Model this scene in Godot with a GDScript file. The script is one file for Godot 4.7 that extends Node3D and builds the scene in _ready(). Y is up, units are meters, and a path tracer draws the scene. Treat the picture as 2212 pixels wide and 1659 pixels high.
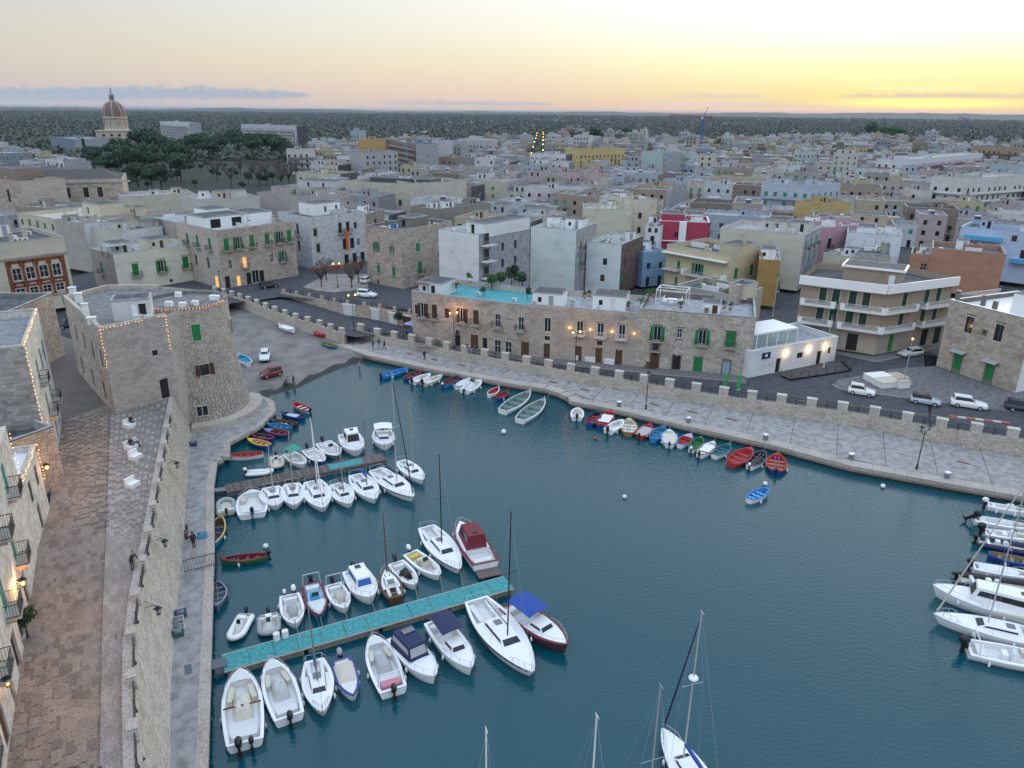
extends Node3D
# A small harbour town at dusk, seen from a drone 41 m above the water.
const CAM_H := 41.0
const FOC := 1587.0          # focal length in units of a picture 2212 wide, used only to lay points out on level planes
const PITCH := 20.4
const ROLL := 0.6
var rng := RandomNumberGenerator.new()
var names := {}
var M := {}                  # materials
var T := {}                  # textures
var cache := {}              # shared meshes
var UB: BoxMesh
var UC: CylinderMesh
var US: SphereMesh
# ---------- mesh collector ----------
class MB:
	var v := PackedVector3Array()
	var n := PackedVector3Array()
	var c := PackedColorArray()
	var i := PackedInt32Array()
	var col := Color(1,1,1)
	var use_col := false
	func tri(a: Vector3,b: Vector3,d: Vector3) -> void:
		var nn := (b - a).cross(d - a).normalized()
		var s := v.size()
		v.append(a); v.append(b); v.append(d)
		for k in 3:
			n.append(nn); c.append(col)
		i.append(s); i.append(s + 2); i.append(s + 1)
	func quad(a: Vector3,b: Vector3,d: Vector3,e: Vector3) -> void:
		var nn := (d - a).cross(e - b).normalized()
		var s := v.size()
		v.append(a); v.append(b); v.append(d); v.append(e)
		for k in 4:
			n.append(nn); c.append(col)
		i.append_array([s,s + 2,s + 1,s,s + 3,s + 2])
	func box(o: Vector3,s: Vector3,b := Basis()) -> void:
		var x := b.x * s.x * 0.5
		var y := b.y * s.y * 0.5
		var z := b.z * s.z * 0.5
		quad(o - x - y + z,o + x - y + z,o + x + y + z,o - x + y + z)
		quad(o + x - y - z,o - x - y - z,o - x + y - z,o + x + y - z)
		quad(o + x - y + z,o + x - y - z,o + x + y - z,o + x + y + z)
		quad(o - x - y - z,o - x - y + z,o - x + y + z,o - x + y - z)
		quad(o - x + y + z,o + x + y + z,o + x + y - z,o - x + y - z)
		quad(o - x - y - z,o + x - y - z,o + x - y + z,o - x - y + z)
	func stone(o: Vector3,s: Vector3,b: Basis,bev: float) -> void:
		# a block without a back, its front edges chamfered
		var x := b.x * s.x * 0.5
		var y := b.y * s.y * 0.5
		var z := b.z * s.z
		var xi := b.x * maxf(s.x * 0.5 - bev,0.01)
		var yi := b.y * maxf(s.y * 0.5 - bev,0.01)
		var zi := b.z * maxf(s.z - bev,0.0)
		quad(o - xi - yi + z,o + xi - yi + z,o + xi + yi + z,o - xi + yi + z)
		var p := [o - x - y,o + x - y,o + x + y,o - x + y]
		var q := [o - xi - yi + z,o + xi - yi + z,o + xi + yi + z,o - xi + yi + z]
		for k in 4:
			var l := (k + 1) % 4
			quad(p[k] + zi,p[l] + zi,q[l],q[k])
			quad(p[k],p[l],p[l] + zi,p[k] + zi)
	func tube(a: Vector3,b: Vector3,r: float,r2 := -1.0,sides := 5,caps := true) -> void:
		if r2 < 0.0:
			r2 = r
		var d := (b - a).normalized()
		var x := d.cross(Vector3.UP if absf(d.y) < 0.9 else Vector3.RIGHT).normalized()
		var y := d.cross(x)
		for k in sides:
			var t0 := TAU * k / sides
			var t1 := TAU * (k + 1) / sides
			var u0 := x * cos(t0) + y * sin(t0)
			var u1 := x * cos(t1) + y * sin(t1)
			var s := v.size()
			v.append_array([a + u0 * r,a + u1 * r,b + u1 * r2,b + u0 * r2])
			n.append_array([u0,u1,u1,u0])
			for q in 4:
				c.append(col)
			i.append_array([s,s + 2,s + 1,s,s + 3,s + 2])
			if caps:
				tri(b,b + u0 * r2,b + u1 * r2)
				tri(a,a + u1 * r,a + u0 * r)
	func path(pts: Array,r: float,sides := 5) -> void:
		for k in pts.size() - 1:
			tube(pts[k],pts[k + 1],r,r,sides,true)
	# rows of points; smooth normals
	func grid(rows: Array,flip := false) -> void:
		var nr := rows.size()
		var nc: int = rows[0].size()
		var s := v.size()
		for a in nr:
			for b in nc:
				var du: Vector3 = rows[a][mini(b + 1,nc - 1)] - rows[a][maxi(b - 1,0)]
				var dv: Vector3 = rows[mini(a + 1,nr - 1)][b] - rows[maxi(a - 1,0)][b]
				if du.length() < 1e-5:
					du = rows[mini(a + 1,nr - 1)][mini(b + 1,nc - 1)] - rows[mini(a + 1,nr - 1)][maxi(b - 1,0)] + rows[maxi(a - 1,0)][mini(b + 1,nc - 1)] - rows[maxi(a - 1,0)][maxi(b - 1,0)]
				var nn := du.cross(dv).normalized()
				v.append(rows[a][b]); n.append(-nn if flip else nn); c.append(col)
		for a in nr - 1:
			for b in nc - 1:
				var p := s + a * nc + b
				if flip:
					i.append_array([p,p + 1,p + nc + 1,p,p + nc + 1,p + nc])
				else:
					i.append_array([p,p + nc + 1,p + 1,p,p + nc,p + nc + 1])
	func ball(o: Vector3,s: Vector3,b := Basis(),rings := 5,seg := 8) -> void:
		var rows := []
		for a in rings + 1:
			var th := PI * a / rings
			var row := []
			for k in seg + 1:
				var ph := TAU * k / seg
				row.append(o + b * (Vector3(sin(th) * cos(ph),cos(th),sin(th) * sin(ph)) * s))
			rows.append(row)
		var st := v.size()
		grid(rows)
		for k in range(st,v.size()):
			var q := b.inverse() * (v[k] - o)
			n[k] = (b * (q / (s * s))).normalized()
	func poly(pts: PackedVector2Array,fn: Callable) -> void:
		var t := Geometry2D.triangulate_polygon(pts)
		for k in range(0,t.size(),3):
			var a: Vector3 = fn.call(pts[t[k]])
			var b: Vector3 = fn.call(pts[t[k + 1]])
			var d: Vector3 = fn.call(pts[t[k + 2]])
			if (b - a).cross(d - a).y < 0.0:
				tri(a,d,b)
			else:
				tri(a,b,d)
	func mesh() -> ArrayMesh:
		var arr := []
		arr.resize(Mesh.ARRAY_MAX)
		arr[Mesh.ARRAY_VERTEX] = v
		arr[Mesh.ARRAY_NORMAL] = n
		if use_col:
			arr[Mesh.ARRAY_COLOR] = c
		arr[Mesh.ARRAY_INDEX] = i
		var m := ArrayMesh.new()
		if v.size() > 0:
			m.add_surface_from_arrays(Mesh.PRIMITIVE_TRIANGLES,arr)
		return m
# ---------- nodes ----------
func numbered(base: String) -> String:
	var k: int = names.get(base,0)
	names[base] = k + 1
	return base if k == 0 else "%s_%03d" % [base,k]
func thing(called: String,label: String,cat: String,at := Vector3.ZERO,b := Basis(),group := "") -> Node3D:
	var o := Node3D.new()
	o.name = numbered(called)
	add_child(o)
	o.transform = Transform3D(b,at)
	tag(o,label,cat,group)
	return o
func tag(o: Node,label: String,cat := "",group := "") -> void:
	o.set_meta("label",label)
	if cat:
		o.set_meta("kind","thing")
	if cat:
		o.set_meta("category",cat)
	if group:
		o.set_meta("group",group)
func mi(parent: Node,called: String,m: Mesh,mat: Material,t := Transform3D()) -> MeshInstance3D:
	var o := MeshInstance3D.new()
	o.mesh = m
	o.material_override = mat
	o.transform = t
	if parent == self:
		o.name = numbered(called)
		add_child(o)
	else:
		o.name = called
		parent.add_child(o,true)
	return o
func grp(parent: Node,called: String,t := Transform3D()) -> Node3D:
	var o := Node3D.new()
	o.name = called
	o.transform = t
	parent.add_child(o,true)
	return o
func put(parent: Node,called: String,mb: MB,mat: Material,t := Transform3D()) -> MeshInstance3D:
	return mi(parent,called,mb.mesh(),mat,t)
# a box as a scaled unit cube: c is its centre
func bx(parent: Node,called: String,c: Vector3,s: Vector3,mat: Material,b := Basis()) -> MeshInstance3D:
	return mi(parent,called,UB,mat,Transform3D(b * Basis.from_scale(s),c))
func cyl(parent: Node,called: String,base: Vector3,r: float,h: float,mat: Material) -> MeshInstance3D:
	return mi(parent,called,UC,mat,Transform3D(Basis.from_scale(Vector3(r,h,r)),base + Vector3(0,h * 0.5,0)))
func sph(parent: Node,called: String,c: Vector3,s: Vector3,mat: Material) -> MeshInstance3D:
	return mi(parent,called,US,mat,Transform3D(Basis.from_scale(s),c))
func ground(o: Node,called := "") -> Node:
	o.set_meta("kind","structure")
	return o
# ---------- laying out: a point of the photograph (2212 wide) on a level plane ----------
func ray(px: float,py: float) -> Vector3:
	var x := (px - 1106.0) / FOC
	var y := -(py - 829.5) / FOC
	var r := deg_to_rad(ROLL)
	var p := deg_to_rad(PITCH)
	var xr := x * cos(r) - y * sin(r)
	var yr := x * sin(r) + y * cos(r)
	return Vector3(xr,yr * cos(p) - sin(p),-cos(p) - yr * sin(p))
func G(px: float,py: float,h := 0.0) -> Vector3:
	var d := ray(px,py)
	return Vector3(0,CAM_H,0) + d * ((h - CAM_H) / d.y)
func st(x: float) -> float:   # the street climbs gently to the right
	return clampf(2.1 + (x + 25.0) * 0.011,2.1,3.2) if x > -25.0 else minf(4.6,2.1 + (-25.0 - x) * 0.085)
func GS(px: float,py: float) -> Vector3:
	var q := G(px,py,2.6)
	for k in 4:
		q = G(px,py,st(q.x))
	return q
func yaw_to(a: Vector3,b: Vector3) -> Basis:   # x along a->b, y up
	var x := Vector3(b.x - a.x,0,b.z - a.z).normalized()
	return Basis(x,Vector3.UP,x.cross(Vector3.UP))
func rnd(a: float,b: float) -> float:
	return rng.randf_range(a,b)
const ONES := ["first","second","third","fourth","fifth","sixth","seventh","eighth","ninth","tenth","eleventh","twelfth","thirteenth","fourteenth","fifteenth","sixteenth","seventeenth","eighteenth","nineteenth"]
func nth(k: int) -> String:   # 1 is first
	return ONES[k - 1] if k < 20 else (["twentieth","thirtieth"][k / 10 - 2] if k % 10 == 0 else ["twenty-","thirty-"][k / 10 - 2] + ONES[k % 10 - 1])
func pick(a: Array):
	return a[rng.randi() % a.size()]
# ---------- textures and materials ----------
func noise_tex(key: String,freq: float,oct: int,lo: Color,hi: Color,size := 512,type := FastNoiseLite.TYPE_SIMPLEX_SMOOTH,mid := 0.5) -> NoiseTexture2D:
	var f := FastNoiseLite.new()
	f.noise_type = type
	f.seed = key.hash() % 10000
	f.frequency = freq
	f.fractal_octaves = oct
	f.fractal_type = FastNoiseLite.FRACTAL_FBM
	var t := NoiseTexture2D.new()
	t.width = size
	t.height = size
	t.seamless = true
	t.noise = f
	var g := Gradient.new()
	g.set_color(0,lo)
	g.set_color(1,hi)
	g.add_point(mid,lo.lerp(hi,0.62))
	t.color_ramp = g
	T[key] = t
	return t
func lin(r: float,g: float,b: float) -> Color:   # a real-world base colour, linear
	return Color(r,g,b).linear_to_srgb()
func mat(key: String,c: Color,rough := 0.85,tex := "",scale := 0.1,nrm := "",ns := 1.0) -> StandardMaterial3D:
	if M.has(key):
		return M[key]
	var m := StandardMaterial3D.new()
	m.resource_name = key
	m.albedo_color = c
	m.roughness = rough
	if tex or nrm:
		m.uv1_triplanar = true
		m.uv1_world_triplanar = true
		m.uv1_triplanar_sharpness = 8.0
		m.uv1_scale = Vector3.ONE * scale
	if tex:
		m.albedo_texture = T[tex]
	if tex in ["stone","plaster"]:   # broad weather stains over the fine grain
		m.detail_enabled = true
		m.detail_blend_mode = BaseMaterial3D.BLEND_MODE_MUL
		m.detail_albedo = T["stain" if tex == "stone" else "grime"]
		m.detail_uv_layer = BaseMaterial3D.DETAIL_UV_2
		m.uv2_triplanar = true
		m.uv2_world_triplanar = true
		m.uv2_triplanar_sharpness = 8.0
		m.uv2_scale = Vector3(0.045,0.062,0.045)
	if nrm:
		m.heightmap_enabled = true
		m.heightmap_texture = T[nrm]
		m.heightmap_scale = ns
	M[key] = m
	return m
# plaster in any colour, weathered with the same coarse and fine grain
func plaster(c: Color) -> StandardMaterial3D:
	var key := "plaster_" + c.to_html(false)
	if M.has(key):
		return M[key]
	return mat(key,c,0.9,"plaster",0.11)
func paint(c: Color,rough := 0.5) -> StandardMaterial3D:
	var key := "paint_%s_%d" % [c.to_html(false),int(rough * 100)]
	return mat(key,c,rough)
# ---------- sky, sun, camera ----------
const SKY_E := [0.0,1.2,3.0,5.0,7.5,20.0,45.0,90.0]
const SKY_D := [5.0,28.0,63.0,115.0]
const SKY_C := [
	[[0.645,0.422,0.285],[0.719,0.583,0.248],[0.794,0.744,0.409],[0.880,0.856,0.707],[0.992,0.992,0.942],[0.958,0.980,1.003],[0.660,0.810,1.020],[0.540,0.750,1.060]],
	[[0.546,0.397,0.329],[0.601,0.465,0.366],[0.645,0.570,0.409],[0.670,0.645,0.533],[0.682,0.694,0.663],[0.661,0.707,0.741],[0.640,0.790,1.020],[0.540,0.750,1.060]],
	[[0.360,0.360,0.403],[0.428,0.391,0.378],[0.477,0.434,0.378],[0.459,0.453,0.415],[0.422,0.453,0.459],[0.467,0.524,0.593],[0.720,0.880,1.120],[0.540,0.750,1.060]],
	[[0.446,0.484,0.558],[0.459,0.496,0.570],[0.471,0.515,0.589],[0.484,0.533,0.608],[0.496,0.552,0.632],[0.513,0.581,0.684],[0.980,1.150,1.380],[0.540,0.750,1.060]]]  # away from the sunset: unseen upper sky, brightened to light the camera-facing walls
# long thin clouds: azimuth from and to (degrees right of the view), height, thickness (degrees), colour
const CLOUDS := [
	[-42.0,-24.0,0.6,0.75,[0.291,0.329,0.397]],[-31.0,-14.5,0.85,0.7,[0.267,0.310,0.384]],[-75.0,-36.0,0.6,0.75,[0.291,0.329,0.397]],
	[-10.0,3.0,0.45,0.34,[0.372,0.372,0.409]],[8.5,18.0,0.62,0.22,[0.570,0.484,0.446]],[11.0,17.5,1.1,0.2,[0.508,0.459,0.409]],
	[16.0,23.0,0.55,0.1,[0.533,0.459,0.422]],[22.0,35.5,1.12,0.27,[0.496,0.397,0.360]],[45.0,70.0,0.9,0.3,[0.484,0.422,0.422]],[-140.0,-100.0,0.9,0.5,[0.360,0.397,0.484]],
	[6.0,32.0,0.22,0.16,[0.670,0.496,0.422]],[24.0,30.0,1.62,0.05,[0.942,0.893,0.620]]]
func c3(a: Array) -> Vector3:
	return Vector3(a[0],a[1],a[2])
func sky_color(e: float,a: float) -> Vector3:
	var d := absf(wrapf(a - 28.0,-180.0,180.0))
	var k := 0
	while k < 6 and SKY_E[k + 1] < e:
		k += 1
	var te := clampf((e - SKY_E[k]) / (SKY_E[k + 1] - SKY_E[k]),0.0,1.0)
	var j := 0
	while j < 2 and SKY_D[j + 1] < d:
		j += 1
	var td: float = clampf((d - SKY_D[j]) / (SKY_D[j + 1] - SKY_D[j]),0.0,1.0)
	td = td * td * (3.0 - 2.0 * td) if j == 2 else td
	var lo: Vector3 = c3(SKY_C[j][k]).lerp(c3(SKY_C[j][k + 1]),te)
	var hi: Vector3 = c3(SKY_C[j + 1][k]).lerp(c3(SKY_C[j + 1][k + 1]),te)
	return lo.lerp(hi,td)
func make_sky() -> Sky:
	var w := 3072
	var h := 1536
	var im := Image.create(w,h,false,Image.FORMAT_RGBF)
	im.fill(Color(0.20,0.20,0.19))
	var dg := 180.0 / h
	var nz := FastNoiseLite.new()
	nz.seed = 7
	nz.frequency = 0.55
	nz.fractal_octaves = 4
	for y in h / 2:
		var e := 90.0 - (y + 0.5) * dg
		var step := 1 if e < 8.0 else (4 if e < 24.0 else 16)
		if e >= 24.0 and y % 8 != 0:
			continue
		for xx in range(0,w,step):
			var a := wrapf((xx + step * 0.5) * 360.0 / w,-180.0,180.0)
			var c := sky_color(e,a)
			if e < 3.0:
				for q in CLOUDS:
					if a > q[0] and a < q[1]:
						var u: float = (a - q[0]) / (q[1] - q[0])
						var th: float = q[3] * pow(sin(PI * clampf(u,0.0,1.0)),0.45)
						var n1 := nz.get_noise_2d(a * 1.6,e * 6.0 + q[0] * 3.0)
						var n2 := nz.get_noise_2d(a * 5.0,e * 14.0 + 50.0)
						var top: float = q[2] + th * (0.55 + 0.55 * n1 + 0.25 * n2)
						var bot: float = q[2] - th * (0.42 + 0.3 * n1)
						var s := smoothstep(bot - 0.1,bot + 0.12,e) * (1.0 - smoothstep(top - 0.06,top + 0.07,e))
						c = c.lerp(c3(q[4]),clampf(s,0.0,1.0) * 0.92)
				# the warmest glow between the cloud and the land, where the sun went down
				var gl: float = exp(-pow((a - 27.5) / 4.5,2.0) - pow((e - 0.72) / 0.25,2.0))
				c = c.lerp(Vector3(1.05,0.94,0.24),clampf(gl,0.0,1.0) * 0.9)
			if e >= 24.0:
				im.fill_rect(Rect2i(xx,y,step,8),Color(c.x,c.y,c.z))
			elif step > 1:
				im.fill_rect(Rect2i(xx,y,step,1),Color(c.x,c.y,c.z))
			else:
				im.set_pixel(xx,y,Color(c.x,c.y,c.z))
	var p := PanoramaSkyMaterial.new()
	p.panorama = ImageTexture.create_from_image(im)
	var s := Sky.new()
	s.sky_material = p
	return s
func make_world() -> void:
	var cam := Camera3D.new()
	cam.name = "camera"
	cam.fov = rad_to_deg(2.0 * atan(829.5 / FOC))
	cam.near = 0.5
	cam.far = 40000.0
	cam.position = Vector3(0,CAM_H,0)
	cam.rotation_degrees = Vector3(-PITCH,0,0)
	cam.rotate_object_local(Vector3.BACK,deg_to_rad(ROLL))
	add_child(cam)
	cam.current = true
	var env := Environment.new()
	env.background_mode = Environment.BG_SKY
	env.sky = make_sky()
	env.tonemap_mode = Environment.TONE_MAPPER_LINEAR
	env.tonemap_exposure = 1.46
	env.sdfgi_enabled = true
	env.ssao_enabled = true
	env.ssil_enabled = true
	env.fog_enabled = true
	env.fog_density = 0.00003
	env.fog_light_color = Color(0.78,0.84,0.92)
	var we := WorldEnvironment.new()
	we.name = "world"
	we.environment = env
	add_child(we)
	var sun := DirectionalLight3D.new()
	sun.name = "sun"
	sun.light_energy = 0.2
	sun.light_color = Color(1.0,0.87,0.72)
	sun.light_angular_distance = 14.0
	sun.shadow_enabled = true
	sun.rotation_degrees = Vector3(-6,180.0 - 28.0,0)
	add_child(sun)
func make_materials() -> void:
	UB = BoxMesh.new()
	UC = CylinderMesh.new()
	UC.top_radius = 1.0
	UC.bottom_radius = 1.0
	UC.height = 1.0
	UC.radial_segments = 10
	UC.rings = 1
	US = SphereMesh.new()
	US.radius = 1.0
	US.height = 2.0
	US.radial_segments = 12
	US.rings = 7
	noise_tex("plaster",0.03,5,Color(0.93,0.93,0.93),Color(1,1,1))
	noise_tex("grime",0.012,7,Color(0.84,0.835,0.83),Color(1,1,1),512,FastNoiseLite.TYPE_SIMPLEX_SMOOTH,0.3)
	noise_tex("stain",0.012,7,Color(0.80,0.79,0.775),Color(1,1,1),512,FastNoiseLite.TYPE_SIMPLEX_SMOOTH,0.32)
	noise_tex("stone",0.02,6,Color(0.76,0.75,0.735),Color(1,1,1))
	noise_tex("asphalt",0.02,6,Color(0.66,0.66,0.68),Color(1,1,1))
	noise_tex("concrete",0.016,7,Color(0.72,0.72,0.73),Color(1,1,1))
	noise_tex("soil",0.012,6,Color(0.35,0.40,0.36),Color(1,1,1))
	noise_tex("tar",0.015,6,Color(0.45,0.46,0.48),Color(1,1,1))
	noise_tex("bark",0.03,4,Color(0.5,0.5,0.5),Color(1,1,1))
	noise_tex("waves",0.02,4,Color.BLACK,Color.WHITE,1024)
	noise_tex("rough",0.05,5,Color.BLACK,Color.WHITE,512)
	var water := mat("water",lin(0.0004,0.056,0.076),0.05,"",0.1,"waves",2.2)
	water.uv1_scale = Vector3(0.07,0.07,0.11)
	water.metallic_specular = 0.48
	mat("asphalt",lin(0.075,0.078,0.09),0.9,"asphalt",0.06)
	mat("paving",lin(0.30,0.275,0.26),0.9,"concrete",0.05,"rough",1.8)
	mat("pavement",lin(0.20,0.19,0.185),0.9,"asphalt",0.2)
	mat("kerb",lin(0.42,0.38,0.34),0.85,"stone",0.4)
	mat("concrete",lin(0.38,0.36,0.345),0.9,"concrete",0.09,"rough",2.0)
	mat("slip",lin(0.25,0.225,0.21),0.9,"concrete",0.03,"rough",2.4)
	mat("algae",lin(0.035,0.035,0.028),0.6,"soil",0.2)
	mat("quay_edge",lin(0.58,0.515,0.465),0.85,"stone",0.35,"rough",2.4)
	mat("limestone",lin(0.66,0.59,0.515),0.9,"stone",0.22,"rough",3.0)
	mat("limestone_dark",lin(0.36,0.325,0.285),0.95,"stone",0.3,"rough",3.6)
	mat("white_stone",lin(0.76,0.72,0.66),0.9,"stone",0.3,"rough",2.0)
	mat("mortar",lin(0.24,0.215,0.19),0.95,"stone",0.3)
	mat("tar",lin(0.12,0.122,0.13),0.85,"tar",0.08)
	mat("roof_pale",lin(0.40,0.41,0.43),0.85,"concrete",0.08)
	mat("roof_tile",lin(0.30,0.13,0.10),0.85,"concrete",0.3)
	mat("land",lin(0.036,0.048,0.038),0.95,"soil",0.0045)
	mat("town_ground",lin(0.08,0.08,0.085),0.95,"asphalt",0.03)
	mat("glass",lin(0.012,0.015,0.02),0.08)
	mat("dark_void",lin(0.012,0.012,0.014),0.6)
	mat("green",lin(0.012,0.20,0.055),0.45)
	mat("green2",lin(0.012,0.20,0.055),0.6)
	mat("teal",lin(0.02,0.22,0.16),0.5)
	mat("dark_green",lin(0.012,0.05,0.035),0.5)
	mat("brown",lin(0.13,0.055,0.03),0.55,"bark",0.6)
	mat("wood",lin(0.16,0.085,0.04),0.6,"bark",0.5)
	mat("white",lin(0.78,0.78,0.77),0.5)
	mat("white_frame",lin(0.70,0.70,0.69),0.5)
	mat("iron",lin(0.03,0.032,0.036),0.5)
	mat("galv",lin(0.32,0.34,0.36),0.45)
	mat("galv_dark",lin(0.16,0.17,0.18),0.5)
	mat("steel",lin(0.50,0.51,0.52),0.35).metallic = 0.25
	mat("rust",lin(0.22,0.10,0.05),0.8,"stone",0.8)
	mat("rope",lin(0.35,0.32,0.22),0.9)
	mat("gel",lin(0.78,0.785,0.79),0.28)
	mat("gel_deck",lin(0.66,0.66,0.655),0.5)
	mat("gel_cream",lin(0.56,0.52,0.42),0.4)
	mat("tarp",lin(0.42,0.43,0.44),0.8)
	mat("navy",lin(0.012,0.02,0.075),0.7)
	mat("blue_canvas",lin(0.015,0.06,0.30),0.75)
	mat("maroon",lin(0.16,0.012,0.025),0.6)
	mat("black",lin(0.012,0.012,0.014),0.4)
	mat("tyre",lin(0.02,0.02,0.02),0.85)
	mat("turf",lin(0.07,0.36,0.38),0.85,"concrete",0.3,"rough",3.6)
	mat("plank",lin(0.20,0.155,0.135),0.85,"bark",0.8)
	mat("terracotta",lin(0.40,0.15,0.08),0.8)
	mat("leaf",lin(0.045,0.095,0.03),0.7)
	mat("leaf_dark",lin(0.02,0.05,0.022),0.75)
	mat("trunk",lin(0.09,0.065,0.05),0.9,"bark",1.0)
	M["leaf"].backlight_enabled = true
	M["leaf"].backlight = Color(0.15,0.25,0.08)
	var vs := mat("stone_mix",Color(1,1,1),0.92,"stone",0.5,"rough",3.0)
	vs.vertex_color_use_as_albedo = true
	var vp := mat("mixed",Color(1,1,1),0.9,"plaster",0.09)
	vp.vertex_color_use_as_albedo = true
	var vc := mat("tinted",Color(1,1,1),0.6)
	vc.vertex_color_use_as_albedo = true
	var glow := mat("lamp_glow",Color(1.0,0.80,0.5),0.5)
	glow.emission_enabled = true
	glow.emission = Color(1.0,0.66,0.30)
	glow.emission_energy_multiplier = 9.0
	var bulb := mat("string_bulb",Color(1.0,0.85,0.6),0.5)
	bulb.emission_enabled = true
	bulb.emission = Color(1.0,0.62,0.34)
	bulb.emission_energy_multiplier = 3.2
	var lit := mat("lit_window",Color(1.0,0.8,0.5),0.4)
	lit.emission_enabled = true
	lit.emission = Color(1.0,0.68,0.32)
	lit.emission_energy_multiplier = 0.55
# ---------- ground, water, quays, streets ----------
func lane(pts: Array) -> PackedVector2Array:
	var o := PackedVector2Array()
	for p in pts:
		o.append(Vector2(p.x,p.z))
	return o
func sheet(called: String,pts: PackedVector2Array,fn: Callable,m: Material) -> MeshInstance3D:
	var mb := MB.new()
	mb.poly(pts,fn)
	var o := put(self,called,mb,m)
	o.set_meta("kind","structure")
	return o
func along(pts: Array,s: float) -> Transform3D:   # point and direction at a distance along a line
	var left := s
	for k in pts.size() - 1:
		var d: Vector3 = pts[k + 1] - pts[k]
		var l := d.length()
		if left <= l or k == pts.size() - 2:
			return Transform3D(yaw_to(pts[k],pts[k + 1]),pts[k] + d * (left / l))
		left -= l
	return Transform3D()
func line_len(pts: Array) -> float:
	var t := 0.0
	for k in pts.size() - 1:
		t += pts[k].distance_to(pts[k + 1])
	return t
# courses of stones on a surface; fn(u, v) gives the frame (z outward). The nearest are parts of their own, the rest one mesh.
func stones(parent: Node,fn: Callable,lu: float,lv: float,ch: float,w0: float,w1: float,gap: float,dep: float,cols: Array,keep := 300,holes := [],called := "stone",bev := 0.02) -> void:
	var all := []
	var v := 0.0
	var eye := Vector3(0,CAM_H,0)
	var pt: Transform3D = (parent as Node3D).transform if parent != self else Transform3D()
	while v < lv - ch * 0.4:
		var hh := minf(ch * rnd(0.82,1.18),lv - v)
		var cuts := [[-1e9,-1e9]]
		for q in holes:
			if q[1] < v + hh * 0.85 and q[3] > v + hh * 0.15:
				cuts.append([q[0],q[2]])
		cuts.append([lu,lu])
		cuts.sort_custom(func(a,b): return a[0] < b[0])
		for k in cuts.size() - 1:
			var a: float = maxf(cuts[k][1],0.0)
			var b: float = minf(cuts[k + 1][0],lu)
			var u := a
			while u < b - 0.02:
				var w := rnd(w0,w1)
				if b - (u + w) < w0 * 0.6:
					w = b - u
				var f: Transform3D = fn.call(u + w * 0.5,v + hh * 0.5)
				var sz := Vector3(maxf(w - gap,0.03),maxf(hh - gap,0.03),dep * rnd(0.6,1.25))
				all.append([f,sz,rng.randi() % cols.size(),(pt * f.origin).distance_squared_to(eye)])
				u += w
		v += hh
	all.sort_custom(func(a,b): return a[3] < b[3])
	var um: Mesh = cache.get("ustone")
	if um == null:
		var mb0 := MB.new()
		mb0.stone(Vector3.ZERO,Vector3.ONE,Basis(),0.07)
		um = mb0.mesh()
		cache["ustone"] = um
	var ms := []
	for c in cols:
		ms.append(mat("stone_" + c.linear_to_srgb().to_html(false),c.linear_to_srgb(),0.92,"stone",0.5,"rough",3.0))
	var rest := MB.new()
	rest.use_col = true
	for k in all.size():
		var s = all[k]
		if k < keep:
			mi(parent,called,um,ms[s[2]],Transform3D((s[0] as Transform3D).basis * Basis.from_scale(s[1]),(s[0] as Transform3D).origin))
		else:
			rest.col = cols[s[2]]
			rest.stone((s[0] as Transform3D).origin,s[1],(s[0] as Transform3D).basis,bev)
	if rest.v.size() > 0:
		var o := put(parent,called + "_courses",rest,M["stone_mix"])
		o.set_meta("kind","stuff")
const LIME := [Color(0.632,0.550,0.468),Color(0.562,0.486,0.415),Color(0.702,0.620,0.544),Color(0.503,0.427,0.357),Color(0.608,0.532,0.462),Color(0.667,0.573,0.474)]
const LIME_PALE := [Color(0.702,0.637,0.567),Color(0.637,0.572,0.502),Color(0.756,0.702,0.637),Color(0.583,0.513,0.437),Color(0.680,0.610,0.529)]
const PAVE := [Color(0.406,0.323,0.268),Color(0.338,0.267,0.227),Color(0.444,0.361,0.304),Color(0.280,0.225,0.195),Color(0.376,0.305,0.254),Color(0.415,0.342,0.295)]
var wall_line := []      # foot of the wall between quay and street
var quay_line := []      # outer edge of the quay
var par_line := []       # parapet of the bastion
var kerb_line := []
var house_line := []
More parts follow.
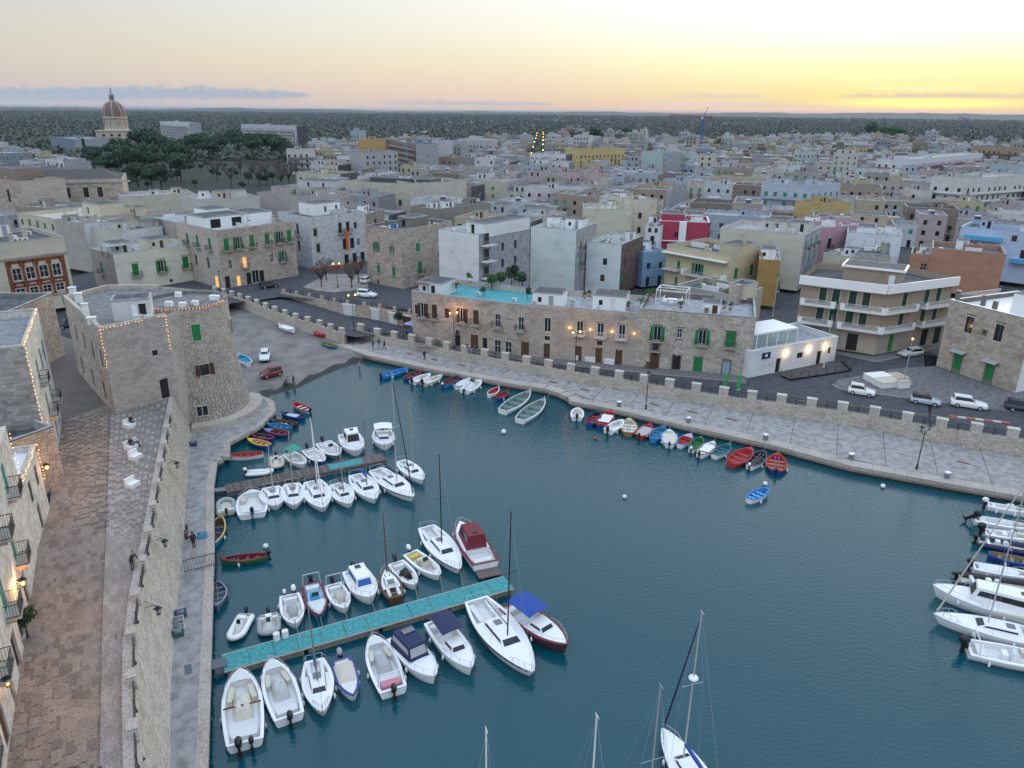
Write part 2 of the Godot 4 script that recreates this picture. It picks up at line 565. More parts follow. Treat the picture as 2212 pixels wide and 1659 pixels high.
func make_setting() -> void:
	for p in [[759,727],[834,742],[921,760],[995,778],[1097,797.5],[1221,821],[1367,846],[1457,863],[1593,886],[1663,895],[1849,922],[2035,958],[2212,985]]:
		wall_line.append(G(p[0],p[1],1.0))
	wall_line.append(Vector3(92.0,1.0,-71.5))
	for p in [[797,768],[921,795],[1097,827],[1175,839],[1205,848],[1226,858],[1234,866],[1356,890],[1504,925],[1653,957],[1837,1006],[2035,1042],[2212,1073]]:
		quay_line.append(G(p[0],p[1],1.0))
	quay_line.append(Vector3(86.0,1.0,-60.0))
	quay_line.push_front(G(722,743,1.0))
	# sea and land
	var w := sheet("water",PackedVector2Array([Vector2(-600,300),Vector2(900,300),Vector2(900,-40),Vector2(120,-100),Vector2(60,-140),Vector2(-60,-150),Vector2(-600,-60)]),func(p): return Vector3(p.x,0,p.y),M["water"])
	var land := PackedVector2Array()
	for p in wall_line:
		land.append(Vector2(p.x,p.z - 0.6))
	land.append_array(PackedVector2Array([Vector2(300,-10),Vector2(16000,3000),Vector2(16000,-16000),Vector2(-16000,-16000),Vector2(-16000,3000),Vector2(-400,-60),Vector2(-64,-78),Vector2(-64,-108),Vector2(-68,-146),Vector2(-36,-138)]))
	sheet("land",land,func(p): return Vector3(p.x,1.6,p.y),M["land"])
	# the town's own floor
	var town := PackedVector2Array()
	for k in wall_line.size():
		town.append(Vector2(wall_line[k].x,wall_line[k].z - 0.7))
	town.append_array(PackedVector2Array([Vector2(180,-60),Vector2(760,-420),Vector2(560,-830),Vector2(-330,-860),Vector2(-620,-520),Vector2(-200,-110),Vector2(-70,-112),Vector2(-68,-146),Vector2(-36,-138)]))
	sheet("town_ground",town,func(p): return Vector3(p.x,1.75,p.y),M["town_ground"])
	make_quay()
	make_street()
	make_bastion()
	make_slipway()
func make_quay() -> void:
	# body of the quay: side faces under the edge stones, then slabs of concrete with open joints
	var mb := MB.new()
	for k in quay_line.size() - 1:
		var a: Vector3 = quay_line[k]
		var b: Vector3 = quay_line[k + 1]
		mb.quad(Vector3(a.x,-1.5,a.z),Vector3(b.x,-1.5,b.z),Vector3(b.x,0.55,b.z),Vector3(a.x,0.55,a.z))
	var q := put(self,"quay",mb,M["limestone_dark"])
	ground(q)
	var strip := MB.new()   # bed under the slabs
	for k in 120:
		var s0 := line_len(wall_line) * k / 120.0
		var s1 := line_len(wall_line) * (k + 1) / 120.0
		var a := along(wall_line,s0).origin
		var b := along(wall_line,s1).origin
		var c := quay_at(b)
		var d := quay_at(a)
		strip.quad(Vector3(d.x,0.93,d.z),Vector3(c.x,0.93,c.z),Vector3(b.x,0.93,b.z),Vector3(a.x,0.93,a.z))
	put(q,"bed",strip,M["limestone_dark"])
	var tot := line_len(wall_line)
	var s := 1.0
	while s < tot - 1.0:
		var e := minf(s + 5.6,tot)
		var a := along(wall_line,s + 0.05).origin
		var b := along(wall_line,e - 0.05).origin
		var c := quay_at(b,1.75)
		var d := quay_at(a,1.75)
		var sl := MB.new()
		sl.quad(Vector3(d.x,1,d.z),Vector3(c.x,1,c.z),Vector3(b.x,1,b.z),Vector3(a.x,1,a.z))
		sl.quad(Vector3(a.x,0.93,a.z),Vector3(d.x,0.93,d.z),Vector3(d.x,1,d.z),Vector3(a.x,1,a.z))
		sl.quad(Vector3(c.x,0.93,c.z),Vector3(b.x,0.93,b.z),Vector3(b.x,1,b.z),Vector3(c.x,1,c.z))
		put(q,"concrete_slab",sl,M["concrete"])
		if rng.randf() < 0.6:
			var hp := (a + b) * 0.25 + (c + d) * 0.25
			for k in 2:
				bx(q,"hatch_plate",Vector3(hp.x + 0.6 * k,1.004,hp.z + 0.45 * k),Vector3(0.75,0.02,0.5),M["rust"],along(wall_line,s).basis)
		s = e
	var tp := MB.new()
	tp.poly(lane([G(720,741,1.0),G(797,770,1.0),G(850,748,1.0),G(757,722,1.0)]),func(p): return Vector3(p.x,0.985,p.y))
	put(q,"quay_tip",tp,M["concrete"])
	# edge stones
	var ql := line_len(quay_line)
	s = 0.0
	while s < ql - 0.2:
		var len := minf(rnd(1.1,1.9),ql - s)
		var f := along(quay_line,s + len * 0.5)
		bx(q,"edge_stone",f.origin + f.basis.z * -0.82 + Vector3(0,-0.21,0),Vector3(len - 0.025,0.46 + rnd(0,0.012),1.7 + rnd(-0.02,0.03)),M["quay_edge"],f.basis)
		s += len
	# dark weed where the water washes the wall
	var al := MB.new()
	for k in quay_line.size() - 1:
		var f := yaw_to(quay_line[k],quay_line[k + 1])
		var o: Vector3 = f.z * 0.03
		var a: Vector3 = quay_line[k] + o
		var b: Vector3 = quay_line[k + 1] + o
		al.quad(Vector3(a.x,-2.6,a.z),Vector3(b.x,-2.6,b.z),Vector3(b.x,0.28,b.z),Vector3(a.x,0.28,a.z))
	put(q,"weed_band",al,M["algae"])
func quay_at(a: Vector3,back := 0.0) -> Vector3:   # the point of the quay's edge across from a point of the wall's foot
	var best := Vector3.ZERO
	var n := Vector3(-0.40,0,0.917)
	var bd := 1e9
	for k in quay_line.size() - 1:
		var p: Vector3 = quay_line[k]
		var d: Vector3 = quay_line[k + 1] - p
		var den := n.x * d.z - n.z * d.x
		if absf(den) < 1e-6:
			continue
		var t := (n.x * (a.z - p.z) - n.z * (a.x - p.x)) / den
		# p + d t lies on a + n s
		var s := (p + d * t - a).dot(n)
		if t > -0.001 and t < 1.001 and s > -1.0 and s < bd:
			bd = s
			best = p + d * t
	if bd > 1e8:
		best = quay_line[0] if a.x < 0 else quay_line[-1]
	return best + (a - best).normalized() * back
func make_street() -> void:
	# wall below the street, with courses of stone, then carriageway, pavement
	var tot := line_len(wall_line)
	var road := MB.new()
	var n := 60
	for k in n:
		var a := along(wall_line,tot * k / n)
		var b := along(wall_line,tot * (k + 1) / n)
		var pa := a.origin - a.basis.z * 0.3
		var pb := b.origin - b.basis.z * 0.3
		var qa := a.origin - a.basis.z * 34.0
		var qb := b.origin - b.basis.z * 34.0
		road.quad(Vector3(pa.x,st(pa.x),pa.z),Vector3(pb.x,st(pb.x),pb.z),Vector3(qb.x,st(qb.x),qb.z),Vector3(qa.x,st(qa.x),qa.z))
	ground(put(self,"road",road,M["asphalt"]))
	# upper road and the little square
	var up := []
	for p in [[607,641],[762,656],[893,671],[985,672],[1000,560],[640,545],[300,560]]:
		up.append(G(p[0],p[1],4.6))
	up.append_array([Vector3(-104,0,-150),Vector3(-78,0,-112),Vector3(-58,0,-104),G(500,655,4.6),G(548,650,4.6)])
	sheet("upper_road",lane(up),func(p): return Vector3(p.x,4.6,p.y),M["asphalt"])
	var lo := []
	for p in [[545,653],[590,673],[640,690],[690,705],[746,725],[770,728],[905,712],[868,702],[800,688],[744,678],[680,658],[603,626],[540,640]]:
		lo.append(GS(p[0],p[1]))
	sheet("ramp_road",lane(lo),func(p): return Vector3(p.x,st(p.x) + 0.008,p.y),M["asphalt"])
	var sq := []
	for p in [[653,620],[690,628],[722,631],[760,628],[796,620],[794,592],[707,592]]:
		sq.append(G(p[0],p[1],4.72))
	var sm := MB.new()
	sm.poly(lane(sq),func(p): return Vector3(p.x,4.72,p.y))
	for k in sq.size():
		var a: Vector3 = sq[k]
		var b: Vector3 = sq[(k + 1) % sq.size()]
		sm.quad(a - Vector3(0,0.2,0),b - Vector3(0,0.2,0),b,a)
	ground(put(self,"square_pavement",sm,mat("square",lin(0.33,0.30,0.275),0.9,"concrete",0.06)))
	# pavement in front of the row of houses
	strip_raised("pavement",[GS(893,745),GS(995,757),GS(1143,781),GS(1372,804),GS(1612,827)],3.0,0.13,M["pavement"])
	# pavement round the corner block and the open place on the right
	strip_raised("corner_pavement",[GS(1716,752),GS(1800,762),GS(1893,782),GS(1960,768),GS(2022,752)],3.0,0.13,M["pavement"])
	var pl := []
	for p in [[1798,832],[1815,842],[1870,850],[2212,892],[2300,905],[2300,760],[2022,792],[1938,797],[1810,822]]:
		pl.append(GS(p[0],p[1]))
	var pm := MB.new()
	pm.poly(lane(pl),func(p): return Vector3(p.x,st(p.x) + 0.12,p.y))
	for k in 5:
		var a: Vector3 = pl[k]
		var b: Vector3 = pl[k + 1]
		pm.quad(Vector3(a.x,st(a.x) - 0.1,a.z),Vector3(b.x,st(b.x) - 0.1,b.z),Vector3(b.x,st(b.x) + 0.12,b.z),Vector3(a.x,st(a.x) + 0.12,a.z))
	ground(put(self,"place_paving",pm,mat("place",lin(0.19,0.185,0.185),0.92,"asphalt",0.1,"rough",2.4)))
	var kb := MB.new()
	for k in 4:
		kb.box((pl[k] + pl[k + 1]) * 0.5 + Vector3(0,0.05,0),Vector3(pl[k].distance_to(pl[k + 1]),0.2,0.22),yaw_to(pl[k],pl[k + 1]))
	ground(put(self,"kerb",kb,M["kerb"]))
	# painted lines
	var lm := MB.new()
	var la := [GS(1678,861),GS(1760,868),GS(1850,877),GS(1950,889),GS(2050,902),GS(2125,911)]
	for k in la.size() - 1:
		var f := yaw_to(la[k],la[k + 1])
		var o: Vector3 = f.z * 0.06
		var lift := Vector3(0,0.012,0)
		lm.quad(la[k] + o + lift,la[k + 1] + o + lift,la[k + 1] - o + lift,la[k] - o + lift)
	ground(put(self,"painted_line",lm,mat("yellow_paint",lin(0.42,0.33,0.10),0.8,"asphalt",0.4)))
	for k in 7:
		var a := along([GS(2050,899.5),GS(2182,915)],line_len([GS(2050,899.5),GS(2182,915)]) * (k + 0.5) / 7.0)
		ground(bx(self,"island_kerb",a.origin + Vector3(0,0.06,0),Vector3(line_len([GS(2050,899.5),GS(2182,915)]) / 7.0 - 0.02,0.16,0.45),paint(lin(0.42,0.10,0.08) if k % 2 == 0 else lin(0.5,0.5,0.48),0.8),a.basis))
	make_quay_wall(wall_line.slice(0,14),true)
	make_upper_wall()
func strip_raised(called: String,line: Array,width: float,h: float,m: Material) -> void:
	var mb := MB.new()
	var kb := MB.new()
	for k in line.size() - 1:
		var a: Vector3 = line[k]
		var b: Vector3 = line[k + 1]
		var f := yaw_to(a,b)
		var u := Vector3(0,h,0)
		var back: Vector3 = -f.z * width
		mb.quad(a + u,b + u,b + u + back,a + u + back)
		kb.box((a + b) * 0.5 + Vector3(0,h * 0.5 - 0.05,0) + f.z * 0.08,Vector3(a.distance_to(b),h + 0.11,0.16),yaw_to(a,b) * Basis(Vector3.BACK,atan2(b.y - a.y,a.distance_to(b))))
	var o := put(self,called,mb,m)
	ground(o)
	put(o,"kerb",kb,M["kerb"])
func make_quay_wall(line: Array,_r: bool) -> void:
	var o := thing("retaining_wall","long pale stone retaining wall with square merlons and iron rails between quay and street","wall",line[0])
	var tot := line_len(line)
	var n := 260
	var body := MB.new()
	var inv := -Vector3(line[0])
	for k in n:
		var a := along(line,tot * k / n)
		var b := along(line,tot * (k + 1) / n)
		var ya := st(a.origin.x) + 0.12
		var yb := st(b.origin.x) + 0.12
		var za := a.origin - a.basis.z * 0.55
		var zb := b.origin - b.basis.z * 0.55
		var A := Vector3(a.origin.x,0.6,a.origin.z) + inv
		var B := Vector3(b.origin.x,0.6,b.origin.z) + inv
		var C := Vector3(b.origin.x,yb,b.origin.z) + inv
		var D := Vector3(a.origin.x,ya,a.origin.z) + inv
		body.quad(A,B,C,D)
		body.quad(D,C,Vector3(zb.x,yb,zb.z) + inv,Vector3(za.x,ya,za.z) + inv)
		body.quad(Vector3(zb.x,1.5,zb.z) + inv,Vector3(za.x,1.5,za.z) + inv,Vector3(za.x,ya,za.z) + inv,Vector3(zb.x,yb,zb.z) + inv)
	put(o,"core",body,M["mortar"])
	stones(o,func(u,v):
		var f := along(line,u)
		var top := st(f.origin.x) + 0.12 - 1.0
		return Transform3D(f.basis,Vector3(f.origin.x,1.0 + v / 3.0 * top,f.origin.z) + inv),tot,3.0,0.30,0.3,0.75,0.03,0.045,LIME_PALE)
	var s := 2.2
	var prev := -1.0
	var cap := MB.new()
	cap.box(Vector3(0,0,0),Vector3.ONE)
	while s < tot - 0.8:
		var f := along(line,s)
		var y := st(f.origin.x) + 0.12
		var g := grp(o,"merlon",Transform3D(f.basis * Basis.from_scale(Vector3.ONE * 1.22),f.origin * Vector3(1,0,1) + Vector3(0,y,0) + inv - f.basis.z * 0.32))
		merlon(g)
		if prev > 0.0:
			railing(o,along(line,prev).origin + along(line,prev).basis.x * 0.5,f.origin - f.basis.x * 0.5,inv,-0.3)
		prev = s
		s += 3.95
	# the wall goes on up the ramp on the far side of the steps
	var l2 := []
	for p in [[746,726],[690,706],[640,692],[590,675],[545,657],[494,640],[462,632]]:
		l2.append(GS(p[0],p[1]))
	l2.reverse()
	var o2 := thing("ramp_wall","low stone wall with small merlons climbing beside the slipway","wall",l2[0])
	inv = -Vector3(l2[0])
	var b2 := MB.new()
	for k in l2.size() - 1:
		var a: Vector3 = l2[k]
		var b: Vector3 = l2[k + 1]
		var f := yaw_to(a,b)
		var A := a + inv + f.z * 0.25
		var B := b + inv + f.z * 0.25
		var A2 := a + inv - f.z * 0.25
		var B2 := b + inv - f.z * 0.25
		var u := Vector3(0,0.35,0)
		var dn := Vector3(0,-3.0,0)
		b2.quad(A + dn,B + dn,B + u,A + u)
		b2.quad(A + u,B + u,B2 + u,A2 + u)
		b2.quad(B2 + dn,A2 + dn,A2 + u,B2 + u)
	put(o2,"core",b2,M["limestone"])
	var t2 := line_len(l2)
	s = 0.6
	prev = -1.0
	while s < t2:
		var f := along(l2,s)
		var g := grp(o2,"merlon",Transform3D(f.basis,f.origin + Vector3(0,0.35,0) + inv))
		merlon(g)
		if prev > 0.0:
			railing(o2,along(l2,prev).origin + Vector3(0,0.35,0),f.origin + Vector3(0,0.35,0),inv,0.0,true)
		prev = s
		s += 3.0
	# steps down to the quay
	var sp := G(741,727,1.1)
	var sb := yaw_to(l2[-2],l2[-1])
	var t := thing("stone_steps","short flight of pale stone steps from street to slipway","steps",Vector3(sp.x,1.05,sp.z),sb)
	for k in 7:
		bx(t,"step",Vector3(0,0.09 + k * 0.17,0.6 - k * 0.33 + 1.3),Vector3(3.2 - k * 0.1,0.20 + k * 0.002,0.36 + 0.01 * k),M["quay_edge"])
func merlon(g: Node3D) -> void:
	var cols := [Color(0.74,0.69,0.62),Color(0.68,0.63,0.56),Color(0.78,0.735,0.67)]
	bx(g,"core",Vector3(0,0.45,0),Vector3(0.98,0.9,0.5),M["mortar"])
	for r in 4:
		var x := -0.53
		while x < 0.45:
			var w := minf(rnd(0.3,0.5),0.53 - x)
			if 0.53 - x - w < 0.2:
				w = 0.53 - x
			var c: Color = pick(cols)
			bx(g,"stone",Vector3(x + w * 0.5,0.11 + r * 0.222,0),Vector3(w - 0.02,0.205,0.58 + rnd(-0.02,0.02)),mat("stone_" + c.linear_to_srgb().to_html(false),c.linear_to_srgb(),0.92,"stone",0.5,"rough",3.0))
			x += w
	bx(g,"cap",Vector3(0,0.945,0),Vector3(1.12,0.1,0.64),M["white_stone"])
func railing(o: Node3D,a: Vector3,b: Vector3,inv: Vector3,off: float,flat := false) -> void:
	var f := yaw_to(a,b)
	var ya := a.y if flat else st(a.x) + 0.12
	var yb := b.y if flat else st(b.x) + 0.12
	var A := Vector3(a.x,ya,a.z) + inv + f.z * off
	var B := Vector3(b.x,yb,b.z) + inv + f.z * off
	var mb := MB.new()
	for h in [0.32,0.58,0.84]:
		mb.tube(A + Vector3(0,h,0),B + Vector3(0,h,0),0.04)
	var mid := (A + B) * 0.5
	mb.tube(mid,mid + Vector3(0,0.95,0),0.07,0.055)
	mb.box(mid + Vector3(0,0.04,0),Vector3(0.22,0.08,0.22),f)
	put(o,"railing",mb,M["iron"])
func make_upper_wall() -> void:
	var pts := [[607,640],[680,660],[744,680],[800,690],[868,704],[893,709]]
	var l := []
	for p in pts:
		l.append(GS(p[0],p[1]))
	var o := thing("garage_wall","sloping stone retaining wall with white garage doors under the upper road","wall",l[0])
	var inv := -Vector3(l[0])
	var mb := MB.new()
	for k in l.size() - 1:
		var a: Vector3 = l[k]
		var b: Vector3 = l[k + 1]
		var f := yaw_to(a,b)
		var A := Vector3(a.x,a.y - 0.5,a.z) + inv
		var B := Vector3(b.x,b.y - 0.5,b.z) + inv
		var C := Vector3(b.x,5.0,b.z) + inv
		var D := Vector3(a.x,5.0,a.z) + inv
		mb.quad(A,B,C,D)
		mb.quad(D,C,C - f.z * 0.45,D - f.z * 0.45)
		mb.quad(B - f.z * 0.45,A - f.z * 0.45,D - f.z * 0.45,C - f.z * 0.45)
	put(o,"core",mb,M["mortar"])
	var tot := line_len(l)
	var doors := [[0.56,2.6],[0.73,2.1],[0.855,2.1],[0.955,2.0]]
	var holes := []
	for d in doors:
		holes.append([d[0] * tot - d[1] * 0.5,0.0,d[0] * tot + d[1] * 0.5,2.3 / 2.9 * 2.9])
	stones(o,func(u,v):
		var f := along(l,u)
		var base := f.origin.y
		return Transform3D(f.basis,Vector3(f.origin.x,base + v / 2.9 * (5.0 - base),f.origin.z) + inv),tot,2.9,0.34,0.4,0.9,0.025,0.04,LIME,240,holes)
	var kk := 0
	for d in doors:
		var f := along(l,d[0] * tot)
		var g := grp(o,"garage_door",Transform3D(f.basis,f.origin + inv))
		bx(g,"panel",Vector3(0,1.05,0.02),Vector3(d[1] - 0.1,2.1,0.06),M["brown"] if kk == 3 else M["white_frame"])
		for q in 5:
			bx(g,"rib",Vector3(-d[1] * 0.5 + 0.3 + q * (d[1] - 0.6) / 4.0,1.05,0.07),Vector3(0.05,2.0,0.04),M["galv"] if kk != 3 else M["wood"])
		bx(g,"lintel",Vector3(0,2.28,0.06),Vector3(d[1] + 0.3,0.3,0.16),M["white"])
		kk += 1
	var s := 0.8
	var prev := -1.0
	while s < tot:
		var f := along(l,s)
		var at := Vector3(f.origin.x,5.0,f.origin.z) + inv - f.basis.z * 0.22
		bx(o,"post",at + Vector3(0,0.35,0),Vector3(0.55,0.7,0.45),M["limestone"],f.basis)
		if prev >= 0.0:
			var a := along(l,prev)
			railing(o,Vector3(a.origin.x,5.0,a.origin.z),Vector3(f.origin.x,5.0,f.origin.z),inv,-0.22,true)
		prev = s
		s += 3.6
func frac(pts: Array,t: float) -> Vector3:
	var n := pts.size() - 1
	var k := clampi(int(t * n),0,n - 1)
	return (pts[k] as Vector3).lerp(pts[k + 1],t * n - k)
var bas_line := []
var lq_line := []
func make_bastion() -> void:
	for p in [[-43,-86.6],[-34.9,-64.6],[-30.6,-53.0],[-28.5,-47.0],[-26,-40.9],[-23.2,-35.2],[-20.5,-30.0],[-14,-17]]:
		par_line.append(Vector3(p[0],6.2,p[1]))
	for p in [[-42.2,-88.8],[-33.9,-67],[-29.9,-56.4],[-27.2,-49],[-24.7,-42.6],[-22.0,-36.3],[-19.2,-30.5],[-12.8,-17]]:
		bas_line.append(Vector3(p[0],0.6,p[1]))
	for p in [[-50.2,-85.2],[-43,-70.9],[-35.2,-55.5],[-31.5,-48.1],[-27.8,-40.8],[-22.8,-31.1],[-16,-17]]:
		kerb_line.append(Vector3(p[0],6.2,p[1]))
	for p in [[-60.0,-90],[-52,-76],[-45.8,-65.6],[-42.2,-58.7],[-39.4,-52.2],[-36.2,-45.3],[-33.3,-40],[-28.2,-31],[-21,-17]]:
		house_line.append(Vector3(p[0],6.2,p[1]))
	for p in [[-13,-18],[-20.2,-35.8],[-24.2,-46.7],[-29,-59.8],[-34.3,-73.5],[-36.3,-79.9],[-35.3,-81.2],[-36.7,-85.2],[-34.4,-90.4],[-34,-95.5],[-35.4,-99.1],[-38.8,-101.8],[-46,-106]]:
		lq_line.append(Vector3(p[0],1.0,p[1]))
	# lower quay on the left
	var q := MB.new()
	var poly := lane(lq_line + [Vector3(-60,0,-106),Vector3(-46,0,-80),Vector3(-33,0,-45),Vector3(-22,0,-18)])
	q.poly(poly,func(p): return Vector3(p.x,1.0,p.y))
	for k in lq_line.size() - 1:
		var a: Vector3 = lq_line[k]
		var b: Vector3 = lq_line[k + 1]
		q.quad(Vector3(b.x,-1.5,b.z),Vector3(a.x,-1.5,a.z),a,b)
	var qo := put(self,"lower_quay",q,M["concrete"])
	ground(qo)
	var wl := MB.new()
	for k in lq_line.size() - 1:
		var a: Vector3 = lq_line[k]
		var b: Vector3 = lq_line[k + 1]
		var of: Vector3 = yaw_to(a,b).z * -0.06
		wl.quad(Vector3(b.x,-2.6,b.z) + of,Vector3(a.x,-2.6,a.z) + of,Vector3(a.x,0.25,a.z) + of,Vector3(b.x,0.25,b.z) + of)
	put(qo,"weed_band",wl,M["algae"])
	var qs := line_len(lq_line)
	var s := 0.0
	while s < qs - 8.0:
		var len := rnd(1.0,1.8)
		var f := along(lq_line,s + len * 0.5)
		bx(qo,"edge_stone",f.origin + f.basis.z * 0.36 + Vector3(0,-0.19,0),Vector3(len - 0.02,0.44,0.8),M["quay_edge"],f.basis)
		s += len
	# promenade floor: bed, then paving stones
	var bed := MB.new()
	bed.poly(lane(house_line + [Vector3(-14,0,-17)] + [par_line[6],par_line[5],par_line[4],par_line[3],par_line[2],par_line[1],par_line[0]] + [Vector3(-52,0,-86),Vector3(-70,0,-112),Vector3(-100,0,-130),Vector3(-80,0,-104)]),func(p): return Vector3(p.x,6.16,p.y))
	var pr := put(self,"promenade",bed,mat("pave_bed",lin(0.20,0.175,0.155),0.95,"stone",0.3))
	ground(pr)
	var hl := [Vector3(-53,6.2,-79.5)] + house_line.slice(2)
	stones(pr,func(u,v):
		var t: float = u / 66.0
		var a := frac(kerb_line.slice(0),1.0 - t)
		var b := frac(hl,1.0 - t)
		var d := (frac(kerb_line,maxf(0.0,1.0 - t - 0.01)) - frac(kerb_line,minf(1.0,1.0 - t + 0.01))).normalized()
		var p := a.lerp(b,v / 7.5)
		return Transform3D(Basis(d,-d.cross(Vector3.UP),Vector3.UP),Vector3(p.x,6.16,p.z)),66.0,7.5,0.52,0.55,1.15,0.022,0.04,PAVE,300,[],"paving_stone",0.012)
	# raised walk beside the parapet
	var wk := MB.new()
	for k in 24:
		var a := frac(kerb_line,k / 24.0)
		var b := frac(kerb_line,(k + 1) / 24.0)
		var c := frac(par_line,(k + 1) / 24.0)
		var d := frac(par_line,k / 24.0)
		var u := Vector3(0,0.13,0)
		wk.quad(a + u,b + u,c + u,d + u) if (b - a).cross(c - a).y > 0 else wk.quad(d + u,c + u,b + u,a + u)
		wk.quad(a - Vector3(0,0.1,0),b - Vector3(0,0.1,0),b + u,a + u)
	var wo := put(self,"parapet_walk",wk,mat("walk_bed",lin(0.27,0.25,0.235),0.95,"stone",0.4))
	ground(wo)
	stones(wo,func(u,v):
		var t: float = u / 64.0
		var a := frac(kerb_line,1.0 - t)
		var b := frac(par_line,1.0 - t)
		var d := (frac(kerb_line,maxf(0.0,1.0 - t - 0.01)) - frac(kerb_line,minf(1.0,1.0 - t + 0.01))).normalized()
		var p := b.lerp(a,v / 4.0)
		return Transform3D(Basis(d,-d.cross(Vector3.UP),Vector3.UP),Vector3(p.x,6.33,p.z)),64.0,4.0,0.36,0.5,1.3,0.012,0.012,[Color(0.48,0.415,0.38),Color(0.44,0.38,0.35),Color(0.52,0.455,0.415),Color(0.41,0.355,0.325)],300,[],"paving_stone",0.006)
	# the battered wall down to the quay
	var o := thing("bastion_wall","high sloping rubble stone bastion wall between promenade and lower quay","wall",par_line[0])
	var inv := -Vector3(par_line[0])
	var core := MB.new()
	for k in 40:
		var a := frac(bas_line,k / 40.0) + inv
		var b := frac(bas_line,(k + 1) / 40.0) + inv
		var c := frac(par_line,(k + 1) / 40.0) + Vector3(0,0.42,0) + inv
		var d := frac(par_line,k / 40.0) + Vector3(0,0.42,0) + inv
		core.quad(a,b,c,d)
		var off := Vector3(-0.45,0,-0.2)
		core.quad(d,c,c + off,d + off)
		core.quad(c + off - Vector3(0,0.5,0),d + off - Vector3(0,0.5,0),d + off,c + off)
	put(o,"core",core,mat("rubble",lin(0.62,0.55,0.45),0.95,"stone",0.25,"rough",4.8))
	stones(o,func(u,v):
		var t: float = 1.0 - u / 72.0
		var a := frac(bas_line,t)
		var b := frac(par_line,t) + Vector3(0,0.40,0)
		var d := (frac(bas_line,maxf(0.0,t - 0.01)) - frac(bas_line,minf(1.0,t + 0.01))).normalized()
		var up := (b - a).normalized()
		var nn := up.cross(d).normalized()
		nn = nn if nn.x > 0 else -nn
		return Transform3D(Basis(up.cross(nn),up,nn),a.lerp(b,v / 6.0) + inv),72.0,6.0,0.27,0.25,0.65,0.035,0.03,[Color(0.70,0.635,0.53),Color(0.76,0.71,0.62),Color(0.62,0.545,0.44),Color(0.79,0.75,0.69),Color(0.72,0.665,0.575)],300)
	# coping, blocks and rails along the edge
	var tot := line_len(par_line)
	s = 0.5
	while s < tot - 1.0:
		var f := along(par_line,s + 0.7)
		bx(o,"coping_stone",f.origin + inv + Vector3(0,0.46,0) + f.basis.z * 0.12,Vector3(1.38,0.09,0.6),M["quay_edge"],f.basis)
		s += 1.4
	s = 7.0
	var prev := -1.0
	while s < tot - 1.0:
		var f := along(par_line,s)
		bx(o,"parapet_block",f.origin + inv + Vector3(0,0.58,0) + f.basis.z * -0.18,Vector3(0.85,1.05,0.55),M["white_stone"],f.basis)
		bx(o,"block_cap",f.origin + inv + Vector3(0,1.14,0) + f.basis.z * -0.18,Vector3(0.92,0.09,0.62),M["quay_edge"],f.basis)
		if prev > 0.0:
			var a := along(par_line,prev).origin
			railing(o,Vector3(a.x,6.2,a.z),Vector3(f.origin.x,6.2,f.origin.z),inv,-0.25,true)
		prev = s
		s += 4.6
func make_slipway() -> void:
	var rows := []
	# water edge, mid, upper edge: pixel columns from the tower to the steps
	var low := [G(510,905,-0.5),G(590,868,-0.5),G(640,851,-0.5),G(700,824,-0.5),G(760,800,-0.5),G(806,782,-0.5)]
	var wet := [G(505,880,0.18),G(585,847,0.18),G(640,833,0.18),G(695,807,0.18),G(745,786,0.18),G(794,772,0.3)]
	var mid := [G(455,785,1.0),G(560,775,0.95),G(620,770,0.9),G(670,768,0.8),G(712,765,0.75),G(764,756,0.99)]
	var top := [G(440,672,2.6),G(520,655,3.2),G(590,682,2.3),G(640,698,1.9),G(700,715,1.5),G(768,722,1.04)]
	rows = [low,wet,mid,top]
	var mb := MB.new()
	var sub := []
	for a in 13:
		var t := a / 12.0 * 3.0
		var k := mini(int(t),2)
		var row := []
		for b in 11:
			var u := b / 10.0 * 5.0
			var j := mini(int(u),4)
			var p: Vector3 = (rows[k][j] as Vector3).lerp(rows[k][j + 1],u - j)
			var q: Vector3 = (rows[k + 1][j] as Vector3).lerp(rows[k + 1][j + 1],u - j)
			row.append(p.lerp(q,t - k))
		sub.append(row)
	mb.grid(sub)
	var o := put(self,"slipway",mb,M["slip"])
	ground(o)
	var al := MB.new()
	var rr := []
	for k in 2:
		var row := []
		for b in 21:
			var u := b / 20.0 * 5.0
			var j := mini(int(u),4)
			var p: Vector3 = ((low if k == 0 else wet)[j] as Vector3).lerp((low if k == 0 else wet)[j + 1],u - j)
			if k == 1:
				var q: Vector3 = (low[j] as Vector3).lerp(low[j + 1],u - j)
				p = p.lerp(q,-0.25 + 0.22 * sin(b * 1.7) + 0.12 * sin(b * 4.1))
			row.append(p + Vector3(0,0.12 if k == 1 else 0.05,0))
		rr.append(row)
	al.grid(rr)
	put(o,"weed",al,M["algae"])
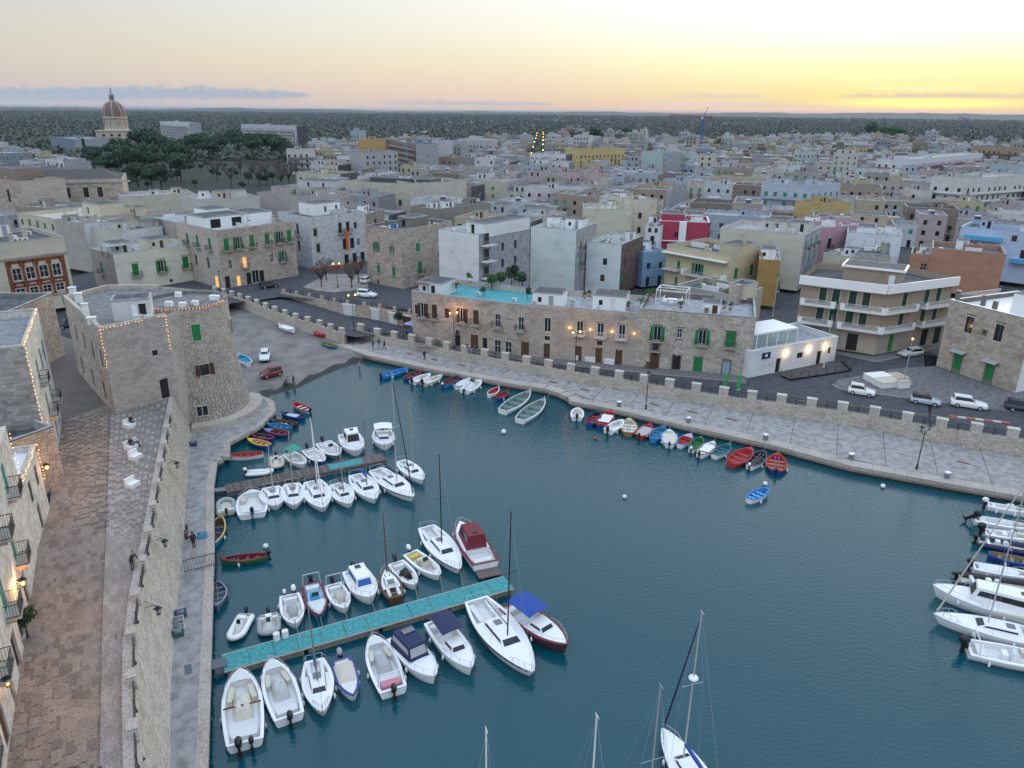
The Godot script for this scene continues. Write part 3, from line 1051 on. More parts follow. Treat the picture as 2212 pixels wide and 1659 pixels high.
# ---------- houses ----------
# A face of a house: origin bottom left, x along it, y up, z out. Rows of openings: [sill, height, width, [places 0..1], kind]
# kinds: g closed green shutters, G open green shutters, t teal, n brown shutters, N open brown ones, d dark window, w white window, k dark doorway, o wooden door, e green door,
#        L lit window, v pale blue door, x french window; then + B iron balcony, C white balcony with boxes, S stone surround, H hood moulding
func face_mesh(mb: MB,f: Transform3D,w: float,h: float,holes: Array,deep := 0.22) -> void:
	var xs := [0.0,w]
	var ys := [0.0,h]
	for q in holes:
		xs.append_array([q[0],q[2]])
		ys.append_array([q[1],q[3]])
	xs.sort()
	ys.sort()
	for a in xs.size() - 1:
		if xs[a + 1] - xs[a] < 1e-4:
			continue
		var cx: float = (xs[a] + xs[a + 1]) * 0.5
		var b := 0
		while b < ys.size() - 1:
			if in_hole(cx,(ys[b] + ys[b + 1]) * 0.5,holes) or ys[b + 1] - ys[b] < 1e-5:
				b += 1
				continue
			var e := b
			while e < ys.size() - 1 and not (in_hole(cx,(ys[e] + ys[e + 1]) * 0.5,holes) and ys[e + 1] - ys[e] > 1e-5):
				e += 1
			mb.quad(f * Vector3(xs[a],ys[b],0),f * Vector3(xs[a + 1],ys[b],0),f * Vector3(xs[a + 1],ys[e],0),f * Vector3(xs[a],ys[e],0))
			b = e
	for q in holes:
		var p := [Vector3(q[0],q[1],0),Vector3(q[2],q[1],0),Vector3(q[2],q[3],0),Vector3(q[0],q[3],0)]
		var z := Vector3(0,0,-deep)
		for k in 4:
			var l: int = (k + 1) % 4
			mb.quad(f * p[k],f * p[l],f * (p[l] + z),f * (p[k] + z))
func in_hole(x: float,y: float,holes: Array) -> bool:
	for q in holes:
		if x > q[0] and x < q[2] and y > q[1] and y < q[3]:
			return true
	return false
func shared(key: String,make: Callable) -> Mesh:
	if not cache.has(key):
		var mb := MB.new()
		make.call(mb)
		cache[key] = mb.mesh()
	return cache[key]
func rail_mesh(w: float,d: float,h := 0.95,step := 0.16) -> Mesh:
	return shared("rail%.2f_%.2f_%.2f_%.2f" % [w,d,h,step],func(mb):
		var a := [Vector3(-w / 2,0,0),Vector3(-w / 2,0,d),Vector3(w / 2,0,d),Vector3(w / 2,0,0)]
		for k in 3:
			for y in [0.08,h]:
				mb.tube(a[k] + Vector3(0,y,0),a[k + 1] + Vector3(0,y,0),0.032,-1.0,4,false)
			var l: float = a[k].distance_to(a[k + 1])
			var n := int(l / step)
			for q in n + 1:
				var p: Vector3 = a[k].lerp(a[k + 1],float(q) / maxi(n,1))
				mb.tube(p + Vector3(0,0.05,0),p + Vector3(0,h,0),0.016,-1.0,3,false))
func frame_mesh(w: float,h: float,t: float,z: float) -> Mesh:
	return shared("frame%.2f_%.2f_%.2f_%.2f" % [w,h,t,z],func(mb):
		mb.box(Vector3(-w / 2 - t / 2,h / 2,0),Vector3(t,h + 2 * t,z))
		mb.box(Vector3(w / 2 + t / 2,h / 2,0),Vector3(t,h + 2 * t,z))
		mb.box(Vector3(0,h + t / 2,0),Vector3(w,t,z * 0.96))
		mb.box(Vector3(0,-t / 2,0),Vector3(w,t,z * 0.96)))
func leaf_mesh(w: float,h: float) -> Mesh:   # a shutter leaf with louvres
	return shared("leaf%.2f_%.2f" % [w,h],func(mb):
		mb.box(Vector3(0,h / 2,0),Vector3(w,h,0.03))
		mb.box(Vector3(-w / 2 + 0.035,h / 2,0.022),Vector3(0.07,h,0.02))
		mb.box(Vector3(w / 2 - 0.035,h / 2,0.022),Vector3(0.07,h,0.02))
		for k in 3:
			mb.box(Vector3(0,0.04 + (h - 0.08) * k / 2.0,0.022),Vector3(w - 0.14,0.08,0.02))
		var n := int(h / 0.14)
		for k in n:
			mb.box(Vector3(0,0.1 + (h - 0.2) * k / n,0.02),Vector3(w - 0.15,0.05,0.02),Basis(Vector3.RIGHT,0.5)))
func window_set(parent: Node,t: Transform3D,w: float,h: float,kind: String) -> void:
	var g := grp(parent,"door" if kind[0] in "koevM" else "window",t)
	var k := kind[0]
	var z := -0.19
	match k:
		"g","t","n","b":
			var m: Material = {"g": M["green"],"t": M["teal"],"n": M["brown"],"b": M["dark_green"]}[k]
			for s in [-1,1]:
				mi(g,"shutter",leaf_mesh(w / 2 - 0.01,h - 0.02),m,Transform3D(Basis(),Vector3(s * w / 4,0.01,-0.07)))
		"G","N","T":
			var m: Material = {"G": M["green2"],"N": M["brown"],"T": M["teal"]}[k]
			for s in [-1,1]:
				mi(g,"shutter",leaf_mesh(w / 2 - 0.01,h - 0.02),m,Transform3D(Basis(Vector3.UP,s * 0.35),Vector3(s * (w * 0.75 - 0.02),0.01,0.11)))
			mi(g,"pane",UB,M["glass"],Transform3D(Basis.from_scale(Vector3(w,h,0.02)),Vector3(0,h / 2,z)))
			mi(g,"frame",frame_mesh(w - 0.14,h - 0.14,0.07,0.06),M["white_frame"],Transform3D(Basis(),Vector3(0,0.07,z + 0.04)))
			bx(g,"mullion",Vector3(0,h / 2,z + 0.035),Vector3(0.07,h - 0.14,0.04),M["white_frame"])
		"d":
			mi(g,"pane",UB,M["glass"],Transform3D(Basis.from_scale(Vector3(w,h,0.02)),Vector3(0,h / 2,z)))
			bx(g,"mullion",Vector3(0,h / 2,z + 0.03),Vector3(0.05,h - 0.02,0.03),M["galv_dark"])
		"k","M":
			bx(g,"leaf",Vector3(0,h / 2,z),Vector3(w,h,0.03),M["dark_void"])
			bx(g,"mullion",Vector3(0,h / 2,z + 0.03),Vector3(0.05,h - 0.02,0.03),M["black"])
		"w","x","L":
			mi(g,"pane",UB,M["lit_window"] if k == "L" else M["glass"],Transform3D(Basis.from_scale(Vector3(w,h,0.02)),Vector3(0,h / 2,z)))
			mi(g,"frame",frame_mesh(w - 0.14,h - 0.14,0.07,0.06),M["white_frame"],Transform3D(Basis(),Vector3(0,0.07,z + 0.04)))
			bx(g,"mullion",Vector3(0,h / 2,z + 0.035),Vector3(0.07,h - 0.14,0.04),M["white_frame"])
			if k == "w":
				bx(g,"transom",Vector3(0,h * 0.55,z + 0.037),Vector3(w - 0.14,0.05,0.035),M["white_frame"])
		"o","e","v":
			var m: Material = {"o": M["wood"],"e": M["green"],"v": paint(lin(0.28,0.36,0.44),0.5)}[k]
			for s in [-1,1]:
				bx(g,"leaf",Vector3(s * w / 4,h / 2,z + 0.06),Vector3(w / 2 - 0.02,h,0.05),m)
				bx(g,"panel",Vector3(s * w / 4,h * 0.3,z + 0.1),Vector3(w / 2 - 0.22,h * 0.35,0.03),m)
				bx(g,"panel",Vector3(s * w / 4,h * 0.72,z + 0.1),Vector3(w / 2 - 0.22,h * 0.35,0.03),m)
	if "S" in kind:
		mi(g,"surround",frame_mesh(w,h,0.16,0.07),M["limestone"],Transform3D(Basis(),Vector3(0,0,0.036)))
	if "H" in kind:
		bx(g,"hood",Vector3(0,h + 0.42,0.1),Vector3(w + 0.7,0.12,0.2),M["limestone"])
		bx(g,"hood_band",Vector3(0,h + 0.34,0.06),Vector3(w + 0.5,0.05,0.12),M["limestone"])
	if "A" in kind:   # arched head filled with stone
		bx(g,"arch_keystone",Vector3(0,h + 0.1,0.05),Vector3(0.3,0.3,0.1),M["limestone"])
	if "B" in kind or "C" in kind:
		var bw := w + (1.0 if k in "GNT" else 0.7)
		var b := grp(parent,"balcony",t)
		bx(b,"slab",Vector3(0,-0.09,0.42),Vector3(bw + 0.1,0.14,0.86),M["limestone"])
		for s in [-1,1]:
			bx(b,"bracket",Vector3(s * (bw / 2 - 0.15),-0.28,0.25),Vector3(0.14,0.26,0.5),M["limestone"])
		mi(b,"railing",rail_mesh(bw,0.8),M["white"] if "C" in kind else M["iron"],Transform3D(Basis(),Vector3(0,-0.02,0)))
func far_window(n: Node3D,t: Transform3D,w: float,h: float,kind: String) -> void:
	var m: Material = {"g": M["green"],"G": M["green"],"t": M["teal"],"n": M["brown"],"w": M["glass"]}.get(kind[0],M["glass"])
	mi(n,"window",UB,m,t * Transform3D(Basis.from_scale(Vector3(w,h,0.05)),Vector3(0,h / 2,-0.1)))
	if "B" in kind:
		mi(n,"balcony",shared("farbalc%.1f" % w,func(mb):
			mb.box(Vector3(0,-0.08,0.4),Vector3(w + 0.9,0.16,0.85))
			mb.box(Vector3(0,0.5,0.8),Vector3(w + 0.9,0.05,0.05))
			mb.box(Vector3(0,0.95,0.8),Vector3(w + 0.9,0.06,0.06))
			for k in 7:
				mb.box(Vector3((k / 6.0 - 0.5) * (w + 0.85),0.47,0.8),Vector3(0.05,0.9,0.04))),M["galv"],t)
func openings(rows: Array,w: float) -> Array:
	var o := []
	for r in rows:
		for p in r[3]:
			var c: float = p * w
			o.append([c - r[2] / 2,r[0],c + r[2] / 2,r[0] + r[1],r[4]])
	return o
func auto_rows(w: float,h: float,fl: float,kinds: Array,ww := 1.05,wh := 1.9,gap := 3.2,ground_kind := "k") -> Array:
	var rows := []
	var n := maxi(1,int(w / gap))
	if w < 2.2:
		return rows
	var xs := []
	for k in n:
		xs.append((k + 0.5 + rnd(-0.06,0.06)) / n)
	var y := 0.0
	var k := 0
	while y + fl * 0.9 < h:
		for x in xs:
			if rng.randf() < 0.88:
				var kd: String = pick(kinds) if k > 0 else ground_kind
				var tall := "B" in kd or "C" in kd or k == 0
				rows.append([y + (0.02 if tall and k == 0 else (0.15 if tall else 0.95)),minf(2.3,fl - 0.7) if tall else minf(1.45,fl - 1.3),ww,[x],kd])
		y += fl
		k += 1
	return rows
# A, B: front left and right corners (x, z; y ignored); the house reaches depth d behind them.
func house(called: String,label: String,A: Vector3,B: Vector3,d: float,y0: float,y1: float,o: Dictionary) -> Node3D:
	var x := Vector3(B.x - A.x,0,B.z - A.z)
	var w := x.length()
	var b := yaw_to(A,B)
	var n := thing(called,label,o.get("cat","house"),Vector3(A.x,y0,A.z),b,o.get("group",""))
	var h := y1 - y0
	var par: float = o.get("par",0.8)
	var wm: Material = o.get("m",M["limestone"])
	var mb := MB.new()
	var faces := {
		"f": [Transform3D(Basis(),Vector3.ZERO),w],"r": [Transform3D(Basis(Vector3(0,0,-1),Vector3.UP,Vector3(1,0,0)),Vector3(w,0,0)),d],
		"k": [Transform3D(Basis(Vector3(-1,0,0),Vector3.UP,Vector3(0,0,-1)),Vector3(w,0,-d)),w],"l": [Transform3D(Basis(Vector3(0,0,1),Vector3.UP,Vector3(-1,0,0)),Vector3(0,0,-d)),d]}
	for key in faces:
		var f: Transform3D = faces[key][0]
		var rows: Array = o.get(key,[])
		var holes := openings(rows,faces[key][1])
		if o.has(key + "m"):
			var m2 := MB.new()
			face_mesh(m2,f,faces[key][1],h,holes)
			put(n,"wall",m2,o[key + "m"])
		else:
			face_mesh(mb,f,faces[key][1],h,holes)
		for q in holes:
			if o.get("lod",false):
				far_window(n,f * Transform3D(Basis(),Vector3((q[0] + q[2]) / 2,q[1],0)),q[2] - q[0],q[3] - q[1],q[4])
			else:
				window_set(n,f * Transform3D(Basis(),Vector3((q[0] + q[2]) / 2,q[1],0)),q[2] - q[0],q[3] - q[1],q[4])
		if o.has(key + "s"):
			var hl := []
			for q in holes:
				hl.append([q[0] - 0.17,q[1] - (0.0 if q[1] < 0.3 else 0.17),q[2] + 0.17,q[3] + 0.17])
			var so: Array = o[key + "s"]
			stones(n,func(u,v): return f * Transform3D(Basis(),Vector3(u,v,0)),faces[key][1],h - 0.1,so[0],so[1],so[2],0.025,0.035,so[3],so[4],hl)
	# parapet and roof
	var t := 0.28
	var ry := h - par
	if par > 0.05:
		mb.quad(Vector3(t,ry,-t),Vector3(t,h,-t),Vector3(w - t,h,-t),Vector3(w - t,ry,-t))
		mb.quad(Vector3(w - t,ry,-d + t),Vector3(w - t,h,-d + t),Vector3(t,h,-d + t),Vector3(t,ry,-d + t))
		mb.quad(Vector3(w - t,ry,-t),Vector3(w - t,h,-t),Vector3(w - t,h,-d + t),Vector3(w - t,ry,-d + t))
		mb.quad(Vector3(t,ry,-d + t),Vector3(t,h,-d + t),Vector3(t,h,-t),Vector3(t,ry,-t))
	put(n,"wall",mb,wm)
	var cp := MB.new()
	var cm: Material = o.get("cap",M["roof_pale"])
	for q in [[w / 2,-t / 2,w + 0.06,t + 0.06],[w / 2,-d + t / 2,w + 0.06,t + 0.06]]:
		cp.box(Vector3(q[0],h + 0.03,q[1]),Vector3(q[2],0.07,q[3]))
	for q in [t / 2,w - t / 2]:
		cp.box(Vector3(q,h + 0.03,-d / 2),Vector3(t + 0.06,0.066,d - 2 * t - 0.06))
	put(n,"coping",cp,cm)
	var rf := MB.new()
	rf.quad(Vector3(t,ry,-t),Vector3(w - t,ry,-t),Vector3(w - t,ry,-d + t),Vector3(t,ry,-d + t))
	put(n,"roof",rf,o.get("rm",M["tar"]))
	for it in o.get("top",[]):
		roof_item(n,it,w,d,ry,wm)
	return n
# things fixed to a roof: [kind, place across 0..1, place back 0..1, ...]
func roof_item(n: Node3D,it: Array,w: float,d: float,ry: float,wm: Material) -> void:
	var p := Vector3(it[1] * w,ry,-it[2] * d)
	match it[0]:
		"hut":
			var hw: float = it[3]
			var hd: float = it[4]
			var hh: float = it[5]
			var m: Material = it[6] if it.size() > 6 else wm
			var g := grp(n,"stair_hut",Transform3D(Basis(),p))
			var mb := MB.new()
			var f := Transform3D(Basis(),Vector3(-hw / 2,0,hd / 2))
			face_mesh(mb,f,hw,hh,[[hw * 0.55,0.02,hw * 0.55 + 0.8,minf(2.0,hh - 0.3)]],0.15)
			mb.quad(Vector3(hw / 2,0,hd / 2),Vector3(hw / 2,0,-hd / 2),Vector3(hw / 2,hh,-hd / 2),Vector3(hw / 2,hh,hd / 2))
			mb.quad(Vector3(-hw / 2,0,-hd / 2),Vector3(-hw / 2,0,hd / 2),Vector3(-hw / 2,hh,hd / 2),Vector3(-hw / 2,hh,-hd / 2))
			mb.quad(Vector3(hw / 2,0,-hd / 2),Vector3(-hw / 2,0,-hd / 2),Vector3(-hw / 2,hh,-hd / 2),Vector3(hw / 2,hh,-hd / 2))
			put(g,"wall",mb,m)
			bx(g,"roof",Vector3(0,hh + 0.06,0),Vector3(hw + 0.2,0.14,hd + 0.2),M["roof_pale"])
			bx(g,"roof_deck",Vector3(0,hh + 0.135,0),Vector3(hw - 0.1,0.03,hd - 0.1),M["tar"])
			bx(g,"door",Vector3(-hw / 2 + hw * 0.55 + 0.4,minf(2.0,hh - 0.3) / 2,hd / 2 - 0.13),Vector3(0.8,minf(2.0,hh - 0.3),0.03),pick([M["galv"],M["white_frame"],M["dark_void"],M["brown"]]))
			if hw > 2.6:
				bx(g,"window",Vector3(-hw * 0.25,hh * 0.55,hd / 2 + 0.01),Vector3(0.6,0.8,0.05),M["glass"])
		"block":   # a higher part of the house: width, depth, height, material, rows
			var hw: float = it[3]
			var hd: float = it[4]
			var hh: float = it[5]
			var m: Material = it[6] if it.size() > 6 and it[6] != null else wm
			var g := grp(n,"upper_storey",Transform3D(Basis(),p))
			var mb := MB.new()
			var holes := openings(it[7] if it.size() > 7 else [],hw)
			face_mesh(mb,Transform3D(Basis(),Vector3(-hw / 2,0,hd / 2)),hw,hh,holes)
			mb.quad(Vector3(hw / 2,0,hd / 2),Vector3(hw / 2,0,-hd / 2),Vector3(hw / 2,hh,-hd / 2),Vector3(hw / 2,hh,hd / 2))
			mb.quad(Vector3(-hw / 2,0,-hd / 2),Vector3(-hw / 2,0,hd / 2),Vector3(-hw / 2,hh,hd / 2),Vector3(-hw / 2,hh,-hd / 2))
			mb.quad(Vector3(hw / 2,0,-hd / 2),Vector3(-hw / 2,0,-hd / 2),Vector3(-hw / 2,hh,-hd / 2),Vector3(hw / 2,hh,-hd / 2))
			put(g,"wall",mb,m)
			for q in holes:
				bx(g,"window",Vector3(-hw / 2 + (q[0] + q[2]) / 2,(q[1] + q[3]) / 2,hd / 2 - 0.17),Vector3(q[2] - q[0],q[3] - q[1],0.03),M["green"] if q[4][0] == "g" else M["glass"])
			var tp := MB.new()
			for s in [-1,1]:
				tp.box(Vector3(0,hh + 0.12,s * (hd / 2 - 0.1)),Vector3(hw + 0.1,0.26,0.22))
				tp.box(Vector3(s * (hw / 2 - 0.1),hh + 0.12,0),Vector3(0.22,0.258,hd - 0.42))
			put(g,"coping",tp,M["roof_pale"])
			bx(g,"roof",Vector3(0,hh - 0.02,0),Vector3(hw - 0.05,0.05,hd - 0.05),M["tar"])
		"low":   # low dividing wall or duct on the roof
			bx(n,"roof_wall",p + Vector3(0,it[4] * 0.5,0),Vector3(it[3],it[4],0.18) if it[5] == 0 else Vector3(0.18,it[4],it[3]),wm if rng.randf() < 0.5 else M["white_frame"])
		"chim":
			var g := grp(n,"chimney",Transform3D(Basis(),p))
			var hh: float = it[3] if it.size() > 3 else 1.6
			bx(g,"stack",Vector3(0,hh / 2,0),Vector3(0.55,hh,0.5),wm)
			bx(g,"cap",Vector3(0,hh + 0.12,0),Vector3(0.7,0.08,0.65),M["limestone"])
			bx(g,"vent",Vector3(0,hh + 0.03,0),Vector3(0.4,0.1,0.35),M["dark_void"])
		"ac":
			var g := grp(n,"air_conditioner",Transform3D(Basis(Vector3.UP,rnd(-0.4,0.4)),p))
			bx(g,"case",Vector3(0,0.38,0),Vector3(0.85,0.6,0.35),M["white_frame"])
			cyl_z(g,"fan",Vector3(-0.12,0.38,0.18),0.22,0.03,M["galv_dark"])
		"ant":
			var hh: float = it[3] if it.size() > 3 else rnd(1.8,3.4)
			mi(n,"antenna",shared("ant%d" % (rng.randi() % 4),func(mb):
				mb.tube(Vector3.ZERO,Vector3(0,2.6,0),0.03,0.02,4,false)
				for k in 5:
					mb.tube(Vector3(-0.45 + k * 0.03,2.35,-0.5 + k * 0.25),Vector3(0.45 - k * 0.03,2.35,-0.5 + k * 0.25),0.012,0.012,3,false)
				mb.tube(Vector3(0,2.35,-0.55),Vector3(0,2.35,0.55),0.015,0.015,3,false)
				mb.tube(Vector3(-0.3,1.9,0),Vector3(0.3,1.9,0),0.012,0.012,3,false)),M["galv_dark"],Transform3D(Basis(Vector3.UP,rnd(0,6.0)) * Basis.from_scale(Vector3(1,hh / 2.6,1)),p))
		"dish":
			mi(n,"satellite_dish",shared("dish",func(mb):
				var rows := []
				for a in 4:
					var row := []
					for k in 11:
						var rr: float = 0.42 * a / 3.0
						row.append(Vector3(rr * cos(TAU * k / 10),0.9 + rr * sin(TAU * k / 10),rr * rr * 0.7))
					rows.append(row)
				mb.grid(rows)
				mb.grid(rows,true)
				mb.tube(Vector3(0,0,-0.1),Vector3(0,0.9,-0.05),0.03)),M["white_frame"],Transform3D(Basis(Vector3.UP,rnd(1.5,3.5)),p))
		"tank":
			var g := grp(n,"water_tank",Transform3D(Basis(),p))
			cyl(g,"drum",Vector3(0,0.25,0),0.55,0.95,it[3] if it.size() > 3 else M["galv"])
			bx(g,"stand",Vector3(0,0.12,0),Vector3(1.0,0.24,1.0),M["limestone_dark"])
		"solar":
			var g := grp(n,"solar_heater",Transform3D(Basis(),p))
			bx(g,"panel",Vector3(0,0.75,0),Vector3(1.9,0.06,1.5),M["navy"],Basis(Vector3.RIGHT,0.55))
			bx(g,"rim",Vector3(0,0.72,0),Vector3(2.0,0.05,1.6),M["galv"],Basis(Vector3.RIGHT,0.55))
			cyl_x(g,"boiler",Vector3(0,1.35,-0.75),0.25,1.9,M["white_frame"])
			bx(g,"stand",Vector3(0,0.55,-0.7),Vector3(1.7,1.1,0.08),M["galv_dark"])
		"perg":   # roof on posts
			var g := grp(n,"canopy",Transform3D(Basis(),p))
			var hw: float = it[3]
			var hd: float = it[4]
			var hh := 2.3
			bx(g,"roof",Vector3(0,hh,0),Vector3(hw,0.1,hd),it[5],Basis(Vector3.RIGHT,0.06))
			for sx in [-1,1]:
				for sz in [-1,1]:
					bx(g,"post",Vector3(sx * (hw / 2 - 0.1),hh / 2,sz * (hd / 2 - 0.1)),Vector3(0.1,hh - 0.15,0.1),M["galv_dark"])
func cyl_z(parent: Node,called: String,c: Vector3,r: float,h: float,m: Material) -> MeshInstance3D:
	return mi(parent,called,UC,m,Transform3D(Basis(Vector3.RIGHT,PI / 2) * Basis.from_scale(Vector3(r,h,r)),c))
func cyl_x(parent: Node,called: String,c: Vector3,r: float,h: float,m: Material) -> MeshInstance3D:
	return mi(parent,called,UC,m,Transform3D(Basis(Vector3.BACK,PI / 2) * Basis.from_scale(Vector3(r,h,r)),c))
# ---------- the houses one can tell apart ----------
func rb(called: String,label: String,ax: float,ay: float,bxp: float,byp: float,d: float,y0: float,y1: float,o: Dictionary) -> Node3D:
	# corners given at the height of the roof edge
	var tops: Array = o.get("top",[]).duplicate()
	if not o.get("lod",false):
		for k in 5:
			tops.append([["ant","ac","chim","ant","dish"][k],rnd(0.08,0.92),rnd(0.1,0.9)])
		for k in 3:
			tops.append(["low",rnd(0.15,0.85),rnd(0.25,0.85),rnd(2.0,5.0),rnd(0.7,1.3),k % 2])
		tops.append(["hut",rnd(0.15,0.85),rnd(0.4,0.85),rnd(1.8,3.0),rnd(1.6,2.6),rnd(1.7,2.3),M["white"] if rng.randf() < 0.6 else o.get("m",M["limestone"])])
	o["top"] = tops
	return house(called,label,G(ax,ay,y1),G(bxp,byp,y1),d,y0,y1,o)
const GR := ["g","gB","gB","GB","d"]
const DK := ["d","dB","d","w","kB"]
const MX := ["d","g","w","gB","dB","n"]
func make_row() -> void:
	# the row on the waterfront
	var h := 10.0
	var Y := func(p: Vector3,up: float): return p.y + up
	var a := GS(893,735)
	var b := GS(1143,771)
	var c := GS(1372,792)
	var e := GS(1617,814)
	var wd := a.distance_to(b)
	var n := house("stone_house","long stone waterfront house with brown shutters, café awnings and turquoise roof terrace",a,b,12.0,a.y - 0.4,a.y + 9.0,{"m": M["limestone"],"rm": paint(lin(0.06,0.30,0.33),0.6),"par": 1.0,
		"f": [[0.45,2.5,1.1,[0.40],"k"],[0.45,2.7,1.5,[0.545,0.965],"oA"],[0.45,2.4,0.9,[0.635],"kS"],[0.45,2.3,1.2,[0.74,0.83],"wS"],[5.0,2.5,1.05,[0.10,0.445],"NB"],[5.0,2.5,1.05,[0.20,0.56],"nB"],[5.4,1.7,0.9,[0.045,0.31],"n"],[5.0,2.3,1.0,[0.74,0.93],"wSB"],[2.5,1.0,0.7,[0.40],"n"]],
		"fs": [0.42,0.5,1.0,LIME,160],"r": [],"l": [[5.4,1.5,0.8,[0.5],"n"]],
		"top": [["hut",0.12,0.35,4.6,5.0,2.4,M["white_frame"]],["perg",0.05,0.30,3.0,4.6,M["roof_tile"]],["ant",0.3,0.6],["ac",0.45,0.5],["ac",0.78,0.4]]})
	var r2 := house("stone_house","smooth stone waterfront house with white balconies and lit wall lamps",b,c,12.0,b.y - 0.4,b.y + 9.0,{"m": M["limestone"],"rm": M["roof_pale"],"par": 0.9,
		"f": [[0.45,2.6,1.1,[0.17],"oS"],[0.45,2.7,1.15,[0.47,0.66,0.845],"oA"],[5.0,2.4,1.1,[0.17],"xS"],[5.0,2.3,1.05,[0.475,0.665,0.86],"xSCH"],[3.6,0.7,0.9,[0.17,0.665],"d"]],
		"fs": [0.45,0.6,1.2,[Color(0.60,0.525,0.455),Color(0.56,0.49,0.425),Color(0.64,0.565,0.49),Color(0.58,0.51,0.445)],120],
		"top": [["hut",0.70,0.45,5.4,4.4,2.5,M["white"]],["chim",0.37,0.2,1.5],["hut",0.13,0.35,5.0,4.0,2.4,M["white"]],["dish",0.60,0.2],["ant",0.9,0.5],["solar",0.72,0.45],["tank",0.2,0.75]]})
	for x in [0.38,0.573,0.773,0.972]:
		lamp_wall(r2,Vector3(b.distance_to(c) * x,6.2,0.04),0.22,Color(1.0,0.74,0.42))
	house("stone_house","ashlar stone waterfront house with green shutters and white pergola on the roof",c,e,13.0,c.y - 0.4,c.y + 9.6,{"m": M["mortar"],"rm": M["roof_pale"],"par": 0.9,
		"f": [[0.45,2.7,1.25,[0.17],"o"],[0.45,2.5,1.15,[0.365],"kA"],[0.45,2.4,1.15,[0.555],"e"],[0.45,2.3,1.15,[0.80],"v"],[5.1,2.3,1.15,[0.175,0.57],"GB"],[5.1,2.3,1.25,[0.81],"gBH"],[5.8,1.5,0.8,[0.37],"wSH"],[3.5,1.0,0.7,[0.17],"dB"]],
		"fs": [0.40,0.45,0.85,LIME_PALE,300],"rs": [0.40,0.5,0.9,LIME_PALE,40],
		"top": [["hut",0.62,0.3,2.6,2.6,2.0,M["white"]],["ant",0.1,0.4],["ant",0.75,0.6],["chim",0.58,0.18,1.2]]})
	# turquoise terrace things and the peeling wall behind it
	rb("peeling_house","peeling grey plaster house stepping up behind the white pergola",1462,615,1590,640,9.0,2.0,12.8,{"m": plaster(lin(0.40,0.365,0.31)),"top": [["block",0.93,0.4,3.0,4.0,2.2,plaster(lin(0.60,0.54,0.40))],["ant",0.3,0.3],["chim",0.98,0.1,2.4]]})
func make_left() -> void:
	var lime: Material = M["limestone"]
	# long convent-like building with arched windows
	var n := rb("convent","long stone convent with five arched windows and hipped dark roof",41,391,263,386,26.0,3.0,18.0,{"m": lime,"cat": "building","par": 0.5,
		"f": [[9.2,3.3,1.5,[0.13,0.27,0.44,0.62,0.76],"dSA"]],"fs": [0.5,0.7,1.3,LIME,100]})
	bx(n,"cornice",Vector3(16,14.2,0.15),Vector3(33,0.6,0.5),M["quay_edge"])
	var hip := MB.new()
	hip.quad(Vector3(0.3,14.6,-0.3),Vector3(29,14.6,-0.3),Vector3(24,17.5,-12),Vector3(5,17.5,-12))
	hip.quad(Vector3(29,14.6,-0.3),Vector3(29,14.6,-25),Vector3(24,17.5,-14),Vector3(24,17.5,-12))
	hip.quad(Vector3(29,14.6,-25),Vector3(0.3,14.6,-25),Vector3(5,17.5,-14),Vector3(24,17.5,-14))
	hip.quad(Vector3(5,17.5,-12),Vector3(24,17.5,-12),Vector3(24,17.5,-14),Vector3(5,17.5,-14))
	put(n,"hipped_roof",hip,mat("old_roof",lin(0.13,0.115,0.10),0.95,"tar",0.2))
	rb("convent_wing","stone convent wing with arched dark window and orange tiled gable edge",-60,380,41,391,14.0,3.0,19.0,{"m": lime,"cat": "building","f": [[9.0,4.0,1.9,[0.72],"kSA"]],"fs": [0.5,0.7,1.3,LIME,60],"cap": M["terracotta"],"top": [["block",0.4,0.7,10.0,9.0,3.5,plaster(lin(0.30,0.235,0.19))]]})
	# cream house with a hut on its roof
	rb("cream_house","large cream rendered house with roof hut, left of the palazzo with red panels",37,460,138,477,24.0,4.0,15.0,{"m": plaster(lin(0.62,0.57,0.44)),"f": auto_rows(22,11,3.6,["gH","g","d"]),"r": auto_rows(24,11,3.8,["gBH","g"]),"rm": lime,
		"top": [["block",0.75,0.55,8.0,6.5,3.4,plaster(lin(0.66,0.61,0.46)),[[0.9,1.6,0.8,[0.3],"d"]]],["chim",0.4,0.3],["ac",0.85,0.25],["ant",0.5,0.5],["hut",0.97,0.8,3.0,2.6,2.4,plaster(lin(0.66,0.61,0.46))]]})
	rb("plain_house","plain stone side house with white upper wall behind the terrace",181,483,254,474,12.0,4.0,15.5,{"m": plaster(lin(0.47,0.43,0.38)),"fm": plaster(lin(0.66,0.67,0.68)),"rm": M["roof_pale"],"top": [["ac",0.6,0.2],["ac",0.7,0.3],["ant",0.3,0.5],["chim",0.8,0.5]]})
	rb("plain_house","white rendered block with green awning beside the big palazzo",262,500,350,488,14.0,4.0,14.5,{"m": plaster(lin(0.62,0.60,0.52)),"fm": plaster(lin(0.66,0.68,0.69)),"f": [],"r": auto_rows(14,10,3.5,GR),"top": [["perg",0.85,0.15,4.0,2.5,M["dark_green"]],["hut",0.3,0.4,3.4,3.0,2.4],["chim",0.95,0.1,1.7],["ant",0.6,0.6]]})
	# palazzo with red panels at the end of the promenade
	var p := rb("palazzo","cream palazzo with brick red panels and white windows at the end of the promenade",-70,533,137,511,16.0,5.4,18.4,{"m": lime,"cat": "building","par": 0.6,"fm": plaster(lin(0.62,0.57,0.45)),"rm": M["tar"],
		"f": [[6.1,2.2,1.35,[0.42,0.565,0.71,0.855],"wS"],[3.3,1.35,1.35,[0.42,0.565,0.71,0.855],"wS"],[0.3,1.9,1.0,[0.6,0.88],"w"]],"top": [["ac",0.55,0.2],["ac",0.6,0.2],["ac",0.65,0.2],["ant",0.7,0.5],["chim",0.5,0.2]]})
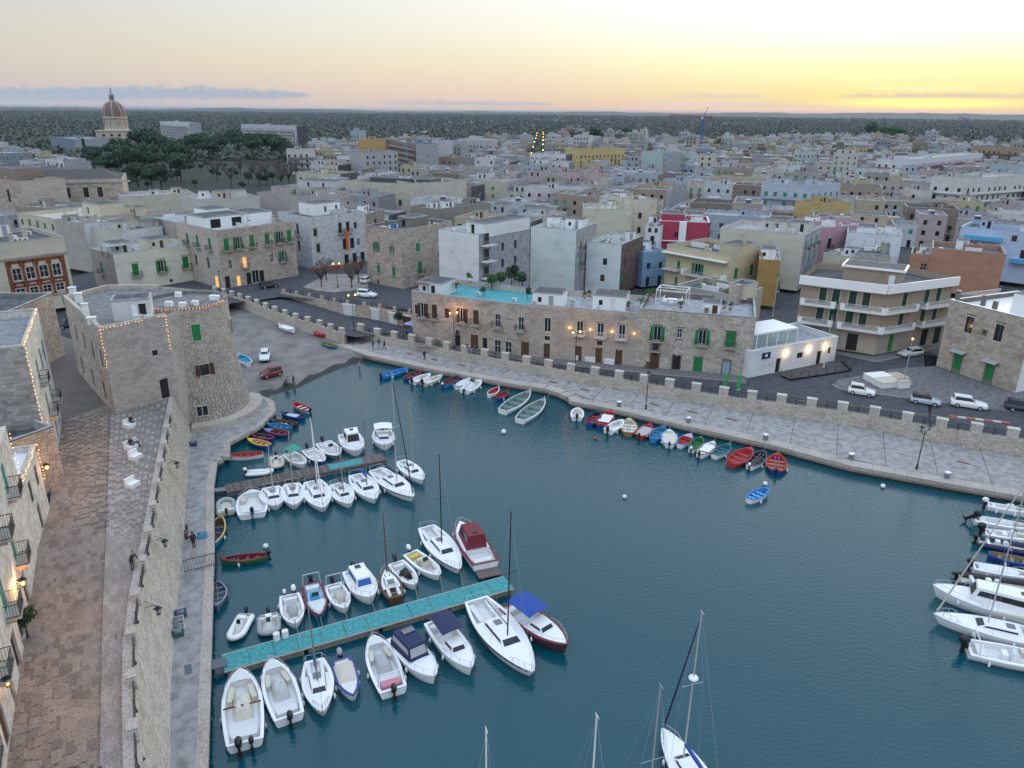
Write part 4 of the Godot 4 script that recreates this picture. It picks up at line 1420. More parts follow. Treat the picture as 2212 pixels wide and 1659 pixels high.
	var w := G(-70,533,18.4).distance_to(G(137,511,18.4))
	for k in [0.35,0.49,0.637,0.78,0.93]:
		bx(p,"red_panel",Vector3(k * w,6.1,0.03),Vector3(0.9,7.2,0.06),mat("brick_red",lin(0.27,0.085,0.04),0.85,"stone",0.4))
	for k in [0.42,0.565,0.71,0.855]:
		for y in [5.65,9.4,5.0]:
			bx(p,"red_panel",Vector3(k * w,y,0.03),Vector3(1.7,0.55 if y > 9 else 0.42,0.06),M["brick_red"])
	bx(p,"cornice",Vector3(w / 2,10.2,0.12),Vector3(w,0.3,0.5),M["quay_edge"])
	bx(p,"cornice",Vector3(w / 2,2.75,0.06),Vector3(w,0.2,0.22),M["quay_edge"])
	var st_m := MB.new()
	# cream house with green doors on its balconies
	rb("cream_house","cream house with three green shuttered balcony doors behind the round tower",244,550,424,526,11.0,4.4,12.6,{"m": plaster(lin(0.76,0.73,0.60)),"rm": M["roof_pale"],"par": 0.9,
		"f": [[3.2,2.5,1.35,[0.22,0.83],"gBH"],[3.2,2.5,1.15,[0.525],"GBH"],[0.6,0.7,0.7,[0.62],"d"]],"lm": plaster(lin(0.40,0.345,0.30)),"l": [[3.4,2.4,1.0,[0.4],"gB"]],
		"top": [["hut",0.2,0.5,4.0,3.6,2.5,plaster(lin(0.66,0.65,0.6))],["perg",0.1,0.3,4.0,3.0,M["roof_pale"]],["hut",0.62,0.45,4.6,3.6,2.5,plaster(lin(0.66,0.62,0.48))],["chim",0.86,0.15,1.8],["chim",0.91,0.15,1.8],["ant",0.5,0.2],["ac",0.7,0.2]]})
	# palazzo with green shutters
	rb("palazzo","three storey stone palazzo with rows of green shutters and iron balconies",467,498,634,478,17.0,4.2,17.0,{"m": lime,"cat": "building","rm": M["roof_pale"],"par": 0.8,
		"f": [[0.4,2.6,1.2,[0.06,0.33,0.5],"k"],[0.4,2.9,1.7,[0.42],"xA"],[0.5,2.2,0.9,[0.20],"L"],[4.4,1.9,0.85,[0.12,0.66],"w"],[4.2,2.3,1.0,[0.30],"LB"],[4.2,2.3,1.1,[0.80],"TBH"],[8.4,2.5,1.15,[0.10,0.62],"gBH"],[8.4,2.5,1.15,[0.24,0.78],"GBH"],[8.4,2.5,1.15,[0.42,0.92],"gBH"]],
		"fs": [0.36,0.4,0.8,LIME,200],"l": [[8.4,2.5,1.1,[0.25,0.5,0.8],"gB"],[4.2,2.3,1.0,[0.4,0.7],"d"],[0.4,2.5,1.5,[0.85],"L"]],
		"top": [["block",0.30,0.55,10.0,7.5,2.7,M["white"],[[0.4,1.9,2.4,[0.25,0.75],"d"]]],["block",0.78,0.62,6.0,8.0,2.5,M["white"]],["ant",0.5,0.3],["tank",0.62,0.4],["chim",0.9,0.3],["ac",0.56,0.15]]})
	rb("stone_house","low stone house with blue grey roof terrace behind the green shuttered palazzo",300,465,398,484,20.0,4.0,15.8,{"m": plaster(lin(0.42,0.38,0.33)),"rm": M["roof_pale"],"f": auto_rows(18,11,3.8,["g","gB"]),"top": [["block",0.6,0.6,6.0,6.0,2.6,M["white"]],["ant",0.4,0.4],["ant",0.2,0.3],["chim",0.7,0.2]]})
	# white weathered house with the orange banner
	var hw := rb("weathered_house","weathered white house with long orange banner hanging from its balcony",668,470,789,457,14.0,4.2,17.0,{"m": mat("weathered",lin(0.66,0.655,0.66),0.9,"concrete",0.11),"par": 0.5,"rm": M["tar"],
		"f": [[8.3,1.7,0.95,[0.08],"dSH"],[8.3,2.5,1.05,[0.52,0.66],"kB"],[8.9,1.6,0.9,[0.80],"d"],[4.4,2.0,1.0,[0.11],"dSH"],[4.2,2.6,1.2,[0.585,0.72],"k"],[4.7,1.7,0.9,[0.84],"w"],[0.3,2.6,1.3,[0.6,0.75,0.9],"kA"]],
		"l": [[8.3,2.5,1.1,[0.6],"kB"],[4.2,2.5,1.1,[0.6],"k"],[0.3,2.7,1.6,[0.4],"k"]],"top": [["block",0.50,0.55,8.0,6.0,2.8,M["white"],[[0.7,1.4,0.6,[0.45,0.85],"d"]]],["ant",0.2,0.4],["chim",0.95,0.6]]})
	var ww := G(668,470,17.0).distance_to(G(789,457,17.0))
	bx(hw,"banner",Vector3(ww * 0.59,6.6,0.95),Vector3(0.75,5.0,0.04),paint(lin(0.65,0.10,0.015),0.7))
	rb("stone_house","narrow stone house with dark balcony doors right of the weathered white house",789,462,830,452,12.0,4.2,15.6,{"m": M["limestone_dark"],"f": [[7.0,2.5,1.1,[0.5],"kB"],[3.6,2.5,1.1,[0.5],"dB"]],"rm": M["roof_pale"]})
	# square stone tower house
	var t7 := {"m": M["mortar"],"cat": "tower house","par": 0.6,"rm": M["galv"],"f": [[8.6,1.55,1.1,[0.30],"G"],[8.4,1.6,0.75,[0.73],"GS"],[3.5,1.9,0.95,[0.33,0.76],"gS"],[0.3,1.6,0.7,[0.3],"nS"]],"fs": [0.4,0.4,0.9,LIME,260],
		"r": [[8.4,1.75,1.2,[0.30],"g"],[3.4,2.7,1.3,[0.33],"gB"],[6.0,1.0,0.8,[0.72],"d"],[0.8,0.9,0.7,[0.42],"d"]],"rs": [0.4,0.4,0.9,LIME,200],
		"top": [["block",0.72,0.42,4.2,5.2,2.4,null,[[0.5,1.4,1.0,[0.4],"d"]]],["tank",0.52,0.2,paint(lin(0.02,0.16,0.42),0.5)],["ac",0.35,0.1],["ac",0.42,0.1],["chim",0.3,0.2,1.6],["ant",0.8,0.4]]}
	rb("tower_house","square weathered stone tower house with small green shutters by the square",788,487,866,497,17.0,3.6,17.2,t7)
	# houses behind, between palazzo and tower
	rb("school_building","broad cream public building with flat dark roof behind the tower houses",745,391,893,398,26.0,4.0,15.5,{"m": plaster(lin(0.56,0.50,0.42)),"cat": "building","f": [[3.5,2.0,1.2,[0.1,0.27,0.45,0.62,0.8],"dH"]],"top": [["block",0.6,0.6,26.0,10.0,1.6,mat("slate_sheet",lin(0.06,0.08,0.07),0.5)]]})
	rb("school_wing","cream classical wing with heavy cornice and arched door",893,396,1008,390,16.0,4.0,15.5,{"m": plaster(lin(0.58,0.52,0.45)),"cat": "building","f": [[3.0,2.6,1.4,[0.55,0.72],"kA"],[3.6,1.6,1.2,[0.25,0.9],"dH"]],"l": []})
	rb("low_house","low whitewashed house with cluttered roof left of the square stone tower",668,452,790,440,10.0,4.0,14.0,{"m": plaster(lin(0.45,0.42,0.38)),"top": [["hut",0.3,0.5,4,3,2.4,M["white"]],["hut",0.8,0.4,3,3,2.2],["ac",0.5,0.2],["ant",0.6,0.5],["chim",0.15,0.3]]})
	rb("low_house","stone house with roof huts between the palazzos and the school",555,416,690,425,16.0,4.0,14.5,{"m": plaster(lin(0.47,0.43,0.39)),"top": [["block",0.3,0.3,7,5,2.6],["hut",0.8,0.4,4,4,2.6],["dish",0.2,0.1],["ant",0.6,0.5],["chim",0.5,0.3,2.4]]})
	rb("low_house","long low white terrace roof house behind the palazzo",262,425,420,418,16.0,4.0,13.5,{"m": plaster(lin(0.60,0.56,0.46)),"rm": M["roof_pale"],"top": [["ant",0.3,0.5],["hut",0.8,0.5,3,3,2.2],["ant",0.6,0.4]]})
	rb("low_house","grey roofed house with rooftop pavilion behind the green shuttered palazzo",430,432,560,424,18.0,4.0,15.0,{"m": plaster(lin(0.58,0.56,0.5)),"rm": M["roof_pale"],"top": [["hut",0.45,0.3,4,3,2.6,plaster(lin(0.5,0.46,0.38))],["block",0.75,0.4,5,4,2.2],["ant",0.2,0.5],["chim",0.6,0.2]]})
	rb("low_house","stone house with rooftop huts right behind the square tower house",945,452,1060,438,12.0,4.0,13.4,{"m": M["limestone_dark"],"f": auto_rows(18,9,3.4,["d","g"]),"top": [["hut",0.35,0.4,4,3,2.3,M["white"]],["hut",0.8,0.4,3,3,2.2],["ac",0.2,0.2],["ant",0.5,0.3],["tank",0.6,0.5]]})
func make_mid() -> void:
	var wh := plaster(lin(0.78,0.785,0.79))
	var gw := plaster(lin(0.70,0.72,0.74))
	var n := rb("white_block","tall plain white apartment house with corner balconies behind the terrace",947,495,1034,507,17.0,2.2,18.0,{"m": wh,"cat": "house","rm": M["roof_pale"],"f": [],"r": [[5.0,2.0,1.0,[0.2],"d"],[8.2,1.7,0.9,[0.45,0.7],"d"],[11.6,1.7,0.9,[0.45,0.7],"d"],[5.0,1.7,0.9,[0.45,0.7],"d"]],
		"top": [["block",0.78,0.55,5.0,15.0,2.6,wh,[[0.3,2.0,0.9,[0.35],"k"]]],["solar",0.5,0.4],["ac",0.3,0.3],["ant",0.2,0.5],["chim",0.4,0.7]]})
	for y in [3.6,7.0,10.4,13.6]:
		var g := grp(n,"balcony",Transform3D(Basis(Vector3(0,0,-1),Vector3.UP,Vector3(1,0,0)),Vector3(11.3,y,-2.0)))
		bx(g,"slab",Vector3(0,0,0.7),Vector3(3.4,0.18,1.5),M["white"])
		mi(g,"railing",rail_mesh(3.3,1.4,1.0),M["galv"],Transform3D(Basis(),Vector3(0,0.05,0)))
		bx(g,"door",Vector3(0,1.2,0.04),Vector3(1.2,2.2,0.06),M["dark_void"])
	var pale := plaster(lin(0.70,0.79,0.78))
	rb("pale_block","tall windowless pale green apartment house in the middle of the row behind",1147,490,1245,498,13.0,2.2,17.0,{"m": pale,"rm": M["roof_pale"],"r": [[10.0,2.1,1.0,[0.25],"dB"],[6.6,2.1,1.0,[0.25],"gB"]],"l": [[6.0,1.2,0.8,[0.7],"g"],[9.5,1.2,0.8,[0.7],"g"]],
		"top": [["hut",0.75,0.55,4.0,3.6,2.4,M["white"]],["chim",0.95,0.7,1.8],["ant",0.4,0.5],["dish",0.3,0.3]]})
	rb("pale_block","lower pale green house with laundry on its roof and two small windows",1268,522,1343,529,15.0,2.4,13.8,{"m": plaster(lin(0.72,0.79,0.80)),"rm": mat("roof_red_paint",lin(0.20,0.14,0.12),0.8,"tar",0.1),"par": 1.0,"f": [[6.6,1.5,1.0,[0.55],"d"],[2.9,1.5,1.0,[0.5],"n"]],"r": [[6.6,1.5,0.9,[0.2],"d"],[2.9,1.7,1.0,[0.15],"g"]],
		"top": [["chim",0.12,0.1,1.6],["ant",0.8,0.3]]})
	rb("cream_house","cream stepped house with roof chimneys behind the pale green block",1261,451,1366,453,14.0,2.2,16.0,{"m": plaster(lin(0.64,0.60,0.47)),"rm": M["roof_pale"],"f": [],"r": [[6.0,1.8,1.1,[0.3,0.7],"g"],[9.6,1.6,1.0,[0.3],"d"]],"top": [["chim",0.3,0.1,1.4],["chim",0.45,0.1,1.4],["chim",0.6,0.1,1.4],["dish",0.1,0.1],["ant",0.85,0.5]]})
	rb("cream_house","tall narrow cream house left of the raspberry red house",1361,432,1420,430,12.0,2.2,18.0,{"m": plaster(lin(0.64,0.60,0.47)),"f": [[10.5,1.7,1.1,[0.4],"d"],[6.5,1.7,1.1,[0.4],"d"]],"l": [[9.5,1.8,0.9,[0.6],"g"],[6.0,1.8,0.9,[0.6],"g"]]})
	var red := plaster(lin(0.42,0.05,0.10))
	var rr := rb("red_house","raspberry red and white house with flat white cornices",1426,477,1533,481,12.0,2.4,15.0,{"m": red,"cap": M["white"],"rm": M["roof_pale"],"f": [[8.6,1.3,0.9,[0.35],"d"],[5.2,2.0,1.0,[0.75,0.9],"w"]],"top": [["block",0.25,0.5,6.0,7.0,2.2,red],["tank",0.5,0.6]]})
	bx(rr,"white_bay",Vector3(5.8,6.3,0.25),Vector3(1.8,12.6,0.5),M["white"])
	bx(rr,"cornice",Vector3(5.6,7.7,0.3),Vector3(11.4,0.22,0.7),M["white"])
	rb("white_block","white house with roof terrace left of the raspberry red house",1394,488,1428,490,12.0,2.4,14.0,{"m": gw,"f": [[7.0,2.2,1.0,[0.5],"kB"],[10.0,1.2,0.8,[0.3,0.7],"d"]]})
	var bl := plaster(lin(0.24,0.40,0.58))
	rb("blue_house","small sky blue house tucked behind the pale green house",1390,545,1442,541,11.0,2.4,10.6,{"m": bl,"rm": mat("blue_roof",lin(0.30,0.42,0.55),0.7,"concrete",0.1),"f": auto_rows(7,8,3.2,["d","dB"])})
	var cy := plaster(lin(0.60,0.52,0.35))
	var ny := rb("yellow_house","cream yellow house with wrap balcony and green shutters behind the white pergola",1441,528,1577,551,15.0,2.6,13.2,{"m": cy,"par": 1.0,"f": [[5.7,1.7,0.8,[0.22],"g"],[5.2,2.4,1.6,[0.53],"G"],[1.7,2.0,0.8,[0.2],"g"],[1.4,2.4,1.6,[0.5],"g"]],"r": [[5.2,2.3,1.2,[0.2,0.6],"g"],[1.4,2.4,1.2,[0.3],"g"]],
		"top": [["block",0.85,0.45,5.0,7.0,2.4,cy],["chim",0.45,0.3,1.2],["chim",0.66,0.8,1.4],["chim",0.9,0.5,3.4],["ant",0.2,0.5],["ant",0.6,0.2]]})
	var wy := G(1441,528,13.2).distance_to(G(1577,551,13.2))
	for y in [1.2,5.0]:
		var g := grp(ny,"balcony",Transform3D(Basis(),Vector3(wy * 0.66,y,0)))
		bx(g,"slab",Vector3(0,0,0.65),Vector3(wy * 0.66,0.2,1.4),M["white_frame"])
		mi(g,"railing",rail_mesh(wy * 0.64,1.3,1.0,0.14),M["galv"],Transform3D(Basis(),Vector3(0,0.06,0)))
		for s in [-1,1]:
			bx(g,"end_panel",Vector3(s * wy * 0.31,0.6,0.7),Vector3(0.7,1.05,1.42),M["white"])
		var g2 := grp(ny,"balcony",Transform3D(Basis(),Vector3(wy * 0.12,y + 0.3,0)))
		bx(g2,"slab",Vector3(0,0,0.6),Vector3(wy * 0.26,0.2,1.2),M["white_frame"])
		mi(g2,"railing",rail_mesh(wy * 0.25,1.1,1.0,0.14),M["galv"],Transform3D(Basis(),Vector3(0,0.06,0)))
	for q in [[0.62,0.72],[0.12,0.3]]:
		bx(ny,"eave",Vector3(wy * q[0],9.0,0.5),Vector3(wy * q[1],0.22,1.4),M["white_frame"])
	rb("ochre_house","ochre walled house with teal shutters on its street side",1640,560,1686,563,14.0,2.6,12.4,{"m": plaster(lin(0.42,0.26,0.09)),"rm": plaster(lin(0.55,0.55,0.52)),"rm2": 0,"r": [[6.0,1.9,1.0,[0.2,0.5,0.8],"t"],[2.6,2.2,1.0,[0.3,0.6],"gB"]],"rmx": 0,"top": [["hut",0.4,0.4,3,4,2.4,M["white"]],["ac",0.8,0.3],["ant",0.6,0.6]]})
	rb("cream_house","broad pale cream house with green street side shutters and roof hut",1557,491,1739,508,16.0,2.6,15.4,{"m": plaster(lin(0.62,0.58,0.50)),"rm": M["roof_pale"],"r": [[9.0,2.4,1.1,[0.15,0.45,0.78],"gB"],[5.4,2.3,1.1,[0.15,0.45,0.78],"g"],[1.6,2.4,1.1,[0.3,0.7],"g"]],"top": [["hut",0.55,0.5,6,4,2.6,plaster(lin(0.6,0.6,0.58))],["block",0.82,0.6,5,5,2.3,plaster(lin(0.6,0.58,0.52)),[[0.4,1.8,0.8,[0.7],"k"]]],["ant",0.3,0.4],["ac",0.9,0.2]]})
	rb("pink_house","lilac pink house with dark balcony door behind the cream house",1783,492,1898,482,15.0,2.6,14.6,{"m": plaster(lin(0.50,0.31,0.36)),"rm": M["roof_pale"],"f": [[6.6,2.6,1.4,[0.12],"kB"],[2.4,2.6,1.4,[0.1],"k"]],"top": [["chim",0.5,0.3],["ant",0.7,0.4]]})
	rb("white_block","white tiled stepped house with roof statue left of the salmon house",1830,502,1950,510,13.0,2.8,14.2,{"m": plaster(lin(0.74,0.77,0.81)),"rm": M["roof_pale"],"f": [],"r": [[3.5,2.6,1.4,[0.7],"k"]],"top": [["block",0.35,0.4,4.2,6,1.9,null],["ant",0.2,0.3],["ant",0.75,0.5],["chim",0.85,0.1,1.8],["chim",0.6,0.3,1.3]]})
	rb("low_house","weathered cream low house with flat dark roof before the white tiled house",1779,547,1845,556,9.0,2.8,11.2,{"m": plaster(lin(0.56,0.53,0.43)),"top": [["ac",0.5,0.5]]})
	rb("low_house","stained grey roof house with tall terracotta chimney between white tiled house and corner flats",1848,546,1925,552,8.0,2.8,12.2,{"m": mat("stained",lin(0.46,0.45,0.40),0.9,"concrete",0.16),"par": 0.15,"top": [["chim",0.8,0.3,2.4],["ant",0.2,0.4]]})
	var sal := plaster(lin(0.47,0.245,0.17))
	rb("salmon_house","big blank salmon pink house on the right",2014,536,2174,549,12.0,2.8,12.6,{"m": sal,"r": [[5.0,2.0,0.9,[0.3,0.6],"d"]],"top": []})
	rb("salmon_house","low salmon terrace wing with small white window",1968,547,2014,551,10.0,2.8,11.0,{"m": sal,"f": [[4.6,1.5,1.3,[0.7],"w"]],"par": 1.0})
	var lb := plaster(lin(0.50,0.60,0.76))
	var nb := rb("light_blue_house","light blue house with deep blue balcony fronts at the right edge",2076,489,2260,506,14.0,2.8,15.0,{"m": lb,"cap": mat("cyan_trim",lin(0.10,0.36,0.58),0.6),"f": [[6.6,2.0,1.9,[0.22],"n"],[6.6,1.8,1.3,[0.48],"n"],[9.8,1.4,1.1,[0.66],"n"],[6.0,2.0,1.1,[0.8],"d"]],"top": [["block",0.6,0.7,14,7,1.6,lb]]})
	var wb := G(2076,489,15.0).distance_to(G(2260,506,15.0))
	bx(nb,"balcony_front",Vector3(wb * 0.30,9.9,0.6),Vector3(wb * 0.45,1.0,1.3),M["cyan_trim"])
	bx(nb,"balcony_front",Vector3(wb * 0.85,5.4,0.6),Vector3(wb * 0.35,1.0,1.3),M["cyan_trim"])
# apartment block with wrap-round balconies and a white parapet, on the corner
func make_corner_flats() -> void:
	var y0 := 3.4
	var A := GS(1712,745)
	var Bp := GS(1886,771)
	var Cp := GS(2030,744)
	A.y = y0
	Bp.y = y0
	Cp.y = y0
	var n := thing("corner_flats","beige corner apartment block with white parapet and wrap round white balconies","apartment block",Bp)
	var up := 10.7
	var sand := plaster(lin(0.37,0.295,0.22))
	var base := plaster(lin(0.44,0.385,0.31))
	for s in 2:
		var P := A if s == 0 else Bp
		var Q := Bp if s == 0 else Cp
		var w := P.distance_to(Q)
		var f := Transform3D(yaw_to(P,Q),P - Bp)
		var xs: Array = [0.28,0.44,0.64,0.80] if s == 0 else [0.30,0.62,0.80]
		var rows := [[0.1,3.0,1.7,[0.25,0.72] if s == 0 else [0.72,0.92],"M"],[4.5,2.5,1.15,xs,"bS"],[7.7,2.5,1.15,xs,"bS"]]
		if s == 1:
			rows.append([0.1,3.0,1.2,[0.22],"e"])
		else:
			rows.append([2.0,0.8,0.8,[0.42],"d"])
		var holes := openings(rows,w)
		var lo := []
		var hi := []
		for q in holes:
			if q[1] < 3.9:
				lo.append(q)
			else:
				hi.append([q[0],q[1] - 3.9,q[2],q[3] - 3.9,q[4]])
		var m1 := MB.new()
		face_mesh(m1,f,w,3.9,lo)
		put(n,"ground_floor_wall",m1,base)
		var m2 := MB.new()
		face_mesh(m2,f * Transform3D(Basis(),Vector3(0,3.9,0)),w,up - 3.9,hi)
		put(n,"wall",m2,sand)
		for q in holes:
			window_set(n,f * Transform3D(Basis(),Vector3((q[0] + q[2]) / 2,q[1],0)),q[2] - q[0],q[3] - q[1],q[4])
		for y in [4.0,7.2]:
			var spans: Array = [[0.03,0.46],[0.52,1.06]] if s == 0 else [[-0.05,0.44],[0.54,0.98]]
			for sp in spans:
				var bw: float = (sp[1] - sp[0]) * w
				var g := grp(n,"balcony",f * Transform3D(Basis(),Vector3((sp[0] + sp[1]) * 0.5 * w,y,0)))
				bx(g,"slab",Vector3(0,0,0.62),Vector3(bw,0.2 + 0.004 * s,1.3),M["white_frame"])
				mi(g,"railing",rail_mesh(bw - 0.1,1.18,1.0,0.13),M["white_frame"],Transform3D(Basis(),Vector3(0,0.08,0)))
				for e in [-1,1]:
					bx(g,"end_panel",Vector3(e * (bw / 2 - 0.35),0.55,1.22),Vector3(0.75,0.95,0.09 + 0.004 * s),M["white"])
		# white parapet fascia
		bx(n,"parapet",f * Vector3(w * 0.5,up + 0.55,0.75),Vector3(w + 0.6,1.5,0.22 + 0.006 * s),M["white"],f.basis)
		bx(n,"eave",f * Vector3(w * 0.5,up - 0.1,0.35),Vector3(w + 0.4,0.18 + 0.004 * s,0.95),M["white_frame"],f.basis)
	# back and roof
	var zb := yaw_to(A,Bp).z * -13.0
	var D := A + zb - Bp
	var E := Cp - Bp + yaw_to(Bp,Cp).z * -9.0
	var rf := MB.new()
	var u := Vector3(0,up,0)
	rf.quad(A - Bp + u,u,E * 0.5 + D * 0.5 + u,D + u)
	rf.quad(u,Cp - Bp + u,E + u,E * 0.5 + D * 0.5 + u)
	put(n,"roof",rf,M["tar"])
	var bk := MB.new()
	bk.quad(D,A - Bp,A - Bp + u + Vector3(0,1.2,0),D + u + Vector3(0,1.2,0))
	bk.quad(E,D,D + u + Vector3(0,1.2,0),E + u + Vector3(0,1.2,0))
	bk.quad(Cp - Bp,E,E + u + Vector3(0,1.2,0),Cp - Bp + u + Vector3(0,1.2,0))
	put(n,"rear_wall",bk,sand)
	var mid := (A - Bp) * 0.28 + (Cp - Bp) * 0.1 + zb * 0.42
	var bb := yaw_to(A,Bp)
	var g := grp(n,"roof_house",Transform3D(bb,mid + u))
	bx(g,"wall",Vector3(0,1.35,0),Vector3(9.0,2.7,5.5),sand)
	bx(g,"fascia",Vector3(0,2.85,0),Vector3(9.8,0.35,6.3),M["white"])
	bx(g,"roof",Vector3(0,3.04,0),Vector3(9.2,0.05,5.7),M["tar"])
	bx(g,"door",Vector3(3.0,1.0,2.76),Vector3(0.9,2.0,0.08),M["white_frame"])
	roof_item(n,["ac",0.0,0.0],1,1,up,sand)
func make_right_house() -> void:
	var a := GS(2021,793)
	var b := GS(2192,850)
	var n := house("stone_house","big stone house with white roof terrace, two green doors and dark windows at right",a,b,16.0,3.3,14.2,{"m": M["mortar"],"rm": M["white_frame"],"par": 0.7,"cap": M["white"],
		"f": [[0.5,2.7,1.2,[0.26,0.66],"e"],[6.6,2.5,1.25,[0.30,0.66],"dS"],[7.2,0.35,0.5,[0.5],"d"]],"r": [[0.5,2.6,1.2,[0.6],"e"],[6.6,2.4,1.2,[0.4],"d"]],
		"fs": [0.42,0.5,1.0,[Color(0.62,0.545,0.45),Color(0.57,0.50,0.41),Color(0.67,0.60,0.51),Color(0.51,0.45,0.37),Color(0.64,0.58,0.495)],260],"ls": [0.42,0.5,1.0,LIME,40],
		"top": [["block",0.75,0.55,6.0,9.0,2.8,M["white"]],["chim",0.03,0.06,2.0],["chim",0.2,0.25,1.5],["chim",0.45,0.12,1.5],["chim",0.55,0.3,1.4]]})
	var w := a.distance_to(b)
	mi(n,"roof_railing",rail_mesh(10.0,0.05,0.9),M["white"],Transform3D(Basis(Vector3(0,0,-1),Vector3.UP,Vector3(1,0,0)),Vector3(0.3,10.9,-6)))
	for x in [0.26,0.66]:
		var g := grp(n,"door_canopy",Transform3D(Basis(),Vector3(w * x,3.5,0.55)))
		bx(g,"sheet",Vector3(0,0,0),Vector3(2.4,0.06,1.1),M["galv"],Basis(Vector3.RIGHT,0.25))
		for s in [-1,1]:
			bx(g,"bracket",Vector3(s * 1.0,-0.2,-0.2),Vector3(0.05,0.4,0.7),M["iron"])
func make_white_bar() -> void:
	var a := GS(1613,817)
	var b := GS(1802,779)
	var w := a.distance_to(b)
	var n := house("white_bar","low whitewashed bar with glass roof pavilion and lit wall lamps",a,b,9.0,a.y - 0.3,a.y + 4.3,{"cat": "bar","m": plaster(lin(0.72,0.725,0.73)),"par": 0.9,"rm": M["roof_pale"],"cap": M["white"],
		"f": [[0.35,2.3,1.0,[0.33,0.80],"k"],[2.0,1.0,1.3,[0.57],"d"],[1.9,1.1,0.8,[0.92],"d"]]})
	# glass pavilion
	var g := grp(n,"pavilion",Transform3D(Basis(),Vector3(w * 0.30,3.75,-4.0)))
	var pw := w * 0.56
	var fr := MB.new()
	for x in 6:
		for z in [-2.6,2.6]:
			fr.box(Vector3(-pw / 2 + pw * x / 5.0,1.4,z),Vector3(0.16,2.8,0.16))
	for z in [-2.6,2.6]:
		fr.box(Vector3(0,2.85,z),Vector3(pw + 0.16,0.2,0.18))
	for x in [0,2,5]:
		fr.box(Vector3(-pw / 2 + pw * x / 5.0,2.85,0),Vector3(0.18,0.196,5.0))
	put(g,"frame",fr,M["white"])
	for k in 22:
		bx(g,"roof_slat",Vector3(-pw / 2 + pw * (k + 0.5) / 22.0,3.0,0),Vector3(pw / 22.0 - 0.04,0.05,5.3),M["white"],Basis(Vector3.BACK,0.12))
	for k in 5:
		bx(g,"glass_pane",Vector3(-pw / 2 + pw * (k + 0.5) / 5.0,1.38,2.6),Vector3(pw / 5.0 - 0.18,2.6,0.03),glass_pane())
	bx(g,"glass_pane",Vector3(pw / 2,1.38,0),Vector3(0.03,2.6,4.9),glass_pane())
	bx(g,"inner_wall",Vector3(0,1.3,-2.4),Vector3(pw - 0.3,2.6,0.08),M["limestone_dark"])
	mi(n,"roof_railing",rail_mesh(w * 0.9,0.05,0.6,0.2),M["white"],Transform3D(Basis(),Vector3(w * 0.5,4.3,-0.15)))
	# signboard with a round emblem
	var sg := grp(n,"signboard",Transform3D(Basis(),Vector3(w * 0.18,3.5,0.0)))
	bx(sg,"board",Vector3(0,0,0.05),Vector3(1.7,1.0,0.08),M["navy"])
	cyl_z(sg,"emblem",Vector3(0,0.02,0.1),0.26,0.02,M["white"])
	for x in [0.40,0.66,0.86]:
		lamp_wall(n,Vector3(w * x,3.35,0.0),1.4,Color(1.0,0.78,0.5))
	# outer stair against the ashlar house
	for k in 12:
		bx(n,"stair_step",Vector3(0.9,0.2 + k * 0.34,-1.0 - k * 0.3),Vector3(1.4,0.34,0.3),M["white"])
func glass_pane() -> StandardMaterial3D:
	if M.has("clear_glass"):
		return M["clear_glass"]
	var m := StandardMaterial3D.new()
	m.resource_name = "clear_glass"
	m.albedo_color = Color(0.75,0.85,0.85,0.25)
	m.roughness = 0.04
	m.transparency = BaseMaterial3D.TRANSPARENCY_ALPHA
	M["clear_glass"] = m
	return m
# a small lit lamp fixed on a wall: glowing body and a light just in front of it
func lamp_wall(n: Node3D,at: Vector3,e: float,c: Color) -> void:
	var g := grp(n,"wall_lamp",Transform3D(Basis(),at))
	bx(g,"bracket",Vector3(0,0.02,0.08),Vector3(0.06,0.06,0.18),M["iron"])
	sph(g,"bulb",Vector3(0,-0.06,0.2),Vector3(0.1,0.14,0.1),M["lamp_glow"])
	light(g,Vector3(0,-0.05,0.34),e,c)
func light(g: Node3D,at: Vector3,e: float,c: Color,size := 0.12) -> void:
	var l := OmniLight3D.new()
	l.name = "lamp_light"
	l.light_color = c
	l.light_energy = e
	l.light_size = size
	l.omni_range = 40.0
	l.omni_attenuation = 2.0
	l.shadow_enabled = true
	l.position = at
	g.add_child(l,true)
# ---------- round tower, its block and the houses on the promenade ----------
func prism(n: Node3D,pts: Array,y0: float,y1: float,m: Material,rows := {},ston := {}) -> void:
	var mb := MB.new()
	for k in pts.size():
		var a: Vector3 = pts[k]
		var b: Vector3 = pts[(k + 1) % pts.size()]
		var f := Transform3D(yaw_to(a,b),Vector3(a.x,y0,a.z))
		var w := Vector2(a.x - b.x,a.z - b.z).length()
		var holes := openings(rows.get(k,[]),w)
		face_mesh(mb,f,w,y1 - y0,holes)
		for q in holes:
			window_set(n,f * Transform3D(Basis(),Vector3((q[0] + q[2]) / 2,q[1],0)),q[2] - q[0],q[3] - q[1],q[4])
		if ston.has(k):
			var so: Array = ston[k]
			stones(n,func(u,v): return f * Transform3D(Basis(),Vector3(u,v,0)),w,y1 - y0,so[0],so[1],so[2],0.03,0.03,so[3],so[4],holes)
	put(n,"wall",mb,m)
func string_lights(label: String,lines: Array) -> void:
	var mb := MB.new()
	for l in lines:
		var tot := line_len(l)
		var s := 0.0
		while s < tot:
			var p := along(l,s).origin
			mb.ball(p + Vector3(rnd(-0.06,0.06),rnd(-0.1,0.04),rnd(-0.06,0.06)),Vector3.ONE * 0.055,Basis(),2,4)
			s += 0.42
	var o := put(self,"string_lights",mb,M["string_bulb"])
	tag(o,label,"lights")
